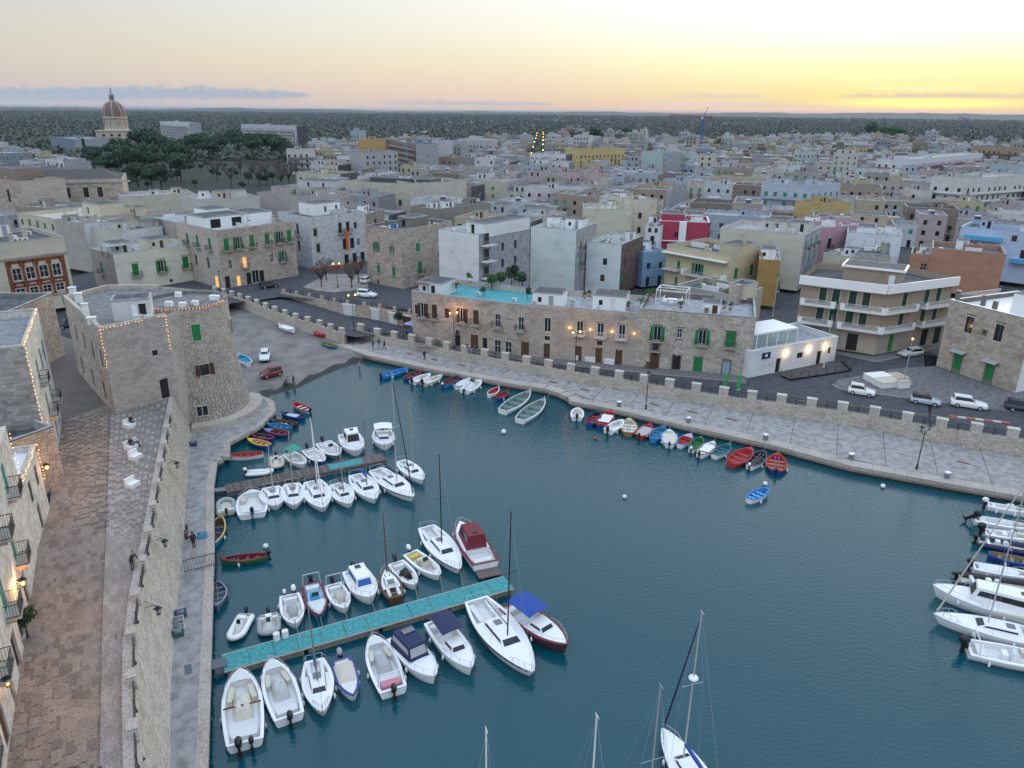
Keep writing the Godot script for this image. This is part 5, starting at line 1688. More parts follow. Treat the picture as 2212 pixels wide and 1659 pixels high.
func make_tower() -> void:
	var T := 16.9
	var P := []
	for q in [[215,712],[358,681],[470,630],[345,618],[232,618],[137,642]]:
		P.append(G(q[0],q[1],T))
	var o: Vector3 = P[0]
	var n := thing("tower_block","pale stone block with flat stony roof joined to the round tower","building",Vector3(o.x,0,o.z))
	var loc := []
	for p in P:
		loc.append(Vector3(p.x - o.x,0,p.z - o.z))
	prism(n,loc,1.0,T,M["limestone"],{0: [[5.4,2.6,1.1,[0.80],"k"],[11.2,0.7,0.7,[0.74],"k"]],5: [[6.0,2.4,1.0,[0.2,0.5,0.8],"b"],[10.8,2.2,1.0,[0.22,0.45,0.68,0.9],"b"]]},{0: [0.34,0.4,0.9,[Color(0.60,0.56,0.52),Color(0.56,0.52,0.475),Color(0.63,0.595,0.555),Color(0.53,0.49,0.445)],220],5: [0.4,0.5,1.0,LIME,60]})
	var rf := MB.new()
	rf.poly(lane(loc),func(p): return Vector3(p.x,T - 0.45,p.y))
	put(n,"roof",rf,mat("stony_roof",lin(0.23,0.225,0.22),0.95,"concrete",0.1,"rough",4.0))
	for k in 6:
		var a: Vector3 = loc[k]
		var b: Vector3 = loc[(k + 1) % 6]
		if k == 1 or k == 2:
			continue
		var f := yaw_to(a,b)
		bx(n,"parapet",(a + b) * 0.5 + Vector3(0,T - 0.12,0) - f.z * 0.2,Vector3(a.distance_to(b) - 0.05 * k,0.7,0.4 + 0.01 * k),M["limestone"],f)
	# white stair hut, chimneys and boxes on the roof
	var hp := G(283,690,T - 0.4) - Vector3(o.x,0,o.z)
	var hb := yaw_to(loc[0],loc[1]) * Basis(Vector3.UP,-0.6)
	var hut := grp(n,"stair_hut",Transform3D(hb,hp + Vector3(0,0,-1.0)))
	var hm := MB.new()
	face_mesh(hm,Transform3D(Basis(),Vector3(-2.1,0,1.5)),4.2,2.6,[[2.9,0.02,3.7,2.0]],0.2)
	face_mesh(hm,Transform3D(Basis(Vector3(0,0,1),Vector3.UP,Vector3(-1,0,0)),Vector3(-2.1,0,-1.5)),3.0,2.6,[[1.2,1.0,1.8,1.6]],0.2)
	face_mesh(hm,Transform3D(Basis(Vector3(0,0,-1),Vector3.UP,Vector3(1,0,0)),Vector3(2.1,0,1.5)),3.0,2.6,[],0.2)
	put(hut,"wall",hm,plaster(lin(0.68,0.69,0.70)))
	bx(hut,"roof",Vector3(0,2.6,0),Vector3(4.4,0.16,3.2),M["roof_pale"])
	bx(hut,"roof_deck",Vector3(0,2.69,0),Vector3(3.8,0.04,2.6),M["tar"])
	bx(hut,"door",Vector3(1.2,1.0,1.28),Vector3(0.8,2.0,0.04),M["dark_void"])
	bx(hut,"open_door",Vector3(0.35,1.0,1.75),Vector3(0.75,2.0,0.05),M["white"],Basis(Vector3.UP,-0.5))
	for q in [[159,640,1.0,1.2],[172,655,1.0,1.3],[187,682,0.8,1.5],[200,700,1.1,0.8],[300,692,1.0,0.6],[320,690,1.0,0.5]]:
		var p := G(q[0],q[1],T - 0.4) - Vector3(o.x,0,o.z)
		var g := grp(n,"chimney",Transform3D(hb,p))
		bx(g,"stack",Vector3(0,q[3] * 0.5,0),Vector3(q[2] * 0.8,q[3],q[2] * 0.6),M["white"])
		bx(g,"cap",Vector3(0,q[3] + 0.05,0),Vector3(q[2],0.1,q[2] * 0.8),M["white_frame"])
	# the tower
	var c := Vector3(-44.1,0,-96.0)
	var t := thing("round_tower","massive round stone tower with green shutter above the harbour","tower",c)
	var prof := [[0.6,6.9],[4.0,6.35],[8.0,5.85],[12.0,5.55],[T,5.39]]
	var rad := func(y: float) -> float:
		for k in prof.size() - 1:
			if y <= prof[k + 1][0]:
				return lerpf(prof[k][1],prof[k + 1][1],(y - prof[k][0]) / (prof[k + 1][0] - prof[k][0]))
		return prof[-1][1]
	var rows := []
	for k in 13:
		var y := lerpf(0.6,T,k / 12.0)
		var row := []
		for a in 41:
			var th := TAU * a / 40.0
			row.append(Vector3(cos(th) * rad.call(y),y,-sin(th) * rad.call(y)))
		rows.append(row)
	var mb := MB.new()
	mb.grid(rows)
	put(t,"core",mb,M["mortar"])
	var arc := deg_to_rad(215.0)
	var a0 := deg_to_rad(-150.0)
	var holes := [[13.55,7.4,15.05,9.3],[13.3,2.1,14.9,3.6],[10.7,11.0,12.2,13.5]]
	stones(t,func(u,v):
		var th: float = a0 + u / 21.0 * arc
		var y: float = 0.7 + v
		var rr: float = rad.call(y)
		return Transform3D(Basis(Vector3(-sin(th),0,-cos(th)),Vector3.UP,Vector3(cos(th),0,-sin(th))),Vector3(cos(th) * rr,y,-sin(th) * rr)),21.0,T - 0.9,0.29,0.3,0.62,0.035,0.06,LIME_PALE,300,[])
	for q in [[-56.0,12.6,2.2,1.05,"g"],[-53.0,7.9,1.5,1.15,"n"],[-63.0,2.6,1.3,1.3,"k"],[-97.0,10.5,2.3,1.0,"b"],[8.0,12.0,2.0,1.0,"g"]]:
		var th := deg_to_rad(q[0])
		var rr: float = rad.call(q[1]) + 0.09
		var w := grp(t,"window",Transform3D(Basis(Vector3(-sin(th),0,-cos(th)),Vector3.UP,Vector3(cos(th),0,-sin(th))),Vector3(cos(th) * rr,q[1],-sin(th) * rr)))
		mi(w,"frame",frame_mesh(q[3],q[2],0.14,0.16),M["limestone"])
		if q[4] == "k" or q[4] == "n":
			bx(w,"pane",Vector3(0,q[2] / 2,-0.02),Vector3(q[3],q[2],0.06),M["glass"])
			bx(w,"mullion",Vector3(0,q[2] / 2,0.03),Vector3(0.06,q[2],0.05),M["white_frame"] if q[4] == "k" else M["brown"])
			if q[4] == "n":
				for s in [-1,1]:
					mi(w,"shutter",leaf_mesh(q[3] * 0.5,q[2]),M["brown"],Transform3D(Basis(Vector3.UP,s * -0.3),Vector3(s * q[3] * 0.78,0,0.16)))
		else:
			for s in [-1,1]:
				mi(w,"shutter",leaf_mesh(q[3] / 2 - 0.01,q[2]),M["green"] if q[4] == "g" else M["dark_green"],Transform3D(Basis(),Vector3(s * q[3] / 4,0,0.03)))
	var rt := MB.new()
	for a in 40:
		var p0 := Vector3(cos(TAU * a / 40),0,-sin(TAU * a / 40))
		var p1 := Vector3(cos(TAU * (a + 1) / 40),0,-sin(TAU * (a + 1) / 40))
		rt.quad(p0 * 5.42 + Vector3(0,T + 0.02,0),p1 * 5.42 + Vector3(0,T + 0.02,0),p1 * 4.95 + Vector3(0,T + 0.02,0),p0 * 4.95 + Vector3(0,T + 0.02,0))
		rt.quad(p0 * 4.95 + Vector3(0,T + 0.02,0),p1 * 4.95 + Vector3(0,T + 0.02,0),p1 * 4.95 + Vector3(0,T - 0.5,0),p0 * 4.95 + Vector3(0,T - 0.5,0))
		rt.tri(p0 * 4.95 + Vector3(0,T - 0.42,0),p1 * 4.95 + Vector3(0,T - 0.42,0),Vector3(0,T - 0.42,0))
	put(t,"roof",rt,M["stony_roof"])
	for q in [[-1.0,2.2,0.9],[1.0,2.6,0.9],[2.2,1.6,0.8],[3.6,-1.5,1.3],[-2.0,-3.0,0.8]]:
		bx(t,"roof_box",Vector3(q[0],T - 0.1,q[1]),Vector3(q[2],0.7,0.6),M["white"])
	# walk round its foot
	var ap := MB.new()
	for a in 20:
		var t0 := deg_to_rad(-75.0 + 110.0 * a / 20.0)
		var t1 := deg_to_rad(-75.0 + 110.0 * (a + 1) / 20.0)
		var p0 := Vector3(cos(t0),0,-sin(t0)) * 8.4
		var p1 := Vector3(cos(t1),0,-sin(t1)) * 8.4
		ap.quad(p0 + Vector3(0,1.0,0),p1 + Vector3(0,1.0,0),p1 + Vector3(0,1.7,0),p0 + Vector3(0,1.7,0))
		ap.quad(p0 + Vector3(0,1.7,0),p1 + Vector3(0,1.7,0),p1 * 0.72 + Vector3(0,1.75,0),p0 * 0.72 + Vector3(0,1.75,0))
	put(t,"foot_ledge",ap,M["limestone"])
	string_lights("warm fairy lights along the roof edge of the tower block and tower",[[P[0],P[1]],[P[0] + Vector3(0.1,0,0.1),Vector3(P[0].x + 0.1,12.0,P[0].z + 0.1)],[P[1] + Vector3(0,0,0.2),Vector3(P[1].x,12.5,P[1].z + 0.2)],rim(c,T)])
func rim(c: Vector3,T: float) -> Array:
	var o := []
	for a in 15:
		var th := deg_to_rad(-130.0 + 130.0 * a / 14.0)
		o.append(c + Vector3(cos(th) * 5.5,T,-sin(th) * 5.5))
	return o
func make_promenade_houses() -> void:
	var wash := mat("whitewash",lin(0.78,0.765,0.72),0.92,"stone",0.12,"rough",1.5)
	var n1 := house("promenade_house","tall whitewashed house with green balconies nearest the tower on the promenade",Vector3(-46.1,0,-66.1),Vector3(-53.0,0,-79.5),12.0,5.8,19.8,{"m": wash,"par": 0.8,"cap": M["limestone"],
		"f": [[0.4,2.6,1.2,[0.3,0.62],"e"],[0.4,2.5,1.2,[0.86],"M"],[4.4,2.5,1.1,[0.45,0.75],"gB"],[8.6,2.4,1.1,[0.35],"gB"],[8.6,2.4,1.1,[0.62,0.85],"b"]],"rm": mat("roof_grey",lin(0.28,0.28,0.28),0.9,"concrete",0.1),
		"l": [],"ls": [0.36,0.4,0.8,[Color(0.50,0.49,0.47),Color(0.44,0.43,0.41),Color(0.55,0.54,0.52),Color(0.38,0.37,0.35)],200],"top": []})
	house("promenade_house","low whitewashed house with white roof terrace and fairy lights on the promenade",Vector3(-39.4,0,-52.3),Vector3(-42.6,0,-59.5),9.0,5.8,12.6,{"m": wash,"rm": M["white_frame"],"par": 0.5,"cap": M["limestone"],
		"f": [[0.4,2.4,1.0,[0.5],"o"],[3.7,1.9,0.9,[0.35,0.75],"b"]],"l": [[3.0,1.5,0.9,[0.5],"b"]]})
	house("promenade_house","long whitewashed house with teal doors and iron balconies nearest the camera",Vector3(-27.6,0,-30.0),Vector3(-39.3,0,-52.2),10.0,5.8,17.6,{"m": wash,"par": 0.6,"cap": M["limestone"],
		"f": [[0.4,2.6,1.3,[0.12],"o"],[0.4,2.7,1.5,[0.40,0.52,0.7],"M"],[0.4,2.0,1.0,[0.27],"M"],[4.5,2.5,1.2,[0.17,0.42,0.68],"tB"],[8.4,2.4,1.2,[0.1,0.3],"b"],[8.4,2.4,1.2,[0.55,0.8],"tB"]],"l": [[4.5,2.0,1.0,[0.3,0.7],"b"]]})
	house("promenade_house","whitewashed stone house beyond the lower edge of the view",Vector3(-20.6,0,-17.0),Vector3(-27.4,0,-29.6),10.0,5.8,15.0,{"m": wash,"f": auto_rows(14,9,3.8,["t","gB"])})
	var bk := house("stone_shed","grey stone shed with dark lean-to roof behind the promenade houses",Vector3(-53.5,0,-64.5),Vector3(-46.2,0,-60.5),4.6,5.8,12.2,{"m": M["limestone"],"fs": [0.3,0.5,0.7,[Color(0.42,0.36,0.30),Color(0.36,0.31,0.26),Color(0.46,0.40,0.34)],140],"rs": [0.3,0.5,0.7,LIME,60],"rm": M["tar"]})
	house("stone_house","rough grey stone wall house at the left edge beside the red panelled palazzo",Vector3(-78.0,0,-92.0),Vector3(-66.5,0,-92.5),12.0,5.8,15.5,{"m": M["limestone_dark"],"rs": [0.32,0.4,0.8,LIME,40],"fs": [0.32,0.4,0.8,[Color(0.50,0.48,0.46),Color(0.42,0.40,0.38),Color(0.56,0.54,0.52)],160],"rm": M["tar"],"par": 0.5})
	string_lights("warm fairy lights on the edges of the whitewashed promenade houses",[[Vector3(-46.0,19.9,-66.0),Vector3(-53,19.9,-79.5)],[Vector3(-45.9,19.6,-65.9),Vector3(-45.9,9.0,-65.9)],[Vector3(-39.2,17.0,-52.3),Vector3(-39.2,12.8,-52.3)],[Vector3(-39.2,12.7,-52.3),Vector3(-42.5,12.7,-59.5)],[Vector3(-42.4,12.6,-59.5),Vector3(-42.4,9.0,-59.5)]])
# ---------- the church with its dome ----------
func lathe(mb: MB,prof: Array,seg := 16,at := Vector3.ZERO) -> void:
	var rows := []
	for p in prof:
		var row := []
		for a in seg + 1:
			var th := TAU * a / seg
			row.append(at + Vector3(cos(th) * p[0],p[1],-sin(th) * p[0]))
		rows.append(row)
	mb.grid(rows)
func make_church() -> void:
	var at := Vector3(-405.0,6.0,-790.0)
	var n := thing("domed_church","cream church with tall ribbed dome and lantern rising over the town","church",at,Basis(Vector3.UP,0.3))
	var cream := plaster(lin(0.56,0.47,0.40))
	var k := 1.0
	var drum := MB.new()
	lathe(drum,[[11.6,12.0],[11.6,14.0],[10.6,14.2],[10.6,23.5],[11.6,23.8],[11.6,25.2],[10.8,25.4]])
	put(n,"drum",drum,cream)
	var dome := MB.new()
	var pr := []
	for a in 10:
		var t := a / 9.0
		pr.append([10.8 * cos(t * PI * 0.44),25.4 + 14.5 * sin(t * PI * 0.5)])
	lathe(dome,pr,24)
	put(n,"dome",dome,mat("dome_tile",lin(0.24,0.16,0.13),0.7,"stone",0.2))
	for a in 8:
		var rb_ := MB.new()
		var pts := []
		for p in pr:
			pts.append(Vector3(p[0] + 0.12,p[1],0).rotated(Vector3.UP,TAU * a / 8.0))
		rb_.path(pts,0.45,4)
		put(n,"rib",rb_,cream)
	for a in 16:
		var th := TAU * a / 16.0
		bx(n,"pilaster",Vector3(cos(th) * 10.7,18.8,sin(th) * 10.7),Vector3(0.8,9.4,1.3),cream,Basis(Vector3.UP,-th))
	for a in 8:
		var th := TAU * (a + 0.5) / 8.0
		var g := grp(n,"window",Transform3D(Basis(Vector3.UP,-th),Vector3(cos(th) * 10.62,18.5,sin(th) * 10.62)))
		bx(g,"pane",Vector3(0.05,0,0),Vector3(0.3,4.6,2.0),M["glass"])
		bx(g,"surround",Vector3(0.12,2.6,0),Vector3(0.5,0.5,3.0),cream)
	var lan := MB.new()
	lathe(lan,[[3.0,39.4],[3.0,40.6],[2.1,40.8],[2.1,45.0],[2.7,45.3],[2.7,46.0],[1.7,46.4],[0.9,49.5],[0.45,51.0]],12)
	put(n,"lantern",lan,mat("lead",lin(0.30,0.29,0.29),0.6))
	for a in 8:
		var th := TAU * a / 8.0
		bx(n,"lantern_opening",Vector3(cos(th) * 2.05,43.0,sin(th) * 2.05),Vector3(0.3,3.2,0.7),M["dark_void"],Basis(Vector3.UP,-th))
	var ball := MB.new()
	ball.ball(Vector3(0,51.6,0),Vector3.ONE * 0.9)
	ball.tube(Vector3(0,52,0),Vector3(0,55.5,0),0.15)
	ball.tube(Vector3(-0.8,54.4,0),Vector3(0.8,54.4,0),0.12)
	put(n,"finial",ball,M["lead"])
	bx(n,"nave",Vector3(0,6.0,4.0),Vector3(34.0,12.0,22.0),cream)
	bx(n,"cornice",Vector3(0,12.1,4.0),Vector3(35.4,0.7,23.4),cream)
	bx(n,"portico",Vector3(22.0,6.5,6.0),Vector3(12.0,13.0,14.0),cream)
	bx(n,"niche",Vector3(20.0,5.5,13.1),Vector3(3.0,6.5,0.3),M["dark_void"])
	for x in [-10.0,-3.0,4.0]:
		bx(n,"window",Vector3(x,8.0,15.1),Vector3(2.6,2.0,0.2),M["glass"])
# ---------- the rest of the town ----------
var placed := []     # footprints: [transform inverse, w, d]
func note_houses() -> void:
	for c in get_children():
		if c is Node3D and c.has_meta("category") and c.get_meta("category") in ["house","building","tower house","bar","apartment block","church","tower"]:
			var lo := Vector2(1e9,1e9)
			var hi := Vector2(-1e9,-1e9)
			for m in c.get_children():
				if m is MeshInstance3D and not m.name.begins_with("antenna"):
					var bb: AABB = m.transform * m.mesh.get_aabb()
					lo = lo.min(Vector2(bb.position.x,bb.position.z))
					hi = hi.max(Vector2(bb.end.x,bb.end.z))
			placed.append([c.transform.affine_inverse(),lo - Vector2(0.8,0.8),hi + Vector2(0.8,0.8)])
func is_free(p: Vector3) -> bool:
	for q in placed:
		var l: Vector3 = q[0] * p
		if l.x > q[1].x and l.x < q[2].x and l.z > q[1].y and l.z < q[2].y:
			return false
	return true
func to_px(p: Vector3) -> Vector2:
	var d := p - Vector3(0,CAM_H,0)
	var a := deg_to_rad(PITCH)
	var yl := d.y * cos(a) - d.z * sin(a)
	var zl := d.y * sin(a) + d.z * cos(a)
	var r := deg_to_rad(ROLL)
	return Vector2(1106 + FOC * (d.x * cos(r) + yl * sin(r)) / -zl,829.5 - FOC * (-d.x * sin(r) + yl * cos(r)) / -zl)
const PAL := [["white",0.66,0.67,0.68],["white",0.62,0.64,0.66],["pale grey",0.52,0.54,0.57],["off white",0.60,0.60,0.59],["white",0.70,0.71,0.72],["grey",0.40,0.42,0.45],["cream",0.60,0.55,0.46],["straw",0.54,0.46,0.32],["pale pink",0.52,0.43,0.42],["beige",0.46,0.40,0.34],["pale blue",0.44,0.50,0.57],["white",0.68,0.69,0.70],["ivory",0.60,0.58,0.52],["stone grey",0.40,0.38,0.36],["tan",0.40,0.33,0.26],["brown",0.28,0.22,0.18]]
const MARKS := [[276,300,"the domed church"],[400,350,"the park trees"],[820,330,"the ochre block"],[1165,310,"the lamp lit avenue"],[1350,330,"the yellow flats"],[1513,300,"the tall crane"],[1430,350,"the grey block"],[1730,420,"the blue-grey flats"],[1960,350,"the red-trimmed flats"],[2150,420,"the terraced flats"],[1000,400,"the school"],[700,370,"the bare trees"]]
func make_city() -> void:
	note_houses()
	var cand := []
	var ux := Vector3(0.93,0,0.367)
	var uz := Vector3(0.367,0,-0.93)
	var o := Vector3(-17.2,0,-126.0)
	for bj in range(0,33):
		for bi in range(-24,22):
			for half in 2:
				var x := -rnd(0.0,2.0)
				while x < 54.0:
					var w := rnd(7.0,15.0) if rng.randf() < 0.85 else rnd(18.0,28.0)
					if x + w > 56.0:
						break
					var dep := rnd(11.0,14.0)
					var p := o + ux * (bi * 64.0 + x + (bj % 3) * 17.0) + uz * (10.0 + bj * 35.0 + half * 14.2)
					x += w
					var tall := clampf((p.length() - 250.0) / 500.0,0.0,1.0)
					var fl := 2 + (1 if rng.randf() < 0.4 else 0) + (1 if rng.randf() < tall * 0.35 else 0) + (2 if rng.randf() < tall * 0.06 else 0)
					var c := p + ux * w * 0.5 + uz * dep * 0.5
					var px := to_px(c + Vector3(0,3.0 + fl * 3.2,0))
					if c.z > -150.0 or (c.z > -187.0 and c.x < 0.0) or px.x < -90 or px.x > 2300 or px.y > 482:
						continue
					if not in_town(c):
						continue
					var ok := true
					for s in [Vector2(0.02,0.02),Vector2(0.98,0.02),Vector2(0.02,0.98),Vector2(0.98,0.98),Vector2(0.5,0.5)]:
						if not is_free(p + ux * w * s.x + uz * dep * s.y):
							ok = false
					if ok:
						cand.append([p,w,dep,fl,px,c.distance_to(Vector3(0,41,0)),rng.randi()])
	cand.sort_custom(func(a,b): return a[5] < b[5])
	var far := MB.new()
	far.use_col = true
	var glassy := MB.new()
	glassy.use_col = true
	var cnt := 0
	var used := {}
	for q in cand:
		rng.seed = q[6]
		var pc: Array = pick(PAL)
		var y1: float = 3.0 + q[3] * 3.15 + rnd(-0.3,0.6)
		var p: Vector3 = q[0]
		if cnt < 300:
			cnt += 1
			var feat: Array = pick([["a stair hut",["hut",0.4,0.5,3.2,3.0,2.3]],["a roof store room",["hut",0.65,0.45,4.2,3.4,2.4]],["a setback upper floor",["block",0.5,0.6,q[1] * 0.7,q[2] * 0.6,2.7,null,[[0.5,1.7,0.9,[0.3,0.7],"d"]]]],["a roof canopy",["perg",0.5,0.4,4.0,3.4,pick([M["brown"],M["roof_pale"],M["roof_tile"]])]],["a solar heater",["solar",0.5,0.5]],["a roof tank",["tank",0.6,0.4]]])
			var near := ""
			var best := 1e9
			for m in MARKS:
				var d: float = Vector2(m[0],m[1]).distance_to(q[4])
				if d < best:
					best = d
					var dx: float = q[4].x - m[0]
					var dy: float = q[4].y - m[1]
					near = ("left of " if dx < 0 else "right of ") if absf(dx) > absf(dy) else ("behind " if dy < 0 else "in front of ")
					near += m[2]
			var label := "%s %s-storey house, %s, %s" % [pc[0],["two","three","four","five","six","seven","eight"][q[3] - 2],feat[0],near]
			var kk: int = used.get(label,0)
			used[label] = kk + 1
			if kk > 0:
				label += [", second one",", third one",", fourth one",", farthest one"][mini(kk - 1,3)]
			var col := (Color(pc[1],pc[2],pc[3]) * 0.9).linear_to_srgb()
			var kinds: Array = pick([["g","gB","g"],["d","dB"],["n","d","nB"],["d","w","dB"],["t","d","tB"]])
			var lod: bool = q[5] > 230.0
			var top := [feat[1],["ant",rnd(0.1,0.9),rnd(0.2,0.8)],["ac",rnd(0.1,0.9),0.12],["chim",rnd(0.1,0.9),rnd(0.2,0.9),1.2]]
			if rng.randf() < 0.5:
				top.append(["ant",rnd(0.1,0.9),rnd(0.2,0.8)])
			var side := "r" if q[4].x < 1106.0 + 250.0 else "l"
			var opt := {"m": plaster(col),"rm": pick([M["tar"],M["roof_pale"],M["roof_pale"],M["roof_grey"]]),"top": top,"lod": lod,"group": "town houses behind the harbour","f": auto_rows(q[1],y1 - 2.0,3.15,kinds,1.1)}
			if rng.randf() < 0.6:
				opt[side] = auto_rows(q[2],y1 - 2.0,3.15,kinds,1.0,1.6,4.4)
			house("town_house",label,p,p + ux * q[1],q[2],2.0,y1,opt)
		else:
			far_house(far,glassy,p,ux,uz,q[1],q[2],y1,Color(pc[1],pc[2],pc[3]))
	rng.seed = 99
	var fo := put(self,"distant_houses",far,M["mixed"])
	fo.set_meta("kind","stuff")
	fo.set_meta("label","mass of small pale houses stretching back to the edge of town")
	var go := put(fo,"distant_windows",glassy,M["tinted"])
	print("houses ",cand.size())
func in_town(c: Vector3) -> bool:
	# limits of the town, and what stays free inside it: the park, the church square, the lit avenue
	var ang := atan2(c.x,-c.z)
	var dist := Vector2(c.x,c.z).length()
	var edge := 760.0 + 160.0 * sin(ang * 5.0 + 1.0) + (330.0 * smoothstep(0.1,0.4,ang)) + 90.0 * sin(ang * 17.0)
	if dist > edge:
		return false
	var g := to_px(Vector3(c.x,3.0,c.z))
	if g.x > 165.0 and g.x < 680.0 and g.y > 322.0 and g.y < 530.0:
		return false
	if Vector2(c.x + 405,c.z + 780).length() < 34.0:
		return false
	var a := G(1160,365,3.0)
	var b := G(1168,288,3.0)
	var ab := Vector2(b.x - a.x,b.z - a.z)
	var t := clampf(Vector2(c.x - a.x,c.z - a.z).dot(ab) / ab.length_squared(),0.0,1.0)
	return (Vector2(a.x,a.z) + ab * t).distance_to(Vector2(c.x,c.z)) > 13.0
func far_house(mb: MB,gl: MB,p: Vector3,ux: Vector3,uz: Vector3,w: float,d: float,y1: float,c: Color) -> void:
	var b := Basis(ux,Vector3.UP,-uz)
	var ctr := p + ux * w * 0.5 + uz * d * 0.5
	mb.col = c * rnd(0.45,0.8)
	mb.box(Vector3(ctr.x,y1 * 0.5 + 0.5,ctr.z),Vector3(w,y1 - 1.0,d),b)
	mb.col = [Color(0.15,0.155,0.165),Color(0.40,0.41,0.43),Color(0.40,0.41,0.43),Color(0.25,0.25,0.26)][rng.randi() % 4]
	mb.box(Vector3(ctr.x,y1 + 0.03,ctr.z),Vector3(w - 0.6,0.08,d - 0.6),b)
	mb.col = c * 0.7
	var hw := rnd(2.5,w * 0.55)
	mb.box(Vector3(ctr.x,y1 + 1.2,ctr.z) + ux * rnd(-0.2,0.2) * w + uz * rnd(-0.2,0.2) * d,Vector3(hw,2.4,rnd(2.5,5.0)),b)
	mb.box(Vector3(ctr.x,y1 + 0.5,ctr.z) + ux * rnd(-0.4,0.4) * w + uz * rnd(-0.4,0.4) * d,Vector3(rnd(0.8,3.0),1.0,rnd(0.6,2.0)),b)
	mb.col = Color(0.2,0.2,0.21)
	mb.box(Vector3(ctr.x,y1 + 1.6,ctr.z) + ux * rnd(-0.4,0.4) * w,Vector3(0.1,3.4,0.1),b)
	mb.box(Vector3(ctr.x,y1 + 1.2,ctr.z) + ux * rnd(-0.4,0.4) * w,Vector3(0.09,2.6,0.09),b)
	gl.col = [Color(0.02,0.022,0.028),Color(0.02,0.022,0.028),Color(0.015,0.15,0.05),Color(0.09,0.05,0.035)][rng.randi() % 4]
	var fl := int((y1 - 3.0) / 3.15)
	var n := int(w / 2.7)
	for k in fl:
		if rng.randf() < 0.4:
			mb.col = c * 0.5
			mb.box(p + ux * w * 0.5 - uz * 0.5 + Vector3(0,2.0 + k * 3.15 + 1.0,0),Vector3(w * 0.9,0.9,0.9),b)
		for q in n:
			var at := p + ux * w * (q + 0.5) / n + Vector3(0,2.2 + k * 3.15 + 1.5,0) - uz * 0.02
			gl.box(at,Vector3(1.1,1.9 if (q + k) % 2 == 0 else 1.3,0.1),b)
	if rng.randf() < 0.6:
		for k in fl:
			gl.box(p + (ux * (w + 0.02) if p.x < 60.0 else -ux * 0.02) + uz * d * 0.5 + Vector3(0,3.7 + k * 3.15,0),Vector3(0.1,1.5,1.0),b)
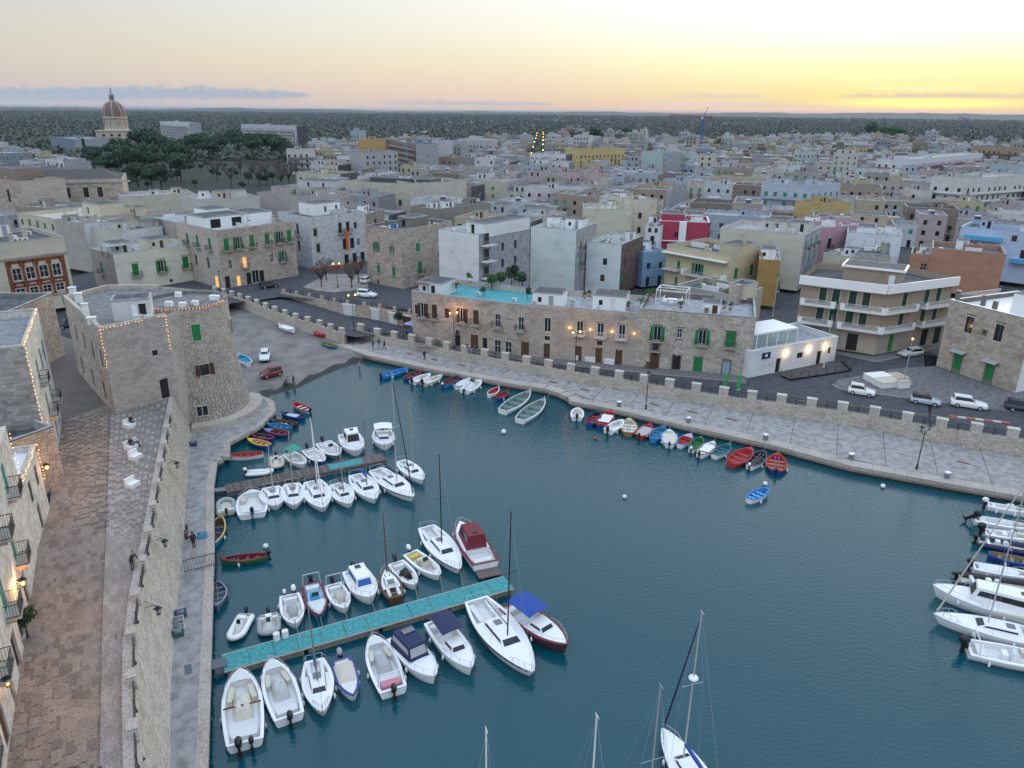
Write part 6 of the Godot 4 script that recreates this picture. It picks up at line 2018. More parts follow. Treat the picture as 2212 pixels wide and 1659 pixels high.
# ---------- boats: x forward, y up from the water, z to starboard ----------
func half_beam(t: float,B: float,tr: float,p: float) -> float:
	if t < 0.42:
		var u := t / 0.42
		return B * 0.5 * lerpf(tr,1.0,sin(u * PI * 0.5))
	var v := (t - 0.42) / 0.58
	return B * 0.5 * pow(maxf(1.0 - pow(v,p),0.0),0.82)
func hull(n: Node3D,L: float,B: float,fb: float,o: Dictionary) -> Dictionary:
	var tr: float = o.get("tr",0.8)
	var p: float = o.get("p",2.1)
	var rise: float = o.get("rise",0.45)
	var rake: float = o.get("rake",L * 0.08)
	var gw: float = o.get("gw",0.11)
	var tc: float = o.get("tc",0.8)
	var fl: float = o.get("fl",0.12)
	var S := 16
	var rows := []
	var sheer := func(t: float) -> float: return fb * (1.0 + rise * pow(t,2.0) + o.get("aft",0.0) * pow(1.0 - t,3.0))
	var X := func(t: float,k: float) -> float: return -L / 2 + L * t - rake * pow(t,3.0) * (1.0 - k)
	for a in S + 1:
		var t := float(a) / S
		var hb := maxf(half_beam(t,B,tr,p),0.02)
		var sh: float = sheer.call(t)
		rows.append([Vector3(X.call(t,1.0),sh,-hb),Vector3(X.call(t,0.8),sh * 0.62,-hb * 0.975),Vector3(X.call(t,0.45),sh * 0.1,-hb * 0.87),Vector3(X.call(t,0.1),-0.22,-hb * 0.5),Vector3(X.call(t,0.0),-0.3,0),Vector3(X.call(t,0.1),-0.22,hb * 0.5),Vector3(X.call(t,0.45),sh * 0.1,hb * 0.87),Vector3(X.call(t,0.8),sh * 0.62,hb * 0.975),Vector3(X.call(t,1.0),sh,hb)])
	var mb := MB.new()
	mb.grid(rows,true)
	var r0: Array = rows[0]
	for k in 7:
		mb.tri(r0[0],r0[k + 2],r0[k + 1])
	put(n,"hull",mb,o.get("out",M["gel"]))
	# rim
	var gm := MB.new()
	for s in [-1,1]:
		var e0 := []
		var e1 := []
		var e2 := []
		for a in S + 1:
			var t := float(a) / S
			var hb := maxf(half_beam(t,B,tr,p),0.02)
			var sh: float = sheer.call(t)
			e0.append(Vector3(X.call(t,1.0) + 0.02,sh - 0.05,s * (hb + 0.035)))
			e1.append(Vector3(X.call(t,1.0) + 0.02,sh + 0.025,s * (hb + 0.03)))
			e2.append(Vector3(X.call(t,1.0) - (0.1 if a == S else 0.0),sh + 0.03,s * maxf(hb - gw,0.0)))
		gm.grid([e0,e1,e2],s < 0)
	var hb0 := half_beam(0.0,B,tr,p)
	gm.box(Vector3(-L / 2 + gw * 0.5,sheer.call(0.0) + 0.0,0),Vector3(gw,0.06,hb0 * 2))
	put(n,"gunwale",gm,o.get("rim",M["gel"]))
	# inside: walls, floor, bulkhead
	if tc > 0.05:
		var im := MB.new()
		var k1 := int(tc * S)
		for s in [-1,1]:
			var up := []
			var dn := []
			var ct := []
			for a in k1 + 1:
				var t := float(a) / S
				var hb := maxf(half_beam(t,B,tr,p) - gw,0.0)
				var sh: float = sheer.call(t)
				var x: float = X.call(t,1.0) + (gw if a == 0 else 0.0)
				up.append(Vector3(x,sh + 0.03,s * hb))
				dn.append(Vector3(x,fl,s * hb * 0.86))
				ct.append(Vector3(x,fl,0))
			im.grid([up,dn],s < 0)
			im.grid([dn,ct],s < 0)
		var tt := float(k1) / S
		for e in [[0.0,-1],[tt,1]]:
			var hb: float = maxf(half_beam(e[0],B,tr,p) - gw,0.0)
			var x: float = X.call(e[0],1.0) + (gw if e[0] == 0.0 else 0.0)
			var sh: float = sheer.call(e[0]) + 0.03
			if hb > 0.02:
				if e[1] > 0:
					im.quad(Vector3(x,fl,hb * 0.86),Vector3(x,fl,-hb * 0.86),Vector3(x,sh,-hb),Vector3(x,sh,hb))
				else:
					im.quad(Vector3(x,fl,-hb * 0.86),Vector3(x,fl,hb * 0.86),Vector3(x,sh,hb),Vector3(x,sh,-hb))
		put(n,"interior",im,o.get("in",M["gel_deck"]))
	if tc < 0.98:
		var dm := MB.new()
		var k1 := int(tc * S)
		var rws := []
		for a in range(k1,S + 1):
			var t := float(a) / S
			var hb := maxf(half_beam(t,B,tr,p) - gw * 0.8,0.0)
			var sh: float = sheer.call(t) + 0.035
			var row := []
			for q in 7:
				var z := (q / 3.0 - 1.0)
				row.append(Vector3(X.call(t,1.0) - (0.12 if a == S else 0.0),sh + (1.0 - z * z) * 0.06 * minf(1.0,hb),z * hb))
			rws.append(row)
		dm.grid(rws)
		put(n,"deck",dm,o.get("deck",M["gel_deck"]))
	return {"L": L,"B": B,"sheer": sheer,"tr": tr,"p": p,"fl": fl}
func rail_bow(n: Node3D,h: Dictionary,t0: float,up: float,m: Material) -> void:
	var mb := MB.new()
	var L: float = h.L
	var prev := [null,null]
	for a in 8:
		var t := lerpf(t0,0.985,a / 7.0)
		for s in 2:
			var hb := maxf(half_beam(t,h.B,h.tr,h.p) - 0.06,0.0) * (-1 if s == 0 else 1)
			var y: float = h.sheer.call(t)
			var q := Vector3(-L / 2 + L * t,y + up * minf(1.0,0.35 + a * 0.3),hb)
			if prev[s] != null:
				mb.tube(prev[s],q,0.022,-1,4,false)
			if a % 2 == 1:
				mb.tube(Vector3(q.x,y,q.z),q,0.018,-1,4,false)
			prev[s] = q
	mb.tube(prev[0],prev[1],0.022,-1,4,false)
	put(n,"bow_rail",mb,m)
func outboard(n: Node3D,x: float,y: float,z: float,m: Material,s := 1.0,tilt := 0.0) -> void:
	var g := grp(n,"outboard_motor",Transform3D(Basis(Vector3.BACK,-tilt) * Basis.from_scale(Vector3.ONE * s),Vector3(x,y,z)))
	var c := MB.new()
	c.ball(Vector3(-0.18,0.42,0),Vector3(0.30,0.27,0.20),Basis(),6,10)
	put(g,"cowling",c,m)
	var l := MB.new()
	l.box(Vector3(-0.17,-0.1,0),Vector3(0.2,0.75,0.13))
	l.box(Vector3(-0.22,-0.5,0),Vector3(0.5,0.07,0.24))
	l.box(Vector3(-0.05,0.1,0),Vector3(0.18,0.25,0.3))
	put(g,"leg",l,M["black"])
func fender(n: Node3D,h: Dictionary,t: float,s: float,m: Material) -> void:
	var hb := half_beam(t,h.B,h.tr,h.p) + 0.12
	var y: float = h.sheer.call(t)
	mi(n,"fender",shared("fender",func(mb):
		mb.ball(Vector3(0,0,0),Vector3(0.11,0.26,0.11),Basis(),6,8)
		mb.tube(Vector3(0,0.2,0),Vector3(0,0.5,0),0.012,-1,3,false)),m,Transform3D(Basis(),Vector3(-h.L / 2 + h.L * t,y - 0.42,s * hb)))
func heap(n: Node3D,called: String,c: Vector3,s: Vector3,m: Material) -> void:   # a tarpaulin slumped over what it covers
	var rows := []
	var ph := rnd(0,9.0)
	for a in 9:
		var row := []
		for b in 9:
			var u := a / 4.0 - 1.0
			var v := b / 4.0 - 1.0
			var e := (1.0 - pow(absf(u),3.0)) * (1.0 - pow(absf(v),3.0))
			var y := pow(maxf(e,0.0),0.5) * (0.82 + 0.14 * sin(u * 5.0 + ph) * cos(v * 4.0 - ph) + 0.08 * sin(v * 11.0 + u * 3.0 + ph))
			row.append(c + Vector3(u * s.x * 0.5,y * s.y,v * s.z * 0.5))
		rows.append(row)
	var mb := MB.new()
	mb.grid(rows)
	put(n,called,mb,m)
func console(n: Node3D,x: float,y: float,m: Material,w := 0.75,hgt := 0.85) -> void:
	var g := grp(n,"console",Transform3D(Basis(),Vector3(x,y,0)))
	var mb := MB.new()
	mb.quad(Vector3(-0.3,0,w / 2),Vector3(0.35,0,w / 2),Vector3(0.15,hgt,w / 2 - 0.05),Vector3(-0.2,hgt,w / 2 - 0.05))
	mb.quad(Vector3(0.35,0,-w / 2),Vector3(-0.3,0,-w / 2),Vector3(-0.2,hgt,-w / 2 + 0.05),Vector3(0.15,hgt,-w / 2 + 0.05))
	mb.quad(Vector3(0.35,0,w / 2),Vector3(0.35,0,-w / 2),Vector3(0.15,hgt,-w / 2 + 0.05),Vector3(0.15,hgt,w / 2 - 0.05))
	mb.quad(Vector3(-0.3,0,-w / 2),Vector3(-0.3,0,w / 2),Vector3(-0.2,hgt,w / 2 - 0.05),Vector3(-0.2,hgt,-w / 2 + 0.05))
	mb.quad(Vector3(-0.2,hgt,w / 2 - 0.05),Vector3(0.15,hgt,w / 2 - 0.05),Vector3(0.15,hgt,-w / 2 + 0.05),Vector3(-0.2,hgt,-w / 2 + 0.05))
	put(g,"body",mb,m)
	bx(g,"windscreen",Vector3(0.16,hgt + 0.16,0),Vector3(0.02,0.36,w - 0.15),M["glass"],Basis(Vector3.BACK,0.35))
	bx(g,"seat",Vector3(-0.75,0.3,0),Vector3(0.4,0.55,w),m)
func cover_top(n: Node3D,called: String,x: float,y: float,l: float,w: float,hgt: float,m: Material,posts := true) -> void:
	var rows := []
	for a in 7:
		var row := []
		for b in 9:
			var u := a / 3.0 - 1.0
			var v := b / 4.0 - 1.0
			row.append(Vector3(x + u * l / 2,y + hgt - 0.16 * v * v - 0.05 * u * u + 0.02 * cos(a * PI),v * w / 2))
		rows.append(row)
	var mb := MB.new()
	mb.grid(rows)
	var g := grp(n,called)
	put(g,"canvas",mb,m)
	if posts:
		var f := MB.new()
		for s in [-1,1]:
			for u in [-0.92,0.92]:
				f.tube(Vector3(x,y,s * w * 0.5),Vector3(x + u * l / 2,y + hgt - 0.22,s * w * 0.49),0.02,-1,4,false)
		put(g,"frame",f,M["steel"])
func cabin(n: Node3D,x0: float,x1: float,y: float,w: float,hgt: float,m: Material,win: Material,slope := 0.5,called := "cabin",lo := 0.45,hi := 0.85) -> void:
	var g := grp(n,called)
	var w2 := w * 0.78
	var a0 := Vector3(x0,y,0)
	var mb := MB.new()
	var bl := [Vector3(x0,y,-w / 2),Vector3(x1,y,-w * 0.42),Vector3(x1,y,w * 0.42),Vector3(x0,y,w / 2)]
	var tl := [Vector3(x0 + 0.06,y + hgt,-w2 / 2),Vector3(x1 - slope,y + hgt * 0.96,-w2 * 0.44),Vector3(x1 - slope,y + hgt * 0.96,w2 * 0.44),Vector3(x0 + 0.06,y + hgt,w2 / 2)]
	for k in 4:
		var l := (k + 1) % 4
		mb.quad(bl[l],bl[k],tl[k],tl[l])
	mb.quad(tl[3],tl[2],tl[1],tl[0])
	put(g,"body",mb,m)
	var wm := MB.new()
	for s in [0,2]:
		var P := [bl[s].lerp(tl[s],lo),bl[s + 1].lerp(tl[s + 1],lo),bl[s + 1].lerp(tl[s + 1],hi),bl[s].lerp(tl[s],hi)]
		var c: Vector3 = (P[0] + P[1] + P[2] + P[3]) / 4.0
		var out := Vector3(0,0.004,0.012 if s == 2 else -0.012)
		var Q := []
		for q in P:
			Q.append(c + (q - c) * 0.86 + out)
		if s == 0:
			wm.quad(Q[1],Q[0],Q[3],Q[2])
		else:
			wm.quad(Q[1],Q[0],Q[3],Q[2])
	var F := [bl[1].lerp(tl[1],0.3),bl[2].lerp(tl[2],0.3),bl[2].lerp(tl[2],0.9),bl[1].lerp(tl[1],0.9)]
	var fc: Vector3 = (F[0] + F[1] + F[2] + F[3]) / 4.0
	var FQ := []
	for q in F:
		FQ.append(fc + (q - fc) * 0.88 + Vector3(0.014,0.006,0))
	wm.quad(FQ[1],FQ[0],FQ[3],FQ[2])
	put(g,"window",wm,win)
func mast_set(n: Node3D,x: float,y: float,hgt: float,L: float,m: Material,cov,jib = null,boom := true) -> void:
	var mb := MB.new()
	mb.tube(Vector3(x,y,0),Vector3(x,y + hgt,0),0.065,0.045,8)
	put(n,"mast",mb,m)
	var sp := MB.new()
	sp.tube(Vector3(x,y + hgt * 0.52,-0.75),Vector3(x,y + hgt * 0.52,0.75),0.025,-1,4)
	sp.tube(Vector3(x - 0.3,y + hgt,0),Vector3(x + 0.15,y + hgt + 0.05,0),0.02,-1,4)
	put(n,"spreader",sp,m)
	var st_ := MB.new()
	for s in [-1,1]:
		st_.tube(Vector3(x - 0.1,y * 0.8,s * L * 0.145),Vector3(x,y + hgt * 0.52,s * 0.75),0.010,-1,3,false)
		st_.tube(Vector3(x,y + hgt * 0.52,s * 0.75),Vector3(x,y + hgt * 0.97,0),0.010,-1,3,false)
	st_.tube(Vector3(-L / 2 + 0.1,y,0),Vector3(x,y + hgt,0),0.010,-1,3,false)
	if jib == null:
		st_.tube(Vector3(L / 2 - 0.15,y * 0.9,0),Vector3(x,y + hgt * 0.95,0),0.012,-1,3,false)
	put(n,"rigging",st_,M["galv"])
	if jib != null:
		var j := MB.new()
		var a := Vector3(L / 2 - 0.2,y,0)
		var b := Vector3(x + 0.1,y + hgt * 0.93,0)
		j.tube(a,b,0.075,0.04,7)
		put(n,"furled_jib",j,jib)
	if boom:
		var bm := MB.new()
		bm.tube(Vector3(x,y + 0.95,0),Vector3(x - L * 0.36,y + 0.85,0),0.05,-1,6)
		put(n,"boom",bm,m)
		if cov != null:
			var c := MB.new()
			c.ball(Vector3(x - L * 0.17,y + 1.08,0),Vector3(L * 0.19,0.17,0.13),Basis(),6,12)
			put(n,"sail_cover",c,cov)
func boat_base(called: String,label: String,cat: String,bow: Array,stern: Array,h := 0.5) -> Array:
	var b := G(bow[0],bow[1],h)
	var s := G(stern[0],stern[1],h)
	var L := b.distance_to(s)
	var c := (b + s) * 0.5
	c.y = 0.0
	var basis := yaw_to(s,b) * Basis(Vector3.RIGHT,rnd(-0.025,0.025))
	return [thing(called,label,cat,c,basis),L]
func gozzo(label: String,bow: Array,stern: Array,out: Color,inn: Color,rim: Color,x := {}) -> void:
	var q := boat_base("rowing_boat",label,"boat",bow,stern,x.get("h",0.45))
	var n: Node3D = q[0]
	n.position.y += x.get("y",0.0)
	var L: float = maxf(q[1],3.2)
	var B: float = L * x.get("b",0.36)
	var fb := 0.42 + L * 0.02
	var h := hull(n,L,B,fb,{"tr": x.get("tr",0.45),"p": 2.0,"rise": 0.5,"aft": 0.2,"tc": x.get("tc",0.9),"gw": 0.09,"fl": 0.1,"out": paint(out,0.45),"in": paint(inn,0.6),"rim": paint(rim,0.45),"deck": paint(x.get("deck",inn),0.5),"rake": L * 0.03})
	var th: Material = paint(x.get("seat",inn),0.55)
	for t in [0.2,0.42,0.63]:
		bx(n,"thwart",Vector3(-L / 2 + L * t,0.1 + fb * 0.62,0),Vector3(L * 0.06,0.045,half_beam(t,B,h.tr,2.0) * 1.82),th)
	var st_ := MB.new()
	st_.box(Vector3(L / 2 - 0.02,fb * 1.5 + 0.14,0),Vector3(0.1,0.3,0.1))
	put(n,"stem_post",st_,paint(rim,0.5))
	if x.get("oars",false):
		for s in [-0.12,0.14]:
			var o := MB.new()
			o.tube(Vector3(-L * 0.42,fb * 0.95,s),Vector3(L * 0.3,fb * 0.95,s * 1.6),0.03,-1,5)
			o.box(Vector3(L * 0.36,fb * 0.95,s * 1.65),Vector3(L * 0.14,0.03,0.13))
			put(n,"oar",o,paint(x.get("oar",lin(0.3,0.22,0.12)),0.6))
	if x.has("tarp"):
		heap(n,"tarpaulin",Vector3(-L * 0.02,fb * 0.85,0),Vector3(L * 0.72,0.32,B * 0.95),paint(x.tarp,0.8))
	if x.has("lid"):
		bx(n,"cover_board",Vector3(L * 0.02,fb * 1.05,0),Vector3(L * 0.5,0.05,B * 0.7),paint(x.lid,0.6))
	if x.has("motor"):
		outboard(n,-L / 2 - 0.02,fb * 0.95,0,x.motor,0.85)
	if x.get("gear",false):
		for k in 5:
			heap(n,"fishing_gear",Vector3(rnd(-0.3,0.25) * L,0.15,rnd(-0.2,0.2) * B),Vector3(rnd(0.5,1.0),rnd(0.2,0.4),rnd(0.4,0.7)),paint(pick([lin(0.02,0.05,0.12),lin(0.05,0.05,0.05),lin(0.5,0.5,0.48),lin(0.12,0.06,0.05),lin(0.03,0.12,0.09)]),0.8))
	for k in x.get("fend",1):
		fender(n,h,0.3 + 0.3 * k,1.0 if k % 2 == 0 else -1.0,M["white"])
func open_boat(label: String,bow: Array,stern: Array,x := {}) -> void:
	var q := boat_base("motorboat",label,"motorboat",bow,stern,0.6)
	var n: Node3D = q[0]
	var L: float = maxf(q[1],3.4)
	var B: float = L * x.get("b",0.375)
	var fb := 0.48 + L * 0.025
	var h := hull(n,L,B,fb,{"tr": 0.84,"p": x.get("p",2.5),"rise": 0.3,"tc": x.get("tc",0.82),"gw": x.get("gw",0.2),"fl": 0.22,"out": x.get("out",M["gel"]),"rim": x.get("rim",M["gel"]),"in": x.get("in",M["gel_deck"]),"deck": M["gel_deck"]})
	if x.get("rail",true):
		rail_bow(n,h,0.62,0.35,M["steel"])
	match x.get("mid","console"):
		"console":
			console(n,L * 0.0,0.22,x.get("cm",M["gel"]))
		"tarp":
			heap(n,"tarpaulin",Vector3(0,0.22,0),Vector3(L * 0.3,1.0,B * 0.5),x.get("tm",M["tarp"]))
		"flat":
			heap(n,"cover_sheet",Vector3(-L * 0.08,fb * 0.95,0),Vector3(L * 0.6,0.35,B * 0.95),x.get("tm",M["tarp"]))
	bx(n,"stern_seat",Vector3(-L * 0.36,0.42,0),Vector3(L * 0.1,0.4,B * 0.6),x.get("sm",M["gel_deck"]))
	for s in [-1,1]:
		bx(n,"bow_cushion",Vector3(L * 0.17,0.45,s * B * 0.27),Vector3(L * 0.2,0.42,B * 0.14),x.get("cush",M["gel_cream"]),Basis(Vector3.UP,s * 0.16))
	for k in x.get("motors",1):
		outboard(n,-L / 2 - 0.05,fb * 0.95,0.0 if x.get("motors",1) == 1 else (k - 0.5) * 0.8,x.get("mm",M["black"]),x.get("ms",1.15) * (1.0 if k == 0 else 0.7),x.get("tilt",0.0))
	if x.has("bimini"):
		cover_top(n,"bimini",-L * 0.12,fb,L * 0.42,B * 0.9,1.35,x.bimini)
	if x.has("bar"):
		var rbm := MB.new()
		rbm.path([Vector3(-L * 0.4,fb,-B * 0.42),Vector3(-L * 0.42,fb + 1.2,-B * 0.36),Vector3(-L * 0.42,fb + 1.2,B * 0.36),Vector3(-L * 0.4,fb,B * 0.42)],0.045,6)
		put(n,"roll_bar",rbm,x.bar)
	if x.has("band"):
		bx(n,"fore_band",Vector3(-L * 0.05,fb + 0.25,0),Vector3(0.12,0.06,B * 0.92),x.band)
	if x.has("stripes"):
		for k in 7:
			bx(n,"foredeck_stripe",Vector3(L * 0.12 + k * L * 0.045,fb * 1.12,0),Vector3(L * 0.02,0.03,half_beam(0.62 + k * 0.045,B,0.84,2.5) * 1.7),x.stripes)
	for k in x.get("fend",3):
		fender(n,h,0.2 + 0.2 * (k % 4),1.0 if k % 2 == 0 else -1.0,M["white"])
func cruiser(label: String,bow: Array,stern: Array,x := {}) -> void:
	var q := boat_base("cabin_cruiser",label,"motorboat",bow,stern,0.8)
	var n: Node3D = q[0]
	var L: float = q[1]
	var B: float = L * x.get("b",0.38)
	var fb := 0.62 + L * 0.03
	var h := hull(n,L,B,fb,{"tr": 0.86,"p": 2.5,"rise": 0.3,"tc": x.get("tc",0.45),"gw": 0.22,"fl": 0.35,"out": x.get("out",M["gel"]),"rim": x.get("rim",M["gel"]),"in": M["gel_deck"],"deck": M["gel"]})
	rail_bow(n,h,0.55,0.45,M["steel"])
	var c0: float = x.get("c0",-0.1)
	match x.get("kind","cabin"):
		"cabin":
			cabin(n,L * c0,L * 0.22,fb * 1.08,B * 0.72,x.get("ch",0.95),x.get("cm",M["gel"]),x.get("win",M["glass"]),0.55)
			bx(n,"cabin_hatch",Vector3(L * (c0 + 0.1),fb * 1.08 + x.get("ch",0.95) + 0.02,0),Vector3(0.5,0.05,0.5),M["glass"])
		"canvas":   # full canvas enclosure
			cabin(n,-L * 0.38,L * 0.12,fb * 1.02,B * 0.9,1.25,x.get("cm",M["navy"]),paint(lin(0.35,0.36,0.36),0.3),0.5,"canvas_enclosure")
			if x.get("solar",false):
				bx(n,"solar_panel",Vector3(-L * 0.26,fb * 1.02 + 1.3,-B * 0.1),Vector3(0.6,0.04,1.0),M["galv_dark"])
		"bimini":
			cabin(n,-L * 0.02,L * 0.2,fb * 1.05,B * 0.66,0.55,M["gel"],M["glass"],0.4)
			cover_top(n,"bimini",-L * 0.16,fb,L * 0.40,B * 0.84,1.5,x.get("cm",M["blue_canvas"]))
	bx(n,"deck_hatch",Vector3(L * 0.31,fb * 1.18,0),Vector3(0.45,0.05,0.45),M["glass"])
	bx(n,"stern_seat",Vector3(-L * 0.4,0.6,0),Vector3(L * 0.08,0.45,B * 0.62),M["gel_deck"])
	if x.get("motor",true):
		outboard(n,-L / 2 - 0.05,fb * 0.9,0,M["black"],1.15)
	if x.get("platform",false):
		bx(n,"swim_platform",Vector3(-L / 2 - 0.7,0.25,0),Vector3(1.3,0.08,B * 0.75),M["plank"])
	for k in 4:
		fender(n,h,0.25 + 0.18 * k,1.0 if k % 2 == 0 else -1.0,M["white"])
func sailboat(label: String,bow: Array,stern: Array,mh: float,x := {}) -> void:
	var q := boat_base("sailing_boat",label,"sailing boat",bow,stern,0.7)
	var n: Node3D = q[0]
	var L: float = q[1]
	var B: float = L * x.get("b",0.33)
	var fb := 0.5 + L * 0.035
	var h := hull(n,L,B,fb,{"tr": 0.62,"p": 1.9,"rise": 0.16,"tc": 0.34,"gw": 0.24,"fl": 0.4,"out": x.get("out",M["gel"]),"rim": x.get("rim",M["gel"]),"in": x.get("in",M["gel_deck"]),"deck": M["gel"],"rake": L * 0.1})
	cabin(n,-L * 0.16,L * 0.2,fb * 1.04,B * 0.62,0.42,M["gel"],M["glass"],L * 0.1,"coachroof")
	bx(n,"companion_hatch",Vector3(-L * 0.09,fb * 1.04 + 0.45,0),Vector3(0.6,0.06,0.6),x.get("hatch",M["galv_dark"]))
	bx(n,"deck_hatch",Vector3(L * 0.27,fb * 1.1 + 0.03,0),Vector3(0.5,0.05,0.5),M["glass"])
	for s in [-1,1]:
		bx(n,"cockpit_bench",Vector3(-L * 0.33,0.62,s * B * 0.22),Vector3(L * 0.24,0.35,B * 0.13),M["gel_deck"])
	rail_bow(n,h,0.8,0.5,M["steel"])
	var pp := MB.new()
	pp.path([Vector3(-L * 0.42,fb + 0.55,-B * 0.34),Vector3(-L * 0.5,fb + 0.55,-B * 0.26),Vector3(-L * 0.5,fb + 0.55,B * 0.26),Vector3(-L * 0.42,fb + 0.55,B * 0.34)],0.02,4)
	for s in [-1,1]:
		pp.tube(Vector3(-L * 0.5,fb,s * B * 0.26),Vector3(-L * 0.5,fb + 0.55,s * B * 0.26),0.02,-1,4,false)
	put(n,"pushpit",pp,M["steel"])
	mast_set(n,L * x.get("mx",0.08),fb * 1.04 + 0.38,mh,L,x.get("mast",M["steel"]),x.get("cover"),x.get("jib"),x.get("boom",true))
	if x.has("wheel"):
		mi(n,"steering_wheel",shared("wheel",func(mb):
			var pts := []
			for k in 13:
				pts.append(Vector3(0,0.45 * sin(TAU * k / 12.0),0.45 * cos(TAU * k / 12.0)))
			mb.path(pts,0.02,4)),M["steel"],Transform3D(Basis(),Vector3(-L * 0.38,1.2,0)))
	if x.has("stripe"):
		var sm := MB.new()
		for s in [-1,1]:
			var r0 := []
			var r1 := []
			for a in 15:
				var t := lerpf(0.02,0.97,a / 14.0)
				var hb := half_beam(t,B,0.62,1.9) * 0.985 + 0.02
				var sh: float = h.sheer.call(t)
				var X := -L / 2 + L * t - L * 0.1 * pow(t,3.0) * 0.15
				r0.append(Vector3(X,sh * 0.86,s * hb))
				r1.append(Vector3(X,sh * 0.68,s * hb * 0.995))
			sm.grid([r0,r1],s > 0)
		put(n,"hull_stripe",sm,x.stripe)
	if x.has("radar"):
		sph(n,"radar_dome",Vector3(L * 0.08 + 0.3,fb + mh * 0.6,0),Vector3(0.32,0.16,0.32),M["white"])
	for k in 4:
		fender(n,h,0.25 + 0.15 * k,1.0 if k % 2 == 0 else -1.0,x.get("fm",M["white"]))
func rib(label: String,bow: Array,stern: Array,tube: Material,x := {}) -> void:
	var q := boat_base("inflatable_boat",label,"inflatable boat",bow,stern,0.4)
	var n: Node3D = q[0]
	var L: float = maxf(q[1],2.8)
	var B: float = L * x.get("b",0.46)
	var r := 0.2 + L * 0.012
	var rows := []
	var pts := []
	for a in 25:
		var u := a / 24.0
		if u < 0.3:
			pts.append(Vector3(lerpf(-L / 2,L * 0.16,u / 0.3),0,-B / 2 + r))
		elif u > 0.7:
			pts.append(Vector3(lerpf(L * 0.16,-L / 2,(u - 0.7) / 0.3),0,B / 2 - r))
		else:
			var th := (u - 0.3) / 0.4 * PI
			pts.append(Vector3(L * 0.16 + sin(th) * (L * 0.34 - r),0.16 * sin(th),-cos(th) * (B / 2 - r)))
	for a in 25:
		var d: Vector3 = (pts[mini(a + 1,24)] - pts[maxi(a - 1,0)]).normalized()
		var sd := d.cross(Vector3.UP).normalized()
		var rr := r * (0.35 if a == 0 or a == 24 else 1.0)
		var row := []
		for k in 11:
			var th := TAU * k / 10.0
			row.append(pts[a] + Vector3(0,r + 0.05,0) + sd * cos(th) * rr + Vector3(0,sin(th) * rr,0))
		rows.append(row)
	var mb := MB.new()
	mb.grid(rows,true)
	put(n,"tube",mb,tube)
	var fm := MB.new()
	fm.quad(Vector3(-L * 0.44,0.2,B / 2 - r),Vector3(L * 0.2,0.2,B / 2 - r),Vector3(L * 0.2,0.2,-B / 2 + r),Vector3(-L * 0.44,0.2,-B / 2 + r))
	fm.tri(Vector3(L * 0.2,0.2,B / 2 - r),Vector3(L * 0.45,0.25,0),Vector3(L * 0.2,0.2,-B / 2 + r))
	fm.box(Vector3(-L * 0.44,0.3,0),Vector3(0.08,0.5,B - 2 * r))
	put(n,"floor",fm,x.get("floor",M["gel_cream"]))
	if x.get("console",true):
		console(n,-L * 0.03,0.2,M["gel"],0.5,0.6)
	bx(n,"bench",Vector3(-L * 0.3,0.38,0),Vector3(0.3,0.3,B - 2.2 * r),x.get("seat",M["gel_deck"]))
	outboard(n,-L * 0.47,0.5,0,x.get("mm",M["black"]),0.85)
func buoy(label: String,px: float,py: float,r: float,c: Color) -> void:
	var p := G(px,py,0.1)
	var n := thing("mooring_buoy",label,"buoy",p)
	sph(n,"float",Vector3(0,r * 0.3,0),Vector3.ONE * r,paint(c,0.4))
	mi(n,"ring",shared("ring",func(mb): mb.tube(Vector3(0,0,0),Vector3(0,0.14,0),0.03)),M["iron"],Transform3D(Basis(),Vector3(0,r * 1.2,0)))
func mooring(label: String,a: Vector3,b: Vector3) -> void:
	var n := thing("mooring_rope",label,"rope",a,Basis(),"mooring ropes")
	var pts := []
	for k in 7:
		var t := k / 6.0
		pts.append((b - a) * t - Vector3(0,sin(t * PI) * a.distance_to(b) * 0.07,0))
	var mb := MB.new()
	mb.path(pts,0.022,4)
	put(n,"line",mb,M["rope"])
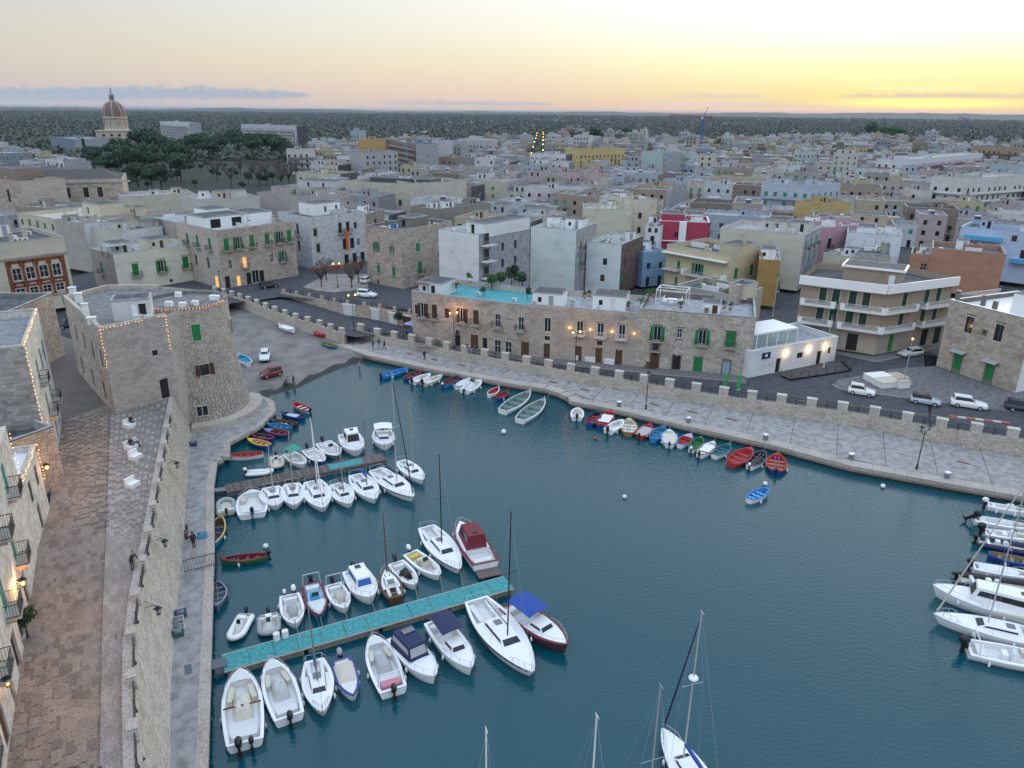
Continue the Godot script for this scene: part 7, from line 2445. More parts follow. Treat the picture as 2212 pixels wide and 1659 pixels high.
func make_boats() -> void:
	rng.seed = 501
	var W := lin(0.74,0.74,0.73)
	var RD := lin(0.40,0.03,0.035)
	var BL := lin(0.015,0.05,0.22)
	var SK := lin(0.03,0.20,0.48)
	var DK := lin(0.02,0.025,0.05)
	var GN := lin(0.03,0.14,0.05)
	var TL := lin(0.03,0.15,0.17)
	var WD := lin(0.30,0.15,0.05)
	var CR := lin(0.62,0.55,0.38)
	# turquoise pier, near side
	open_boat("big white open motorboat with two black outboards, nearest the promenade",[518,1449],[529,1606],{"mid": "tarp","tm": paint(lin(0.60,0.56,0.47),0.8),"motors": 2,"band": M["maroon"],"fend": 6,"ms": 1.3})
	open_boat("white open motorboat with crumpled cover, second from the promenade below the pier",[585,1428],[625,1550],{"mid": "tarp","tm": paint(lin(0.50,0.50,0.48),0.8),"fend": 4})
	sailboat("small white sailing boat with blue furled sail at the turquoise pier",[698,1539],[679,1425],8.0,{"b": 0.40,"mast": M["galv_dark"],"cover": M["blue_canvas"],"mx": 0.0})
	open_boat("white and blue motorboat under a beige flat cover at the turquoise pier",[764,1506],[736,1421],{"mid": "flat","tm": paint(lin(0.55,0.50,0.43),0.85),"rim": paint(BL),"stripes": paint(lin(0.03,0.12,0.42)),"rail": false,"tc": 0.6,"mm": M["galv"]})
	open_boat("white motorboat with grey tarpaulin and pink towel moored bow to the pier",[806,1376],[850,1491],{"mid": "tarp","bar": M["white"],"sm": paint(lin(0.55,0.22,0.25),0.8)})
	cruiser("white cabin cruiser under a navy canvas enclosure with solar panel",[940,1465],[858,1372],{"kind": "canvas","solar": true,"motor": false})
	cruiser("white motorboat with navy chequered bimini right of the navy canvas cruiser",[1019,1447],[939,1340],{"kind": "bimini","cm": M["navy"],"b": 0.34,"motor": false})
	sailboat("large white sloop with black mast and dark hull stripe at the turquoise pier",[1152,1457],[1028,1297],11.3,{"mast": M["black"],"stripe": M["navy"],"wheel": 1,"mx": 0.08,"fm": M["navy"],"b": 0.34})
	cruiser("white cabin boat with bright blue bimini and dark hull at the pier end",[1226,1398],[1100,1303],{"kind": "bimini","cm": M["blue_canvas"],"rim": M["maroon"],"out": paint(lin(0.06,0.03,0.04)),"b": 0.36,"motor": false})
	# far side
	rib("white inflatable with console and yellow floor, leftmost above the pier",[501,1384],[533,1325],M["gel"],{"mm": M["black"]})
	rib("small grey inflatable with console between two white boats",[582,1371],[580,1328],M["galv"],{"b": 0.7})
	open_boat("white open boat with tall grey tarpaulin and two pale outboards",[638,1350],[625,1284],{"mid": "tarp","motors": 2,"mm": M["gel"],"b": 0.44})
	open_boat("wooden boat with blue and white striped decks and tubular roll bar",[692,1333],[672,1258],{"out": paint(lin(0.03,0.12,0.32)),"rim": M["maroon"],"in": paint(lin(0.45,0.62,0.75)),"stripes": paint(lin(0.03,0.20,0.55)),"bar": M["steel"],"cm": paint(lin(0.05,0.35,0.6)),"mid": "console","tc": 0.62,"b": 0.36})
	open_boat("white open boat with round cover and slim roll bar",[746,1316],[719,1261],{"mid": "tarp","tm": paint(lin(0.56,0.52,0.48),0.8),"bar": M["steel"],"b": 0.44})
	cruiser("white rounded cabin cruiser with blue windscreen at the pier",[801,1293],[764,1229],{"win": mat("blue_screen",lin(0.02,0.09,0.34),0.3),"c0": -0.34,"ch": 1.0,"tc": 0.15,"b": 0.5})
	sailboat("varnished brown wooden sailing dinghy with blue cloth aboard",[831,1230],[855,1290],6.2,{"out": M["wood"],"rim": M["wood"],"in": M["wood"],"mast": M["wood"],"mx": 0.28,"boom": false,"b": 0.44})
	open_boat("white boat with black folded cover left of the yellow seated boat",[897,1265],[855,1214],{"mid": "tarp","tm": M["black"],"b": 0.42})
	open_boat("white motorboat with yellow seats and tan console",[951,1245],[886,1193],{"cm": M["gel_cream"],"sm": paint(lin(0.55,0.42,0.08)),"mm": M["gel"],"b": 0.36})
	sailboat("white sailing boat with dark mast beside the red cabin boat",[994,1233],[921,1139],9.5,{"mast": M["black"],"cover": M["blue_canvas"],"wheel": 1,"boom": false,"mx": -0.02,"stripe": M["galv_dark"]})
	cruiser("white and maroon cabin boat with red roof and stern platform",[992,1130],[1049,1218],{"cm": M["maroon"],"rim": M["maroon"],"c0": -0.18,"ch": 1.5,"tc": 0.36,"platform": true,"motor": false,"out": M["gel"]})
	# wooden pier, near side
	open_boat("small white open boat with black outboard, first below the wooden pier",[544,1060],[545,1110],{"mid": "none","b": 0.62,"tilt": 0.7})
	sailboat("small white sloop with red buoy on deck at the wooden pier",[596,1093],[585,1051],6.3,{"b": 0.6,"boom": false})
	sailboat("small cream sloop with orange lifebuoy on its bow",[636,1092],[630,1044],7.4,{"b": 0.5,"mast": M["rope"],"boom": false})
	sailboat("white sloop with two white spars at the middle of the wooden pier",[699,1099],[675,1039],9.0,{"mast": M["white"],"cover": M["navy"],"jib": M["white"],"b": 0.44})
	sailboat("small white sloop with tan mast and black furled sail",[756,1089],[727,1044],7.6,{"mast": M["rope"],"cover": M["black"],"b": 0.46})
	sailboat("white sloop with dark mast and bright blue sail cover",[811,1080],[769,1025],8.0,{"mast": M["galv_dark"],"cover": M["blue_canvas"],"b": 0.42})
	sailboat("longest white sloop with navy boom cover and navy furled jib",[894,1076],[811,1015],13.0,{"cover": M["navy"],"jib": M["navy"],"wheel": 1,"stripe": M["galv_dark"],"b": 0.33})
	sailboat("white sloop with tan mast, outermost at the wooden pier",[915,1038],[866,995],8.2,{"mast": M["rope"],"boom": false,"b": 0.36})
	rib("white dinghy lying along the wooden pier with raised outboard",[592,1017],[531,1021],M["gel"],{"console": false,"mm": M["gel"],"b": 0.42})
	rib("beige inflatable bow to the wooden pier",[598,1011],[596,985],M["gel_cream"],{"b": 0.55})
	open_boat("white boat with flapping green awning at the wooden pier",[659,1004],[623,978],{"bimini": mat("green_awning",lin(0.03,0.28,0.20),0.7),"b": 0.42,"mid": "none"})
	open_boat("white boat with dark blue hull and black outboard above the wooden pier",[699,999],[665,970],{"out": paint(BL),"b": 0.42,"mid": "none"})
	open_boat("white and grey open boat with console and large black outboard",[731,986],[698,955],{"b": 0.46,"out": M["galv_dark"]})
	cruiser("white fishing cruiser with flybridge and red life ring",[771,976],[752,936],{"c0": -0.12,"ch": 1.7,"b": 0.5,"tc": 0.3,"out": M["gel"]})
	cruiser("white boat with white canopy and green deck cover, outermost above the wooden pier",[831,963],[826,929],{"kind": "bimini","cm": M["white"],"b": 0.55})
	# wooden boats by the tower
	gozzo("red rimmed white rowing boat nearest the wooden pier by the tower",[491,987],[568,980],W,lin(0.30,0.04,0.03),RD)
	gozzo("yellow rowing boat with blue hull under the tower",[535,951],[584,963],BL,lin(0.50,0.30,0.12),lin(0.62,0.40,0.03),{"deck": lin(0.62,0.40,0.03),"tc": 0.75})
	gozzo("dark blue rowing boat with red rim under the tower",[543,940],[591,947],BL,DK,RD,{"gear": true})
	gozzo("red and blue rowing boat with blue foredeck under the tower",[570,930],[625,938],BL,lin(0.14,0.03,0.04),RD,{"deck": SK,"tc": 0.7})
	gozzo("teal and blue rowing boat with yellow float",[576,918],[630,925],TL,SK,TL)
	gozzo("dark grey rowing boat moored between the blue boats by the tower",[585,910],[642,917],DK,lin(0.10,0.06,0.05),DK,{"gear": true})
	gozzo("navy rowing boat with white hatch near the tower ledge",[608,894],[657,902],BL,DK,BL,{"lid": lin(0.5,0.55,0.62)})
	gozzo("red rowing boat with white thwarts farthest round the tower",[633,872],[669,888],lin(0.25,0.40,0.46),RD,RD,{"seat": W,"motor": M["black"]})
	rib("grey inflatable tender tied to the left quay",[486,1077],[490,1109],M["galv"],{"console": false,"b": 0.62})
	gozzo("blue fishing boat with yellow rim full of nets on the left quay",[478,1119],[457,1176],lin(0.02,0.20,0.42),lin(0.10,0.06,0.04),lin(0.55,0.42,0.10),{"gear": true,"b": 0.34})
	gozzo("green fishing boat with red inside lying off the iron gate",[476,1212],[577,1200],GN,lin(0.16,0.02,0.02),lin(0.20,0.03,0.03),{"gear": true,"motor": M["black"],"fend": 2,"b": 0.28})
	gozzo("grey blue rowing boat with oars by the left quay",[468,1314],[464,1260],lin(0.10,0.14,0.22),lin(0.09,0.11,0.16),lin(0.20,0.24,0.30),{"oars": true,"motor": M["black"],"b": 0.5})
	# along the right quay
	gozzo("bright blue boat first in the row by the slipway",[881,798],[824,813],SK,SK,SK,{"motor": M["black"],"tr": 0.7,"fend": 3})
	gozzo("dark blue and red boat beside the bright blue one",[911,803],[874,818],BL,lin(0.12,0.03,0.03),RD,{"gear": true})
	open_boat("white speedboat, third from the slipway",[930,808],[891,823],{"mid": "none","b": 0.42,"rail": false})
	open_boat("cream speedboat, fourth from the slipway",[955,811],[914,827],{"b": 0.42,"out": M["gel_cream"],"rim": M["gel_cream"],"mid": "none"})
	gozzo("blue wooden boat with white outboard cover by the quay",[992,814],[957,833],SK,lin(0.14,0.04,0.03),BL,{"motor": M["gel"],"b": 0.42})
	gozzo("white covered boat with blue rim by the quay",[1016,819],[986,836],W,W,BL,{"tarp": lin(0.60,0.60,0.60),"b": 0.42})
	open_boat("white open boat with pale outboard beside the covered boat",[1038,822],[1003,843],{"mm": M["gel"],"b": 0.44,"rail": false})
	gozzo("small white boat with red inside",[1077,839],[1056,853],W,RD,W,{"b": 0.45,"fend": 0})
	gozzo("maroon and blue small boat beside the big white whalers",[1097,847],[1072,861],BL,lin(0.22,0.03,0.03),RD,{"b": 0.4})
	gozzo("big white whaler with green thwarts, left of the pair",[1145,849],[1086,889],W,lin(0.20,0.23,0.23),W,{"seat": lin(0.05,0.22,0.16),"b": 0.31,"tr": 0.6,"fend": 0})
	gozzo("big white whaler with green thwarts, right of the pair",[1176,866],[1123,909],W,lin(0.22,0.25,0.25),W,{"seat": lin(0.05,0.22,0.16),"b": 0.31,"tr": 0.6,"fend": 0})
	open_boat("little grey and white boat alone right of the whalers",[1248,882],[1246,901],{"b": 0.55,"mid": "none","rail": false,"fend": 0})
	gozzo("navy boat with red thwarts near the lamp post",[1293,891],[1273,916],BL,DK,BL,{"seat": RD,"b": 0.42})
	gozzo("red boat with white cover board and yellow edge",[1320,891],[1296,921],BL,RD,RD,{"lid": W,"b": 0.42})
	open_boat("small white speedboat with two white seats",[1345,908],[1314,929],{"b": 0.42,"rail": false,"mid": "none"})
	gozzo("tan varnished rowing boat with blue oar",[1359,907],[1357,937],WD,CR,WD,{"oars": true,"oar": SK,"seat": W,"b": 0.5})
	gozzo("red boat under a striped grey tarpaulin",[1405,919],[1381,943],RD,RD,RD,{"tarp": lin(0.42,0.40,0.40),"b": 0.45,"motor": M["black"]})
	gozzo("plain blue rowing boat right of the striped tarpaulin",[1434,924],[1410,950],SK,lin(0.04,0.18,0.32),SK,{"b": 0.42})
	gozzo("blue and white boat under a cream tarpaulin with outboard",[1446,931],[1446,962],W,W,SK,{"tarp": lin(0.58,0.55,0.46),"motor": M["black"],"b": 0.48})
	gozzo("white and blue boat with red floor cloth",[1492,940],[1468,962],W,RD,SK,{"b": 0.46,"deck": lin(0.5,0.3,0.35),"tc": 0.7})
	gozzo("dark green and white boat with pale cover at its stern",[1515,947],[1493,972],W,GN,GN,{"b": 0.42,"motor": M["gel"]})
	gozzo("brown rimmed white covered boat by the quay",[1543,957],[1511,983],W,W,lin(0.30,0.12,0.10),{"lid": W,"b": 0.42,"motor": M["black"]})
	gozzo("teal and white boat with grey thwarts",[1576,962],[1543,985],W,TL,TL,{"b": 0.44})
	gozzo("big all red boat near the end of the row",[1623,971],[1578,1003],RD,RD,RD,{"b": 0.42,"fend": 0,"seat": lin(0.30,0.03,0.03)})
	gozzo("white hulled dark boat with oars between the two red boats",[1650,977],[1619,1008],W,DK,lin(0.10,0.06,0.12),{"oars": true,"motor": M["gel"],"b": 0.4})
	gozzo("red and navy boat with black outboard, last in the row",[1679,983],[1676,1019],BL,RD,RD,{"motor": M["black"],"seat": lin(0.35,0.16,0.06),"b": 0.5,"oars": true,"oar": SK})
	gozzo("lone bright blue and white rowing boat out in the basin",[1659,1057],[1617,1080],W,SK,SK,{"oars": true,"oar": lin(0.10,0.35,0.60),"seat": lin(0.2,0.5,0.75),"b": 0.4})
	# right edge, sterns to the basin
	open_boat("white boat with pale covered outboard, topmost at the right edge",[2232,1108],[2133,1088],{"mid": "tarp","tm": M["white_frame"],"mm": M["gel"],"b": 0.3})
	open_boat("white boat with raised black outboard at the right edge",[2240,1144],[2104,1119],{"mid": "tarp","tm": M["white_frame"],"tilt": 0.9,"b": 0.28,"ms": 1.5})
	open_boat("white boat with large black outboard lowered at the right edge",[2250,1166],[2126,1148],{"b": 0.3,"ms": 1.5})
	rib("black tubed inflatable at the right edge",[2250,1192],[2106,1166],M["navy"],{"b": 0.34})
	gozzo("navy wooden boat with orange net at the right edge",[2260,1226],[2135,1197],BL,lin(0.25,0.15,0.08),BL,{"b": 0.32,"gear": true})
	open_boat("white boat with white cover below the navy boat at the right edge",[2245,1248],[2101,1221],{"mid": "flat","tm": M["white_frame"],"b": 0.28})
	rib("black inflatable with tan frames above the big white cruiser",[2260,1276],[2062,1248],M["black"],{"b": 0.3})
	cruiser("big white cabin cruiser pointing into the basin at the right edge",[2014,1270],[2290,1342],{"c0": -0.3,"ch": 1.5,"b": 0.32,"tc": 0.3,"motor": false})
	sailboat("white sailing yacht with bare mast pointing into the basin at the right edge",[2016,1330],[2300,1392],14.0,{"b": 0.28,"jib": M["gel_cream"],"cover": M["gel_cream"]})
	open_boat("white motorboat with black outboard and wake bar, lowest at the right edge",[2300,1440],[2090,1397],{"bar": M["white"],"b": 0.36,"ms": 1.5})
	# foreground yachts, mostly below the frame
	sailboat("white yacht with blue furled sail and radar dome in the foreground",[1430,1577],[1560,1775],11.5,{"jib": M["navy"],"cover": M["blue_canvas"],"radar": 1,"mx": 0.12})
	for q in [[1289,1545,"white mast of a yacht lying below the frame, middle one"],[1050,1575,"slim white mast of a yacht below the frame, leftmost"],[1427,1480,"grey mast of a ketch below the frame beside the foreground yacht"]]:
		var mh := 9.5 if q[0] < 1400 else 11.0
		var p := G(q[0],q[1],mh + 1.2)
		var n := thing("sailing_boat",q[2],"sailing boat",Vector3(p.x,0,p.z),Basis(Vector3.UP,1.9))
		var h := hull(n,8.0,2.6,0.8,{"tr": 0.62,"p": 1.9,"rise": 0.16,"tc": 0.34,"gw": 0.24,"fl": 0.4,"out": M["gel"],"deck": M["gel"]})
		cabin(n,-1.3,1.6,0.83,1.6,0.42,M["gel"],M["glass"],0.8,"coachroof")
		mast_set(n,0.0,1.2,mh,8.0,M["white"] if q[0] < 1400 else M["galv"],M["navy"])
	# buoys
	for b in [["white buoy off the big whalers",1088,934,0.35,W],["small white buoy in the open basin",1349,1074,0.25,W],["orange buoy near the rowing boats",1286,947,0.22,lin(0.5,0.10,0.03)],["black and white buoy above the lone blue boat",1653,1046,0.28,W],["white buoy near the quay wall at right",1907,1051,0.28,W],["white cylinder buoy by the green fishing boat",574,1181,0.28,W],["round white buoy under the turquoise pier",936,1326,0.33,lin(0.6,0.6,0.56)]]:
		buoy(b[0],b[1],b[2],b[3],b[4])
	# boats drawn up on the slipway
	gozzo("black boat hull beached by the ramp wall",[594,683],[620,690],DK,DK,DK,{"h": 2.5,"y": 2.2})
	gozzo("white boat beached on the slipway, left of the pair",[603,704],[634,713],W,W,W,{"h": 2.3,"y": 1.95,"tarp": W})
	gozzo("white covered boat beached on the slipway, right of the pair",[625,698],[656,706],W,W,lin(0.4,0.4,0.45),{"h": 2.3,"y": 2.05,"tarp": lin(0.62,0.64,0.66)})
	gozzo("red boat upside by the stone steps",[678,720],[711,722],RD,lin(0.30,0.1,0.08),RD,{"h": 1.9,"y": 1.5,"tarp": lin(0.42,0.10,0.10)})
	gozzo("blue boat beached beside the red one",[682,711],[716,715],BL,RD,BL,{"h": 1.95,"y": 1.6})
	gozzo("teal boat beached alone near the quay tip",[694,742],[726,750],TL,WD,TL,{"h": 1.3,"y": 0.95})
	open_boat_dry()
func open_boat_dry() -> void:
	gozzo("white boat with blue pool of rainwater beached by the tower",[518,770],[537,788],lin(0.7,0.7,0.69),lin(0.05,0.30,0.45),lin(0.7,0.7,0.69),{"h": 1.2,"y": 0.9})
func make_piers() -> void:
	# wooden pier
	var a := G(487,1056,0.6)
	var b := G(830,986,0.6)
	var n := thing("wooden_pier","narrow floating pier of weathered planks with green matting","pier",a,yaw_to(a,b))
	var L := a.distance_to(b)
	bx(n,"float",Vector3(L / 2,-0.4,0),Vector3(L,0.55,1.7),M["galv_dark"])
	for s in [-1,1]:
		bx(n,"edge_beam",Vector3(L / 2,-0.06,s * 0.98),Vector3(L,0.14,0.12),M["plank"])
	var c := int(L / 0.24)
	var pm := [M["plank"],mat("plank_grey",lin(0.235,0.20,0.18),0.85,"bark",0.7),mat("plank_dark",lin(0.16,0.125,0.11),0.85,"bark",0.9)]
	for k in c:
		bx(n,"plank",Vector3((k + 0.5) * L / c,0.0 + rnd(-0.005,0.006),0),Vector3(L / c - 0.03,0.05,1.94),pick(pm))
	bx(n,"green_mat",Vector3(L * 0.74,0.045,0),Vector3(L * 0.22,0.02,1.5),M["turf"])
	bx(n,"gangway",Vector3(-1.4,0.15,0.0),Vector3(3.2,0.06,0.9),M["galv_dark"],Basis(Vector3.BACK,-0.12))
	# turquoise pier
	a = G(482,1433,0.65)
	b = G(1099,1258,0.65)
	n = thing("turquoise_pier","floating pier of turquoise grating panels with moored boats on both sides","pier",a,yaw_to(a,b))
	L = a.distance_to(b)
	var k2 := 13
	for k in 4:
		bx(n,"float",Vector3(L * (k + 0.5) / 4.0,-0.38,0),Vector3(L / 4.0 - 0.35,0.6,1.8),M["limestone_dark"])
	for s in [-1,1]:
		bx(n,"edge_beam",Vector3(L / 2,-0.04,s * 1.03),Vector3(L,0.12,0.09),paint(lin(0.35,0.33,0.28)))
	for k in k2:
		bx(n,"grating_panel",Vector3(L * (k + 0.5) / k2,0.0,0),Vector3(L / k2 - (0.09 if k % 3 == 2 else 0.025),0.06,1.96),M["turf"])
		if k % 3 == 2:
			bx(n,"joint",Vector3(L * (k + 1.0) / k2,-0.01,0),Vector3(0.12,0.05,1.96),M["rust"])
	bx(n,"gangway",Vector3(-1.2,0.22,0.0),Vector3(3.0,0.06,1.1),mat("ramp",lin(0.10,0.11,0.13),0.7),Basis(Vector3.BACK,-0.1))
	for q in [[-0.15,0.2],[0.18,-0.15]]:
		var p := G(607,1378,0.7)
		var t := thing("plastic_drum","white plastic drum standing on the turquoise pier" + (", left one" if q[0] < 0 else ", right one"),"drum",p + Vector3(q[0] * 1.8,0,q[1]))
		cyl(t,"body",Vector3.ZERO,0.26,0.55,M["white"])
		cyl(t,"lid",Vector3(0,0.55,0),0.27,0.06,M["gel_deck"])
func make_ropes() -> void:
	var k := 0
	for q in [[518,1449,522,1432],[585,1428,578,1415],[638,1350,650,1378],[692,1333,700,1362],[746,1316,752,1348],[801,1293,815,1330],[806,1376,800,1350],[897,1265,905,1305],[951,1245,960,1290],[994,1233,1003,1278]]:
		k += 1
		mooring("slack mooring rope at the turquoise pier, %s from the left" % nth(k),G(q[0],q[1],0.75),G(q[2],q[3],0.7))
	for q in [[881,798,890,793],[930,808,940,803],[955,811,968,808],[1038,822,1050,818],[1145,849,1152,838],[1176,866,1190,846],[1359,907,1362,893],[1434,924,1440,911],[1492,940,1498,925],[1576,962,1582,944],[1650,977,1655,959],[1679,983,1684,966]]:
		k += 1
		mooring("mooring rope up to the right quay, %s from the slipway" % nth(k - 10),G(q[0],q[1],0.6),G(q[2],q[3],1.0))
# ---------- landmarks farther back ----------
func make_far_blocks() -> void:
	# label, left x, y, right x, y (roof edge), depth, roof height, colour, window kinds, balcony colour or null
	var wh := lin(0.64,0.65,0.67)
	for q in [
		["plain ochre apartment block rising behind the grey palazzo",773,300,833,301,16,22.0,lin(0.50,0.33,0.14),[],null],
		["grey old palazzo with tall dark windows before the ochre block",788,330,859,327,14,19.0,lin(0.42,0.41,0.42),["d","d"],null],
		["long brown balcony flats with blue end wall",839,301,898,311,14,22.0,lin(0.26,0.19,0.15),["dB","nB"],lin(0.28,0.25,0.24)],
		["narrow blue flats next to the brown balcony flats",898,309,941,308,12,22.0,lin(0.14,0.28,0.40),["dB","w"],lin(0.5,0.5,0.5)],
		["blank pale grey end wall block right of the blue flats",941,304,978,304,14,22.4,lin(0.50,0.51,0.54),[],null],
		["white balcony flats beside the bare trees",618,323,680,323,16,17.0,lin(0.62,0.58,0.54),["dB","d"],lin(0.2,0.2,0.22)],
		["cream corner house with curved roof terrace near the bare trees",640,372,735,376,16,13.0,lin(0.58,0.53,0.42),["dB","d"],null],
		["warm yellow flats with dark shuttered doors",1252,323,1350,320,14,18.0,lin(0.58,0.45,0.20),["nB","d"],null],
		["blank grey side wall of the balcony block",1386,326,1432,330,14,19.0,lin(0.48,0.50,0.53),[],null],
		["grey block with three tiers of dark balconies and green tiles",1432,330,1483,326,13,19.0,lin(0.40,0.52,0.48),["gB","dB"],lin(0.30,0.31,0.33)],
		["pale pink stepped house complex, left wing",1195,373,1288,371,16,13.5,lin(0.56,0.43,0.44),["d","n"],null],
		["pale pink stepped house complex, right wing with glass bay",1288,375,1353,372,14,13.5,lin(0.54,0.41,0.42),["d"],null],
		["lilac white house with dark balcony doors",1134,404,1260,410,12,13.0,lin(0.58,0.55,0.58),["kB","d"],null],
		["yellow house with green roof and teal shutters",1260,423,1322,424,12,11.0,lin(0.52,0.40,0.20),["t","tB"],null],
		["ochre house with a row of green shutters",1378,398,1441,405,12,12.0,lin(0.46,0.31,0.17),["g","gB"],null],
		["blue-grey balcony flats with green shutters, long side",1646,395,1753,401,14,17.0,lin(0.46,0.51,0.60),["g","gB"],lin(0.34,0.38,0.45)],
		["blue-grey balcony flats with green shutters, short side",1753,401,1817,395,10,17.0,lin(0.47,0.52,0.61),["gB","g"],lin(0.34,0.38,0.45)],
		["small golden house with brown flat roof",1765,439,1839,436,10,14.0,lin(0.55,0.40,0.17),["d"],null],
		["white flats with dark red trims, left part",1894,343,1957,346,14,17.0,wh,["dB","d"],lin(0.30,0.05,0.07)],
		["white flats with dark red trims, long right part",1957,346,2124,331,14,17.0,wh,["dB","d","dB"],lin(0.26,0.05,0.07)],
		["terraced white flats with deep balconies, left part",2014,380,2091,385,14,18.0,lin(0.62,0.61,0.58),["kB","d"],lin(0.64,0.63,0.60)],
		["terraced white flats with deep balconies, right part",2091,385,2225,378,14,18.0,lin(0.62,0.61,0.58),["kB","d"],lin(0.64,0.63,0.60)],
		["dark brown and cream flats at the right edge",2101,316,2225,321,16,20.0,lin(0.36,0.27,0.19),["nB","d"],lin(0.10,0.07,0.06)],
		["golden house behind the blue-grey flats",1802,318,1874,322,14,15.0,lin(0.55,0.42,0.22),["n","d"],null],
		["white flats on the far left skyline",345,262,408,265,14,24.0,wh,["dB","d"],lin(0.3,0.3,0.32)],
		["long white flats on the left skyline with orange panels",520,268,640,272,14,24.0,lin(0.55,0.56,0.60),["dB","n"],lin(0.45,0.4,0.38)],
		["dark shed like hall roofs left of the church",108,296,160,300,30,15.0,lin(0.20,0.25,0.33),[],null]]:
		var y1: float = q[6]
		var w := G(q[1],q[2],y1).distance_to(G(q[3],q[4],y1))
		var o := {"cat": "building","m": plaster(q[7]),"rm": pick([M["roof_pale"],M["tar"]]),"lod": true,"f": auto_rows(w,y1 - 2.5,3.2,q[8],1.2,2.0,3.4) if q[8].size() else [],"top": [["hut",0.4,0.5,3.5,3,2.3],["ant",0.7,0.4],["ant",0.2,0.6],["chim",0.85,0.3]]}
		var n := rb("apartment_block",q[0],q[1],q[2],q[3],q[4],q[5],2.0,y1,o)
		if q[9] != null:
			for k in range(1,int((y1 - 2.5) / 3.2)):
				bx(n,"balcony_front",Vector3(w * 0.5,k * 3.2 + 0.5,1.1),Vector3(w * 0.92,0.9,0.12),paint(q[9],0.7))
				bx(n,"balcony_slab",Vector3(w * 0.5,k * 3.2 + 0.02,0.58),Vector3(w * 0.92,0.14,1.12),M["roof_pale"])
# ---------- trees and land ----------
func crown(mb: MB,blobs: Array,n: int,sz: float) -> void:
	for k in n:
		var b: Array = pick(blobs)
		var d := Vector3(rng.randfn(),rng.randfn(),rng.randfn()).normalized()
		if d.y < -0.3:
			d.y *= -0.5
		var p: Vector3 = b[0] + d * (b[1] as Vector3) * rnd(0.72,1.04)
		var x := Vector3(rng.randfn(),rng.randfn() * 0.5,rng.randfn()).normalized()
		var y := d.cross(x).normalized()
		x = y.cross(d + x * 0.6).normalized()
		var s := sz * rnd(0.6,1.3)
		mb.quad(p - x * s - y * s * 0.6,p + x * s - y * s * 0.4,p + x * s * 0.7 + y * s * 0.6,p - x * s * 0.8 + y * s * 0.5)
func tree_mesh(kind: String,v: int) -> Array:
	var key := "tree_%s%d" % [kind,v]
	if not cache.has(key):
		var cr := MB.new()
		var tk := MB.new()
		var blobs := []
		if kind == "pine":
			tk.tube(Vector3.ZERO,Vector3(0.3,5.0,0.1),0.35,0.22,7)
			for k in 7:
				var a := TAU * k / 7.0 + v
				var c := Vector3(cos(a) * rnd(1.5,3.2),rnd(4.2,7.4),sin(a) * rnd(1.5,3.2))
				blobs.append([c,Vector3(rnd(2.0,2.9),rnd(1.3,2.0),rnd(2.0,2.9))])
				tk.tube(Vector3(0.25,4.0,0.1),c,0.14,0.05,5)
			blobs.append([Vector3(0,7.4,0),Vector3(2.8,1.8,2.8)])
			crown(cr,blobs,1500,0.42)
		elif kind == "cypress":
			tk.tube(Vector3.ZERO,Vector3(0,3,0),0.2,0.12,6)
			for k in 5:
				blobs.append([Vector3(0,1.8 + k * 1.5,0),Vector3(1.0 - k * 0.14,1.5,1.0 - k * 0.14)])
			crown(cr,blobs,900,0.3)
		elif kind == "bare":
			for k in 26:
				var a := rnd(0,TAU)
				var p := Vector3(0,rnd(1.6,2.6),0)
				for s in 3:
					var q := p + Vector3(cos(a) * rnd(0.2,0.9),rnd(0.5,1.2),sin(a) * rnd(0.2,0.9))
					tk.tube(p,q,0.07 - s * 0.02,0.05 - s * 0.015,4,false)
					p = q
					a += rnd(-0.7,0.7)
				blobs.append([p,Vector3.ONE * 0.9])
			tk.tube(Vector3.ZERO,Vector3(0,2.2,0),0.16,0.12,6)
			crown(cr,blobs,260,0.16)
		else:
			tk.tube(Vector3.ZERO,Vector3(0,2.6,0),0.22,0.16,6)
			for k in 8:
				var c := Vector3(rnd(-1.6,1.6),rnd(2.8,5.2),rnd(-1.6,1.6))
				blobs.append([c,Vector3.ONE * rnd(1.0,1.6)])
				tk.tube(Vector3(0,2.2,0),c,0.1,0.04,5)
			crown(cr,blobs,1000,0.3)
		cache[key] = [tk.mesh(),cr.mesh()]
	return cache[key]
func tree(label: String,at: Vector3,kind: String,s: float,m: Material,group: String) -> void:
	var v := rng.randi() % 3
	var n := thing({"pine": "pine_tree","cypress": "cypress_tree","bare": "bare_tree"}.get(kind,"leafy_tree"),label,"tree",at,Basis(Vector3.UP,rnd(0,TAU)) * Basis.from_scale(Vector3(s,s * rnd(0.9,1.1),s)),group)
	var t := tree_mesh(kind,v)
	mi(n,"trunk",t[0],M["trunk"])
	mi(n,"crown",t[1],m)
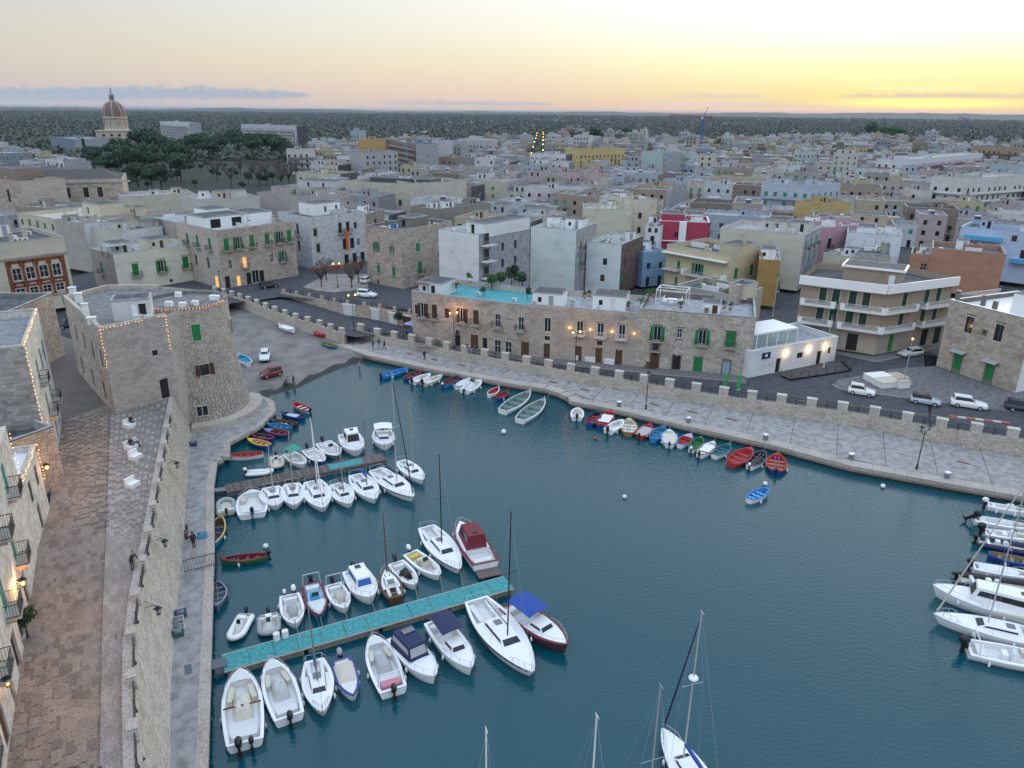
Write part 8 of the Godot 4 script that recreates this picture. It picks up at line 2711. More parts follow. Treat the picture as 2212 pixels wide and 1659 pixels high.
func make_trees() -> void:
	rng.seed = 77
	var dk: Material = M["leaf_dark"]
	var k := 0
	for q in [[205,352,1.3],[232,372,1.2],[262,350,1.5],[290,372,1.5],[318,340,1.9],[330,375,1.7],[352,330,1.5],[370,362,1.7],[395,345,1.3],[392,380,1.2],[425,332,1.6],[440,318,1.5],[455,340,1.5],[475,325,1.4],[510,318,1.6],[545,330,1.6],[562,318,1.4],[590,326,1.7],[608,340,1.4],[300,395,1.0],[350,398,1.0],[330,400,0.9]]:
		k += 1
		tree("dark umbrella pine of the park, %s from the left" % nth(k),G(q[0],q[1] + 12,3.0),"pine",q[2] * 1.3,dk,"park pines")
	var pk := []
	for q in [[185,350],[250,330],[420,318],[620,322],[660,380],[650,420],[262,424],[200,400]]:
		pk.append(G(q[0],q[1],2.0))
	sheet("park_ground",lane(pk),func(p): return Vector3(p.x,2.0,p.y),mat("park_soil",lin(0.035,0.045,0.028),0.95,"soil",0.05))
	for j in 34:
		tree("low dark park shrub, %s counting from the left" % nth(j + 1),G(205.0 + j * 12.8,rnd(352,412),2.0),"leafy",rnd(0.5,1.0),dk,"park shrubs")
	for q in [[520,372],[545,380],[575,385],[600,375],[625,392],[560,398],[500,395],[610,400],[470,385],[640,375]]:
		k += 1
		tree("bare winter tree at %s of the park" % ["the middle front","the middle","the right front","the far right middle","the right corner","the near edge","the left front","the near right edge","the left","the far right end"][k - 23],G(q[0],q[1] + 8,3.0),"bare",1.9,mat("twig",lin(0.10,0.085,0.075),0.9),"bare park trees")
	tree("slim dark cypress at the left end of the park",G(188,352,3.0),"cypress",1.7,dk,"")
	for q in [[1240,318,2.0],[1262,320,1.8],[1285,316,2.0],[1275,322,1.6],[1335,304,1.7],[1355,304,1.9],[1880,300,2.6],[1900,302,2.2],[1925,300,2.4],[1945,302,2.0],[1553,325,1.6],[1500,330,1.2]]:
		tree("rounded dark tree among the far roofs %s" % ("left of the crane" if q[0] < 1400 else ("near the crane" if q[0] < 1600 else "right of the crane")),G(q[0],q[1] + 5,4.0),"leafy",q[2] * 1.5,M["leaf"] if q[0] > 1400 else dk,"trees among far roofs")
	# olive groves out to the horizon
	var mb := MB.new()
	var blobs := []
	for j in 4:
		blobs.append([Vector3(rnd(-1.4,1.4),rnd(1.2,2.2),rnd(-1.4,1.4)),Vector3(1.6,1.2,1.6)])
	crown(mb,blobs,26,1.3)
	var mm := MultiMesh.new()
	mm.transform_format = MultiMesh.TRANSFORM_3D
	mm.use_colors = true
	mm.mesh = mb.mesh()
	var pts := []
	while pts.size() < 26000:
		var r := 620.0 * pow(14.0,rng.randf() * 0.95)
		var a := rnd(-0.75,0.75)
		var p := Vector3(sin(a) * r,1.6,-cos(a) * r)
		if r > 640.0 and not in_town(p * 0.985):
			pts.append(p)
	mm.instance_count = pts.size()
	for j in pts.size():
		var s: float = rnd(0.8,1.6) * (1.0 + pts[j].length() / 5000.0)
		mm.set_instance_transform(j,Transform3D(Basis(Vector3.UP,rnd(0,TAU)) * Basis.from_scale(Vector3(s,s * rnd(0.7,1.1),s)),pts[j]))
		var g := rnd(0.7,1.05)
		mm.set_instance_color(j,Color(0.085 * g,0.105 * g,0.078 * g))
	var o := MultiMeshInstance3D.new()
	o.name = "olive_groves"
	o.multimesh = mm
	o.material_override = M["tinted"]
	o.set_meta("kind","stuff")
	add_child(o)
	for q in [[1000,264,90],[1060,262,140],[1120,266,60],[1190,258,160],[1225,261,110],[1290,258,120],[1310,263,70],[1400,262,60],[1565,266,70],[1660,262,150],[1700,263,90],[1770,259,60],[1850,260,110],[1920,258,80],[960,280,40],[900,284,40],[1090,290,60],[1240,272,50]]:
		k += 1
		var p := G(q[0],q[1],5.0)
		var t := thing("greenhouse","white greenhouse roof in the distant fields, %s of the row" % nth(k - 32),"greenhouse",Vector3(p.x,1.6,p.z),Basis(Vector3.UP,rnd(-0.15,0.15)),"distant greenhouses")
		bx(t,"wall",Vector3(0,1.5,0),Vector3(q[2],3.0,14),M["roof_pale"])
		bx(t,"roof",Vector3(0,3.3,0),Vector3(q[2] + 0.6,0.6,14.6),M["white"])
	# low ridge
	var rows := [[],[]]
	var nz := FastNoiseLite.new()
	nz.seed = 3
	nz.frequency = 0.9
	for j in 161:
		var a := lerpf(-0.85,0.85,j / 160.0)
		var hgt := 12.0 + 34.0 * (0.5 + nz.get_noise_1d(a * 6.0)) + 9.0 * nz.get_noise_1d(a * 40.0) + 26.0 * smoothstep(0.05,0.5,a)
		rows[0].append(Vector3(sin(a) * 9000.0,1.0,-cos(a) * 9000.0))
		rows[1].append(Vector3(sin(a) * 11500.0,hgt,-cos(a) * 11500.0))
	var hm := MB.new()
	hm.grid(rows)
	ground(put(self,"hills",hm,mat("ridge",lin(0.075,0.09,0.07),0.95,"soil",0.002)))
func make_crane(label: String,p: Vector3,s: float,yaw: float) -> void:
	var n := thing("tower_crane",label,"crane",p,Basis(Vector3.UP,yaw) * Basis.from_scale(Vector3.ONE * s))
	var lattice := func(mb: MB,a: Vector3,b: Vector3,r: float,t: float):
		var d := (b - a).normalized()
		var x := d.cross(Vector3.FORWARD if absf(d.z) < 0.9 else Vector3.UP).normalized() * r
		var y := d.cross(x).normalized() * r
		var k := int(a.distance_to(b) / (r * 2.4))
		var cs := [x + y,x - y,-x - y,y - x]
		for c in 4:
			mb.tube(a + cs[c],b + cs[c],t,-1,3,false)
			for j in k:
				mb.tube(a.lerp(b,float(j) / k) + cs[c],a.lerp(b,float(j + 1) / k) + cs[(c + 1) % 4],t * 0.7,-1,3,false)
	var m := MB.new()
	lattice.call(m,Vector3.ZERO,Vector3(0,30,0),1.1,0.3)
	put(n,"mast",m,paint(lin(0.05,0.12,0.30),0.6))
	var j := MB.new()
	lattice.call(j,Vector3(0,31,0),Vector3(-34,32.5,0),0.8,0.24)
	j.tube(Vector3(0,31,0),Vector3(4,40,0),0.35,0.2,5)
	put(n,"jib",j,paint(lin(0.34,0.05,0.04),0.6))
	var c := MB.new()
	lattice.call(c,Vector3(0,31,0),Vector3(9,31,0),0.8,0.24)
	c.box(Vector3(8.5,30.3,0),Vector3(2.2,1.6,1.4))
	put(n,"counter_jib",c,paint(lin(0.30,0.05,0.04),0.6))
	var tie := MB.new()
	tie.tube(Vector3(4,40,0),Vector3(-24,32.6,0),0.06,-1,3)
	tie.tube(Vector3(4,40,0),Vector3(9,31.5,0),0.06,-1,3)
	put(n,"tie_bar",tie,M["galv_dark"])
	bx(n,"cab",Vector3(-1.4,30.2,0.8),Vector3(1.4,1.8,1.4),M["white_frame"])
# ---------- cars ----------
func car(label: String,rear: Vector3,front: Vector3,c: Color,x := {}) -> void:
	var L: float = x.get("L",4.0)
	var mid := (rear + front) * 0.5
	var n := thing("parked_car",label,"car",mid,yaw_to(rear,front),"parked cars")
	var m := paint(c,0.25)
	var W := 0.86
	var H: float = x.get("H",1.5)
	var rows := []
	for q in [[-0.5,0.42,0.72,0.80],[-0.485,0.30,0.88,0.93],[-0.4,0.24,0.93,1.0],[-0.1,0.22,0.94,1.0],[0.16,0.22,0.93,1.0],[0.3,0.23,0.84,0.98],[0.44,0.26,0.74,0.94],[0.485,0.34,0.64,0.85],[0.5,0.42,0.56,0.76]]:
		var X: float = q[0] * L
		var w: float = W * q[3]
		var k: float = H / 1.5
		rows.append([Vector3(X,q[1],-w * 0.94),Vector3(X,0.5 * k,-w),Vector3(X,q[2] * k,-w * 0.93),Vector3(X,q[2] * k + 0.03,0),Vector3(X,q[2] * k,w * 0.93),Vector3(X,0.5 * k,w),Vector3(X,q[1],w * 0.94)])
	var mb := MB.new()
	mb.grid(rows)
	mb.quad(rows[0][0],rows[0][6],rows[0][4],rows[0][2])
	mb.quad(rows[8][6],rows[8][0],rows[8][2],rows[8][4])
	put(n,"body",mb,m)
	var k: float = H / 1.5
	cabin(n,-L * x.get("tail",0.44),L * 0.2,0.9 * k,W * 1.8,H - 0.9 * k,paint(x.get("roof",c),0.3),M["glass"],L * 0.17,"greenhouse",0.06,0.88)
	bx(n,"rear_window",Vector3(-L * x.get("tail",0.44) - 0.0,0.9 * k + (H - 0.9 * k) * 0.55,0),Vector3(0.12,(H - 0.9 * k) * 0.5,W * 1.25),M["glass"])
	for sx in [-0.31,0.30]:
		for sz in [-1,1]:
			var g := grp(n,"wheel",Transform3D(Basis(),Vector3(sx * L,0.31,sz * (W - 0.08))))
			cyl_z(g,"tyre",Vector3.ZERO,0.31,0.2,M["tyre"])
			cyl_z(g,"rim",Vector3(0,0,sz * 0.1),0.19,0.03,M["galv"])
	for sz in [-1,1]:
		bx(n,"headlight",Vector3(L * 0.475,0.6 * k,sz * 0.58),Vector3(0.12,0.14,0.3),M["white_frame"])
		bx(n,"tail_light",Vector3(-L * 0.488,0.72 * k,sz * 0.66),Vector3(0.08,0.2,0.16),M["maroon"])
		bx(n,"mirror",Vector3(L * 0.13,0.96 * k,sz * 0.95),Vector3(0.12,0.12,0.16),m)
	bx(n,"number_plate",Vector3(L * 0.502,0.45,0),Vector3(0.02,0.11,0.5),M["white_frame"])
func make_cars() -> void:
	var up := func(px,py): return G(px,py,4.61)
	var pv := Vector3(0,0.13,0)
	car("white hatchback parked beside the low white kiosk",GS(1834,848) + Vector3(0,0.01,0),GS(1886,856) + Vector3(0,0.01,0),lin(0.70,0.69,0.64),{"L": 3.6,"H": 1.55})
	car("silver convertible with black soft top by the kerb",GS(1969,867),GS(2027,876),lin(0.38,0.42,0.46),{"L": 3.8,"H": 1.4,"roof": lin(0.015,0.012,0.015)})
	car("white crossover parked right of the silver convertible",GS(2053,874),GS(2130,885),lin(0.72,0.73,0.74),{"L": 4.5,"H": 1.62})
	car("dark blue car at the right edge of the street",GS(2175,884),GS(2245,893),lin(0.02,0.025,0.04),{"L": 4.5,"H": 1.6})
	car("silver white saloon beside the corner apartment block",GS(1990,765),GS(1940,772),lin(0.50,0.52,0.52),{"L": 4.3,"H": 1.4})
	car("white crossover by the square stone tower house",up.call(774,640),up.call(812,643),lin(0.70,0.71,0.72),{"L": 4.2,"H": 1.6})
	car("white car half hidden behind the square tower house",up.call(783,615),up.call(802,606),lin(0.62,0.64,0.66),{"L": 4.0})
	car("black hatchback in front of the green shuttered palazzo",up.call(563,624),up.call(599,619),lin(0.012,0.013,0.016),{"L": 4.1})
	car("white hatchback parked on the slipway",Vector3(0,0.05,0) + G(574,765,1.0),G(571,788,0.8),lin(0.66,0.68,0.70),{"L": 4.0})
	car("dark red small car on the slipway near the water",G(604,808,0.62),G(567,817,0.58),lin(0.16,0.015,0.02),{"L": 3.6})
	car("black car at the far end of the promenade",G(84,716,6.2),G(128,718,6.2),lin(0.012,0.013,0.016),{"L": 4.2})
	car("black van behind the tower block at the end of the promenade",G(160,706,6.2),G(133,712,6.2),lin(0.015,0.014,0.016),{"L": 4.2,"H": 1.8})
# ---------- lamps ----------
func lantern(g: Node3D,at: Vector3,lit: bool,e := 1.5) -> void:
	var l := grp(g,"lantern",Transform3D(Basis(),at))
	mi(l,"cage",shared("cage",func(mb):
		for k in 4:
			var a := TAU * k / 4.0 + 0.78
			mb.tube(Vector3(cos(a) * 0.1,-0.25,sin(a) * 0.1),Vector3(cos(a) * 0.2,0.2,sin(a) * 0.2),0.02,-1,3,false)
		mb.box(Vector3(0,0.26,0),Vector3(0.46,0.06,0.46))
		mb.tube(Vector3(0,0.28,0),Vector3(0,0.46,0),0.17,0.04,6)
		mb.box(Vector3(0,-0.27,0),Vector3(0.22,0.05,0.22))),M["iron"])
	sph(l,"bulb",Vector3(0,-0.02,0),Vector3(0.12,0.16,0.12),M["lamp_glow"] if lit else M["galv"])
	if lit:
		light(l,Vector3(0,-0.02,0),e,Color(1.0,0.68,0.36),0.12)
func lamp_post(label: String,at: Vector3,hgt: float,twin: bool,lit: bool,m: Material,turn := 0.0) -> void:
	var n := thing("street_lamp",label,"street lamp",at,Basis(Vector3.UP,0.35 + turn))
	var mb := MB.new()
	mb.tube(Vector3.ZERO,Vector3(0,0.7,0),0.17,0.11,8)
	mb.tube(Vector3(0,0.7,0),Vector3(0,hgt,0),0.075,0.05,7)
	put(n,"pole",mb,m)
	var arm := MB.new()
	for s in ([-1,1] if twin else [1]):
		arm.path([Vector3(0,hgt - 0.5,0),Vector3(s * 0.35,hgt - 0.15,0),Vector3(s * 0.62,hgt + 0.05,0)] if twin else [Vector3(0,hgt - 0.1,0),Vector3(0,hgt + 0.05,0)],0.03,5)
		lantern(n,Vector3(s * 0.62 if twin else 0.0,hgt + 0.34,0),lit)
	put(n,"arm",arm,m)
func make_lamps() -> void:
	lamp_post("lit twin lantern lamp on the street before the white balconies",GS(1242,803),6.2,true,true,M["iron"])
	lamp_post("lit twin lantern lamp near the slipway steps",GS(765,714),6.4,true,true,M["iron"])
	lamp_post("lit twin lantern lamp by the café umbrellas",GS(981,755),6.2,true,true,M["iron"])
	lamp_post("lit lantern lamp in the middle of the small square",G(730,622,4.72),5.0,true,true,M["iron"])
	lamp_post("single unlit dark lamp on the quay by the steps",G(1395,884,1.0),5.0,false,false,M["iron"])
	lamp_post("unlit twin lantern lamp with rusty foot on the broad quay",G(1980,1013,1.0),5.0,true,false,M["dark_green"])
	lamp_post("unlit pale blue lamp on the quay near the rowing boats",G(1018,805,1.0),4.2,true,false,M["galv"])
	lamp_post("lit lamp post behind the white kiosk",GS(1951,832) + Vector3(0,0.12,0),6.8,false,true,M["galv"])
	lamp_post("tall pale lamp post before the white bar",GS(1779,794),8.0,false,false,M["gel_cream"])
	lamp_post("tall pale lamp post in the side street behind the bar",GS(1669,684),8.0,false,false,M["gel_cream"])
	lamp_post("lamp post beside the green shuttered palazzo",G(480,645,4.6),5.0,false,false,M["iron"])
	lamp_post("lit lamp post by the weathered white house",G(708,575,4.6),6.5,false,true,M["iron"])
	# brackets on the whitewashed houses, lit, and on the bastion wall, not lit
	for q in [[-47.9,9.6,-69.0,1,5.0,"nearest the tower"],[-43.6,9.4,-61.0,1,5.0,"beside the low terrace house"],[-34.6,9.6,-43.2,1,5.0,"on the long white house"],[-29.6,9.6,-33.8,1,5.0,"lowest in the view"],[-31.0,5.6,-55.6,0,0,"below the bench blocks"],[-27.4,5.6,-46.4,0,0,"above the quay gate"],[-36.6,5.4,-71.0,0,0,"nearest the tower on the wall"],[-22.4,5.2,-33.0,0,0,"lowest on the wall"]]:
		var n := thing("bracket_lamp",("lit" if q[3] else "unlit") + " iron bracket lamp " + q[5],"wall lamp",Vector3(q[0],q[1],q[2]),Basis(Vector3.UP,-0.45 + (PI * 0 if q[3] else 0.0)))
		var mb := MB.new()
		mb.path([Vector3(-0.5,-0.5,0),Vector3(0.2,-0.1,0),Vector3(0.9,0.1,0)],0.03,5)
		mb.tube(Vector3(-0.5,0.1,0),Vector3(0.9,0.1,0),0.025,-1,4)
		put(n,"bracket",mb,M["iron"])
		lantern(n,Vector3(0.9,-0.35 if q[3] == 0 else 0.4,0),q[3] == 1,q[4])
	var a := G(1160,352,3.0)
	var b := G(1167,296,3.0)
	for k in 12:
		var p := a.lerp(b,k / 11.0) + Vector3((-4.5 if k % 2 == 0 else 4.5),0,0)
		var n := thing("avenue_lamp","small warm lamp of the straight avenue, %s from its near end" % nth(k + 1),"street lamp",Vector3(p.x,2.0,p.z),Basis(),"avenue lamps")
		cyl(n,"pole",Vector3.ZERO,0.1,8.0,M["iron"])
		sph(n,"bulb",Vector3(0,8.2,0),Vector3.ONE * 0.4,M["lamp_glow"])
		if k % 3 == 0:
			light(n,Vector3(0,8.2,0),60.0,Color(1.0,0.6,0.3),0.4)
# ---------- people ----------
# joints and radii of a figure; each bone: from, to, radii, and what covers it (0 skin, 1 top, 2 legs, 3 hair, 4 shoes)
func bones(pose: String) -> Array:
	var hip := 0.92
	var o := []
	var ft := [[0.0,0.1],[0.0,-0.1]]
	var kn := [[0.03,0.1],[0.03,-0.1]]
	if pose == "walk":
		ft = [[0.30,0.08],[-0.34,-0.08]]
		kn = [[0.2,0.09],[-0.06,-0.09]]
	var lean := 0.28 if pose == "lean" else 0.0
	if pose == "sit":
		hip = 0.5
		for s in 2:
			var z := 0.11 if s == 0 else -0.11
			o.append([Vector3(0,hip,z),Vector3(0.42,0.5,z),0.09,0.065,2])
			o.append([Vector3(0.42,0.5,z),Vector3(0.5,0.08,z),0.062,0.045,2])
			o.append([Vector3(0.5,0.05,z),Vector3(0.66,0.04,z),0.045,0.035,4])
	else:
		for s in 2:
			o.append([Vector3(0,hip,ft[s][1] * 0.9),Vector3(kn[s][0],0.5,kn[s][1]),0.095,0.062,2])
			o.append([Vector3(kn[s][0],0.5,kn[s][1]),Vector3(ft[s][0] - 0.02,0.08,ft[s][1]),0.06,0.042,2])
			o.append([Vector3(ft[s][0] - 0.03,0.04,ft[s][1]),Vector3(ft[s][0] + 0.15,0.035,ft[s][1]),0.045,0.035,4])
	var ch := Vector3(lean,hip + 0.46,0)
	o.append([Vector3(0,hip,0),Vector3(lean * 0.4,hip + 0.22,0),0.15,0.145,1])
	o.append([Vector3(lean * 0.4,hip + 0.22,0),ch,0.15,0.155,1])
	o.append([ch + Vector3(0,0.02,-0.15),ch + Vector3(0,0.02,0.15),0.085,0.085,1])
	o.append([ch,ch + Vector3(lean * 0.3,0.2,0),0.06,0.055,0])
	var hd := ch + Vector3(0.02 + lean * 0.4,0.29,0)
	o.append([hd,hd + Vector3(0.015,0.06,0),0.095,0.1,0])
	o.append([hd + Vector3(-0.03,0.06,0),hd + Vector3(-0.02,0.09,0),0.098,0.098,3])
	o.append([hd + Vector3(0.09,0.01,0),hd + Vector3(0.115,0.0,0),0.02,0.018,0])
	for s in [-1,1]:
		var sh := ch + Vector3(0,0.02,s * 0.2)
		var el := sh + Vector3(-0.05,-0.29,s * 0.05)
		var wr := el + Vector3(0.1,-0.24,0)
		if pose == "walk":
			el = sh + Vector3(-0.14 * s,-0.27,s * 0.04)
			wr = el + Vector3(0.02 - 0.08 * s,-0.24,0)
		elif pose != "stand":
			el = sh + Vector3(0.1,-0.26,s * 0.04)
			wr = el + Vector3(0.24,-0.04,-s * 0.08)
		o.append([sh,el,0.06,0.05,1])
		o.append([el,wr,0.05,0.036,1])
		var fd := (wr - el).normalized()
		o.append([wr,wr + fd * 0.08,0.036,0.036,0])
		for k in 4:
			o.append([wr + fd * 0.08 + Vector3(0,0,(k - 1.5) * 0.021),wr + fd * (0.15 - absf(k - 1.3) * 0.012) + Vector3(0.015,0,(k - 1.5) * 0.022),0.010,0.009,0])
		o.append([wr + fd * 0.03,wr + fd * 0.07 + Vector3(0.045,0,0),0.013,0.010,0])
	return o
func body(pose: String) -> Array:   # surface nets over the joined bones: vertices, normals, indices, covering of each vertex
	if cache.has("body" + pose):
		return cache["body" + pose]
	var bs := bones(pose)
	var c := 0.03
	var vals := {}
	var own := {}
	for b in bs:
		var r: float = maxf(b[2],b[3]) + c * 2.2
		var lo := ((b[0] as Vector3).min(b[1]) - Vector3.ONE * r) / c
		var hi := ((b[0] as Vector3).max(b[1]) + Vector3.ONE * r) / c
		var d: Vector3 = b[1] - b[0]
		var l2 := maxf(d.length_squared(),1e-6)
		for x in range(int(floor(lo.x)),int(hi.x) + 2):
			for y in range(int(floor(lo.y)),int(hi.y) + 2):
				for z in range(int(floor(lo.z)),int(hi.z) + 2):
					var p := Vector3(x,y,z) * c
					var t: float = clampf((p - b[0]).dot(d) / l2,0.0,1.0)
					var q: float = p.distance_to(b[0] + d * t) - lerpf(b[2],b[3],t)
					var k := Vector3i(x,y,z)
					if not vals.has(k):
						vals[k] = q
						own[k] = b[4]
					else:
						var w: float = vals[k]
						var h := maxf(0.04 - absf(w - q),0.0) / 0.04
						if q < w:
							own[k] = b[4]
						vals[k] = minf(w,q) - h * h * 0.01
	var idx := {}
	var v := PackedVector3Array()
	var kind := PackedInt32Array()
	for k in vals:
		var sum := Vector3.ZERO
		var n := 0
		var ok := true
		for e in [[0,1],[0,2],[0,4],[1,3],[1,5],[2,3],[2,6],[3,7],[4,5],[4,6],[5,7],[6,7]]:
			var a: Vector3i = k + Vector3i(e[0] & 1,(e[0] >> 1) & 1,e[0] >> 2)
			var b: Vector3i = k + Vector3i(e[1] & 1,(e[1] >> 1) & 1,e[1] >> 2)
			var va: float = vals.get(a,1.0)
			var vb: float = vals.get(b,1.0)
			if (va < 0.0) != (vb < 0.0):
				sum += Vector3(a).lerp(Vector3(b),va / (va - vb))
				n += 1
		if n > 0:
			idx[k] = v.size()
			v.append(sum / n * c)
			kind.append(own[k])
	var ind := PackedInt32Array()
	for k in idx:
		for ax in 3:
			var u := Vector3i.ZERO
			u[ax] = 1
			var va: float = vals.get(k,1.0)
			var vb: float = vals.get(k + u,1.0)
			if (va < 0.0) == (vb < 0.0):
				continue
			var p := Vector3i.ZERO
			var q := Vector3i.ZERO
			p[(ax + 1) % 3] = 1
			q[(ax + 2) % 3] = 1
			if not (idx.has(k - p) and idx.has(k - q) and idx.has(k - p - q)):
				continue
			var f := [idx[k],idx[k - p],idx[k - p - q],idx[k - q]]
			if va < 0.0:
				ind.append_array([f[0],f[2],f[1],f[0],f[3],f[2]])
			else:
				ind.append_array([f[0],f[1],f[2],f[0],f[2],f[3]])
	var nn := PackedVector3Array()
	nn.resize(v.size())
	for j in range(0,ind.size(),3):
		var fn := (v[ind[j + 2]] - v[ind[j]]).cross(v[ind[j + 1]] - v[ind[j]])
		for e in 3:
			nn[ind[j + e]] += fn
	for j in nn.size():
		nn[j] = nn[j].normalized()
	cache["body" + pose] = [v,nn,ind,kind]
	return cache["body" + pose]
func person(label: String,at: Vector3,turn: float,pose: String,top: Color,legs: Color,hair := Color(0.03,0.02,0.015)) -> void:
	var b := body(pose)
	var col := PackedColorArray()
	for k in b[3]:
		col.append([Color(0.45,0.28,0.2),top,legs,hair,Color(0.03,0.03,0.035)][k])
	var a := []
	a.resize(Mesh.ARRAY_MAX)
	a[Mesh.ARRAY_VERTEX] = b[0]
	a[Mesh.ARRAY_NORMAL] = b[1]
	a[Mesh.ARRAY_COLOR] = col
	a[Mesh.ARRAY_INDEX] = b[2]
	var m := ArrayMesh.new()
	m.add_surface_from_arrays(Mesh.PRIMITIVE_TRIANGLES,a)
	tag(mi(self,"person",m,M["tinted"],Transform3D(Basis(Vector3.UP,turn),at)),label,"person")
func make_people() -> void:
	var K := Color(0.02,0.02,0.025)
	var J := Color(0.04,0.06,0.12)
	person("person in dark coat standing on the quay, left of three",G(806,755,1.0),0.5,"stand",K,J)
	person("person in green jacket and pale trousers standing on the quay",G(819,751,1.0),2.0,"stand",Color(0.05,0.07,0.05),Color(0.35,0.28,0.2))
	person("person in dark clothes walking on the quay, right of three",G(831,755,1.0),3.4,"walk",K,Color(0.05,0.06,0.09))
	person("person in black walking alone along the quay",G(917,777,1.0),5.5,"stand",K,K)
	person("bare-chested person wading at the slipway edge",G(777,800,0.0) + Vector3(0,-0.2,0),0.3,"stand",Color(0.45,0.28,0.2),K)
	person("person in blue standing in the shallows",G(635,832,0.1),4.0,"stand",Color(0.03,0.07,0.2),K)
	person("person bending over the shallows with pale shirt",G(620,838,0.0),1.0,"lean",Color(0.3,0.25,0.2),K)
	person("person in grey bending over the shallows, leftmost",G(615,839,0.0),0.4,"lean",Color(0.15,0.15,0.15),K)
	person("person in black walking past the café umbrellas",GS(899,733) + Vector3(0,0.02,0),0.6,"walk",K,K)
	person("person in black leaning on the promenade rail",G(287,1230,6.34),-0.4,"lean",K,J)
	person("person in black seated on the farthest white bench block",G(281,919,6.34) + Vector3(0.15,0,0),-0.3,"sit",K,K,Color(0.3,0.25,0.22))
	person("person in dark top seated on the second bench block",G(283,966,6.34) + Vector3(0.15,0,0.25),-0.3,"sit",K,J,Color(0.1,0.06,0.04))
	person("person in white top seated beside them on the second bench block",G(283,966,6.34) + Vector3(0.3,0,-0.35),-0.3,"sit",Color(0.6,0.6,0.6),J,Color(0.2,0.1,0.06))
	person("person in pale grey shirt among nets on the lower quay",G(404,1150,1.0),1.0,"lean",Color(0.4,0.42,0.45),K,Color(0.5,0.5,0.5))
	person("person in black standing on the lower quay by the gate",G(420,1183,1.0),2.6,"stand",K,K)
	person("person seated mending nets on the lower quay",G(404,1172,1.0),0.6,"sit",Color(0.1,0.03,0.02),J)
# ---------- plants and small things ----------
func potted(label: String,at: Vector3,h: float,kind: int) -> void:
	var n := thing("potted_plant",label,"plant",at,Basis(Vector3.UP,rnd(0,6)),"roof terrace plants")
	mi(n,"pot",shared("pot",func(mb): mb.tube(Vector3.ZERO,Vector3(0,0.45,0),0.2,0.28,9)),M["terracotta"])
	mi(n,"leaves",shared("leafy%d_%d" % [kind,rng.randi() % 3],func(mb):
		if kind == 0:
			for k in 22:
				var a := TAU * k / 22.0 + rnd(-0.2,0.2)
				var d := Vector3(cos(a),0,sin(a))
				var e := rnd(0.5,0.9)
				var w := d.cross(Vector3.UP) * 0.07
				var m := d * e * 0.5 + Vector3(0,0.45 + rnd(0.2,0.5),0)
				mb.quad(Vector3(0,0.42,0) - w,Vector3(0,0.42,0) + w,m + w,m - w)
				mb.tri(m - w,m + w,d * e + Vector3(0,rnd(0.3,0.7),0))
		else:
			crown(mb,[[Vector3(0,0.75,0),Vector3(0.35,0.4,0.35)],[Vector3(0.15,1.05,0.1),Vector3(0.28,0.3,0.28)]],120,0.1)),M["leaf"],Transform3D(Basis.from_scale(Vector3.ONE * h)))
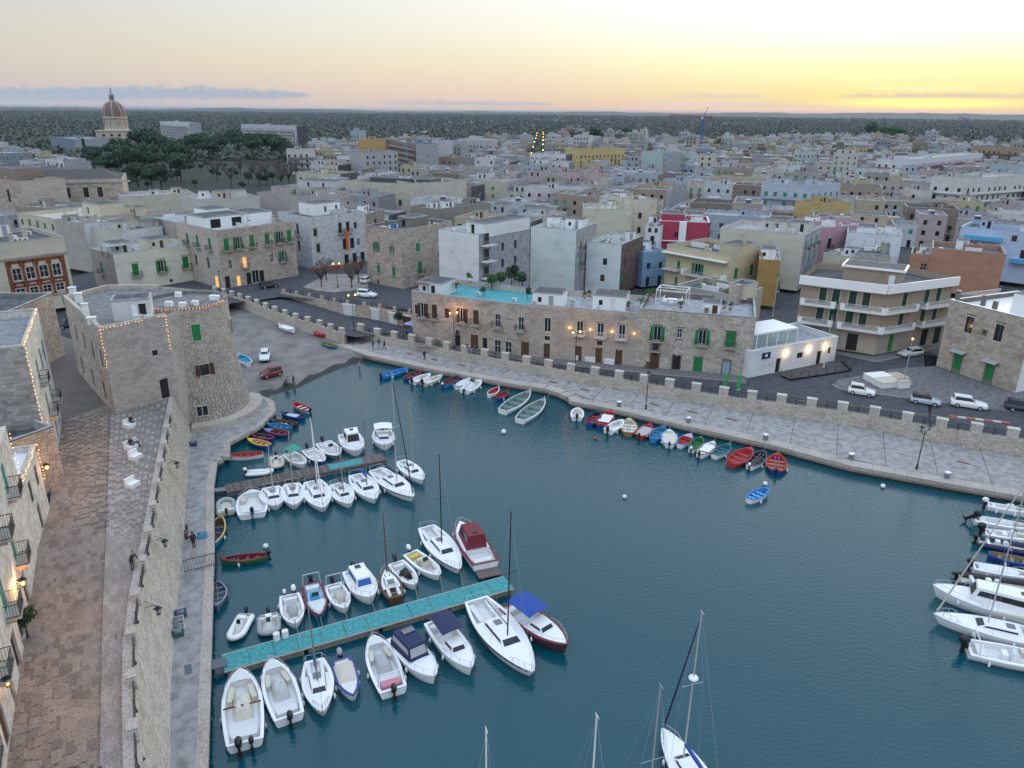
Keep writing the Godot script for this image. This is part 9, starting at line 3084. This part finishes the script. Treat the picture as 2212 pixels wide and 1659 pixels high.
func make_props() -> void:
	rng.seed = 909
	# stone seats on the promenade
	var names4 := ["farthest","second","third","nearest"]
	var k := 0
	for q in [[280,922],[283,969],[293,990],[287,1050]]:
		var n := thing("bench_block","white stone bench block on the promenade, %s from the camera" % names4[k] if k else "white stone bench block nearest the round tower","bench",G(q[0],q[1],6.34),Basis(Vector3.UP,-0.35))
		bx(n,"seat",Vector3(0.1,0.22,0),Vector3(0.75,0.44,1.1),M["white"])
		bx(n,"backrest",Vector3(-0.32,0.45,0),Vector3(0.2,0.9,1.1),M["white"])
		k += 1
	# service pillars on the quay
	k = 0
	for q in [[1337,878],[1487,913],[1653,950],[1838,992],[2045,1033]]:
		k += 1
		var n := thing("service_pillar","white topped service pillar on the quay edge, %s from the left" % nth(k),"pillar",G(q[0],q[1],1.02),Basis(Vector3.UP,0.38))
		bx(n,"body",Vector3(0,0.35,0),Vector3(0.5,0.7,0.4),M["galv_dark"])
		bx(n,"cap",Vector3(0,0.75,0),Vector3(0.62,0.12,0.5),M["white"])
	# white planters and seats before the houses
	for q in [[1239,778,"under the lit lamp"],[1275,783,"between two wooden doors"],[1316,788,"right of the middle wooden door"]]:
		var n := thing("white_planter","white slatted planter bench " + q[2],"planter",GS(q[0],q[1]) + Vector3(0,0.13,0),Basis(Vector3.UP,-0.37))
		for y in 4:
			bx(n,"slat",Vector3(0,0.15 + y * 0.2,0.3),Vector3(1.7,0.16,0.04),M["white"])
		bx(n,"box",Vector3(0,0.42,0),Vector3(1.66,0.8,0.5),M["white_frame"])
	var bn := thing("brown_bench","dark wooden bench on the pavement before the ashlar house","bench",GS(1405,798) + Vector3(0,0.13,0),Basis(Vector3.UP,-0.37))
	for y in 3:
		bx(bn,"slat",Vector3(0,0.45,-0.15 + y * 0.17),Vector3(1.7,0.05,0.14),M["brown"])
		bx(bn,"back_slat",Vector3(0,0.62 + y * 0.14,-0.28),Vector3(1.7,0.11,0.04),M["brown"])
	for s in [-1,1]:
		bx(bn,"leg",Vector3(s * 0.7,0.22,0),Vector3(0.08,0.44,0.45),M["iron"])
	for q in [[1566,839,"left"],[1594,842,"right"]]:
		var n := thing("green_panel","tall bright green panel beside the street, %s one" % q[2],"sign",GS(q[0],q[1]),Basis(Vector3.UP,0.9))
		bx(n,"panel",Vector3(0,1.15,0),Vector3(0.9,2.3,0.12),paint(lin(0.02,0.42,0.10),0.4))
		bx(n,"foot",Vector3(0,0.04,0),Vector3(1.0,0.08,0.5),M["galv"])
	# low white kiosk of slabs
	var kp := GS(1922,830) + Vector3(0,0.13,0)
	var ks := thing("white_kiosk","stack of low white boarded kiosk boxes on the open place","kiosk",kp,Basis(Vector3.UP,0.25))
	for q in [[-1.2,0.4,0.6,3.2,0.8,2.2],[1.4,0.36,-1.0,3.4,0.72,2.6],[-1.0,0.45,-1.6,3.4,0.9,2.0],[0.6,0.5,1.9,1.9,1.0,0.8]]:
		bx(ks,"box",Vector3(q[0],q[1],q[2]),Vector3(q[3],q[4],q[5]),M["white_frame"])
		bx(ks,"lid",Vector3(q[0],q[1] * 2 + 0.04,q[2]),Vector3(q[3] + 0.15,0.07 + rnd(0,0.03),q[5] + 0.15),pick([M["white"],M["gel_cream"],mat("tan_board",lin(0.45,0.36,0.28),0.8)]))
	# fenced terrace of the bar
	var fa := [GS(1686,813),GS(1708,823),GS(1838,802),GS(1818,782)]
	var fn := thing("terrace_fence","black framed fence round the empty bar terrace","fence",fa[0])
	for j in 3:
		var a: Vector3 = fa[j] - fa[0]
		var b: Vector3 = fa[j + 1] - fa[0]
		bx(fn,"base_beam",(a + b) * 0.5 + Vector3(0,0.15,0),Vector3(a.distance_to(b),0.3 + 0.004 * j,0.1),M["black"],yaw_to(a,b))
		var c := maxi(2,int(a.distance_to(b) / 1.6))
		for i in c:
			bx(fn,"post",a.lerp(b,float(i) / c) + Vector3(0,0.65,0),Vector3(0.06,1.3,0.06),M["black"])
	# café umbrellas, tables and chairs
	k = 0
	for q in [[889,725,0.15],[908,730,0.15],[931,733,0.0]]:
		var p := GS(q[0],q[1]) + Vector3(0,0.14,0)
		var n := thing("cafe_umbrella",["open lilac café umbrella, left of two","open lilac café umbrella, right of two","folded lilac café umbrella by the shop door"][k],"umbrella",p)
		cyl(n,"pole",Vector3.ZERO,0.03,2.4,M["galv"])
		var cm := MB.new()
		if k < 2:
			for a in 8:
				cm.tri(Vector3(0,2.65,0),Vector3(cos(TAU * a / 8),0,-sin(TAU * a / 8)) * 1.35 + Vector3(0,2.15,0),Vector3(cos(TAU * (a + 1) / 8),0,-sin(TAU * (a + 1) / 8)) * 1.35 + Vector3(0,2.15,0))
		else:
			cm.tube(Vector3(0,1.1,0),Vector3(0,2.6,0),0.2,0.05,8)
		put(n,"canopy",cm,paint(lin(0.30,0.28,0.48),0.8))
		k += 1
	k = 0
	for q in [[880,729],[886,733],[896,731],[903,735],[912,737],[920,737],[929,739],[938,741],[946,742],[951,743]]:
		var n := thing("cafe_chair","%s café chair on the pavement, %s from the left" % ["white plastic" if k % 3 == 1 else "dark",nth(k + 1)],"chair",GS(q[0],q[1]) + Vector3(0,0.14,0),Basis(Vector3.UP,rnd(0,6)),"café chairs")
		var m: Material = M["white"] if k % 3 == 1 else M["black"]
		bx(n,"seat",Vector3(0,0.44,0),Vector3(0.45,0.05,0.45),m)
		bx(n,"backrest",Vector3(0,0.7,-0.2),Vector3(0.45,0.45,0.04),m)
		for s in [[-1,-1],[1,-1],[-1,1],[1,1]]:
			bx(n,"leg",Vector3(s[0] * 0.19,0.21,s[1] * 0.19),Vector3(0.04,0.42,0.04),m)
		k += 1
	# white pergola and dining set on the ashlar house
	var pg := thing("roof_pergola","open white steel pergola over chairs on the ashlar house roof","pergola",G(1452,655,11.6),Basis(Vector3.UP,-0.37))
	for x in [-2.4,2.4]:
		for z in [-1.8,1.8]:
			bx(pg,"post",Vector3(x,1.2,z),Vector3(0.1,2.4,0.1),M["white"])
		bx(pg,"rafter",Vector3(x,2.45,0),Vector3(0.1,0.1,3.5),M["white"])
	for z in [-1.8,0.0,1.8]:
		bx(pg,"beam",Vector3(0,2.45,z),Vector3(4.7,0.096,0.1),M["white"])
	for q in [[-1.2,0.6],[1.2,0.6],[-1.2,-0.6],[1.2,-0.6],[0,1.0]]:
		bx(pg,"chair_seat",Vector3(q[0],0.45,q[1]),Vector3(0.6,0.08,0.6),M["white"])
		bx(pg,"chair_back",Vector3(q[0] * 1.22,0.75,q[1]),Vector3(0.08,0.6,0.6),M["white"])
	bx(pg,"table",Vector3(0,0.72,0),Vector3(1.5,0.06,1.0),M["white"])
	# plants on the terraces
	k = 0
	for q in [[1308,659,1.3,0],[1318,660,1.2,0],[1331,661,1.3,1],[1357,664,1.1,0],[1385,660,1.4,0],[1400,650,1.5,1],[1412,645,1.4,1],[1470,667,1.4,0],[1564,668,1.1,1],[1577,670,1.0,1],[1292,640,1.0,1],[1262,645,1.0,1],[1272,642,1.0,1],[1015,612,1.5,1],[986,624,1.3,0]]:
		k += 1
		potted("%s potted plant on the waterfront roof terraces, %s along" % ["spiky" if q[3] == 0 else "bushy",nth(k)],G(q[0],q[1],11.0 if q[0] < 1372 else 11.6),q[2],q[3])
	for q in [[1062,620,0.75],[1080,615,0.8],[1105,612,0.9],[1128,622,0.95],[1140,640,0.5],[1045,634,0.5]]:
		tree("green shrub on the turquoise roof terrace, %s one" % ("leftmost" if q[0] < 1050 else ("second" if q[0] < 1070 else ("third" if q[0] < 1090 else ("fourth" if q[0] < 1110 else ("tallest" if q[0] < 1135 else "rightmost"))))),G(q[0],q[1] + 6,10.2),"leafy",q[2] * 0.62,M["leaf_dark"] if q[0] > 1090 else M["leaf"],"turquoise terrace shrubs")
	tree("round dark bush in a wooden tub against the long white house",Vector3(-33.6,6.2,-41.8),"leafy",0.36,M["leaf_dark"],"")
	tree("bushy tree in a tub beside the brown garage door",GS(862,703),"leafy",0.42,M["leaf_dark"],"")
	for q in [[695,620,"front left"],[760,622,"front right"],[705,605,"back left"],[775,610,"back right"]]:
		tree("small bare tree in the little square, %s one" % q[2],G(q[0],q[1],4.72),"bare",0.9,M["twig"],"square trees")
	# gear on the lower quay
	for q in [[391,1330,lin(0.03,0.08,0.22),"blue sack"],[385,1345,lin(0.5,0.48,0.38),"cream crate"],[383,1358,lin(0.03,0.09,0.2),"blue crate"],[387,1362,lin(0.5,0.52,0.5),"white crate"],[385,1372,lin(0.02,0.12,0.1),"green crate"],[417,962,lin(0.02,0.04,0.15),"blue covered cart"],[437,1160,lin(0.05,0.3,0.5),"light blue tub"]]:
		var n := thing("quay_crate","%s with fishing gear on the lower quay" % q[3],"crate",G(q[0],q[1],1.0),Basis(Vector3.UP,0.4))
		var mb := MB.new()
		for s in [[0.42,0,0.06,0.7],[-0.42,0,0.06,0.7],[0,0.32,0.78,0.06],[0,-0.32,0.78,0.06]]:
			mb.box(Vector3(s[0],0.22,s[1]),Vector3(s[2],0.44,s[3]))
		mb.box(Vector3(0,0.03,0),Vector3(0.8,0.06,0.6))
		put(n,"box",mb,paint(q[2],0.7))
		heap(n,"nets",Vector3(0,0.2,0),Vector3(0.75,0.4,0.58),M["galv_dark"])
	# iron gate on the lower quay
	var gt := thing("iron_gate","black iron bar gate across the lower quay","gate",G(398,1240,1.0),yaw_to(G(398,1240,1.0),G(455,1226,1.0)))
	for i in 20:
		bx(gt,"bar",Vector3(0.1 + i * 0.19,0.8,0),Vector3(0.03,1.6,0.03),M["iron"])
	for y in [0.25,1.4]:
		bx(gt,"rail",Vector3(1.95,y,0),Vector3(3.9,0.05,0.045),M["iron"])
	# orange mesh fence round the works by the weathered house
	var of := thing("orange_fence","orange mesh works fence before the weathered white house","fence",G(672,590,4.62),yaw_to(G(672,590,4.62),G(786,575,4.62)))
	var ol := G(672,590,4.62).distance_to(G(786,575,4.62))
	for i in 9:
		bx(of,"post",Vector3(ol * i / 8.0,0.6,0),Vector3(0.06,1.2,0.06),M["rust"])
		if i < 8:
			bx(of,"mesh",Vector3(ol * (i + 0.5) / 8.0,0.6,0),Vector3(ol / 8.0 - 0.08,0.95,0.02),mat("orange_mesh",lin(0.32,0.08,0.03),0.8))
func _ready() -> void:
	rng.seed = 20240611
	make_materials()
	make_world()
	make_setting()
	make_row()
	make_left()
	make_mid()
	make_corner_flats()
	make_right_house()
	make_white_bar()
	make_tower()
	make_promenade_houses()
	make_church()
	make_far_blocks()
	make_city()
	make_piers()
	make_boats()
	make_ropes()
	make_trees()
	make_crane("tall crane with blue mast and red jib over the far roofs",Vector3(199.4,2.0,-828.0),1.12,0.25)
	make_crane("small distant red crane near the right horizon",G(2083,285,3.0),1.0,0.5)
	make_cars()
	make_lamps()
	make_people()
	make_props()
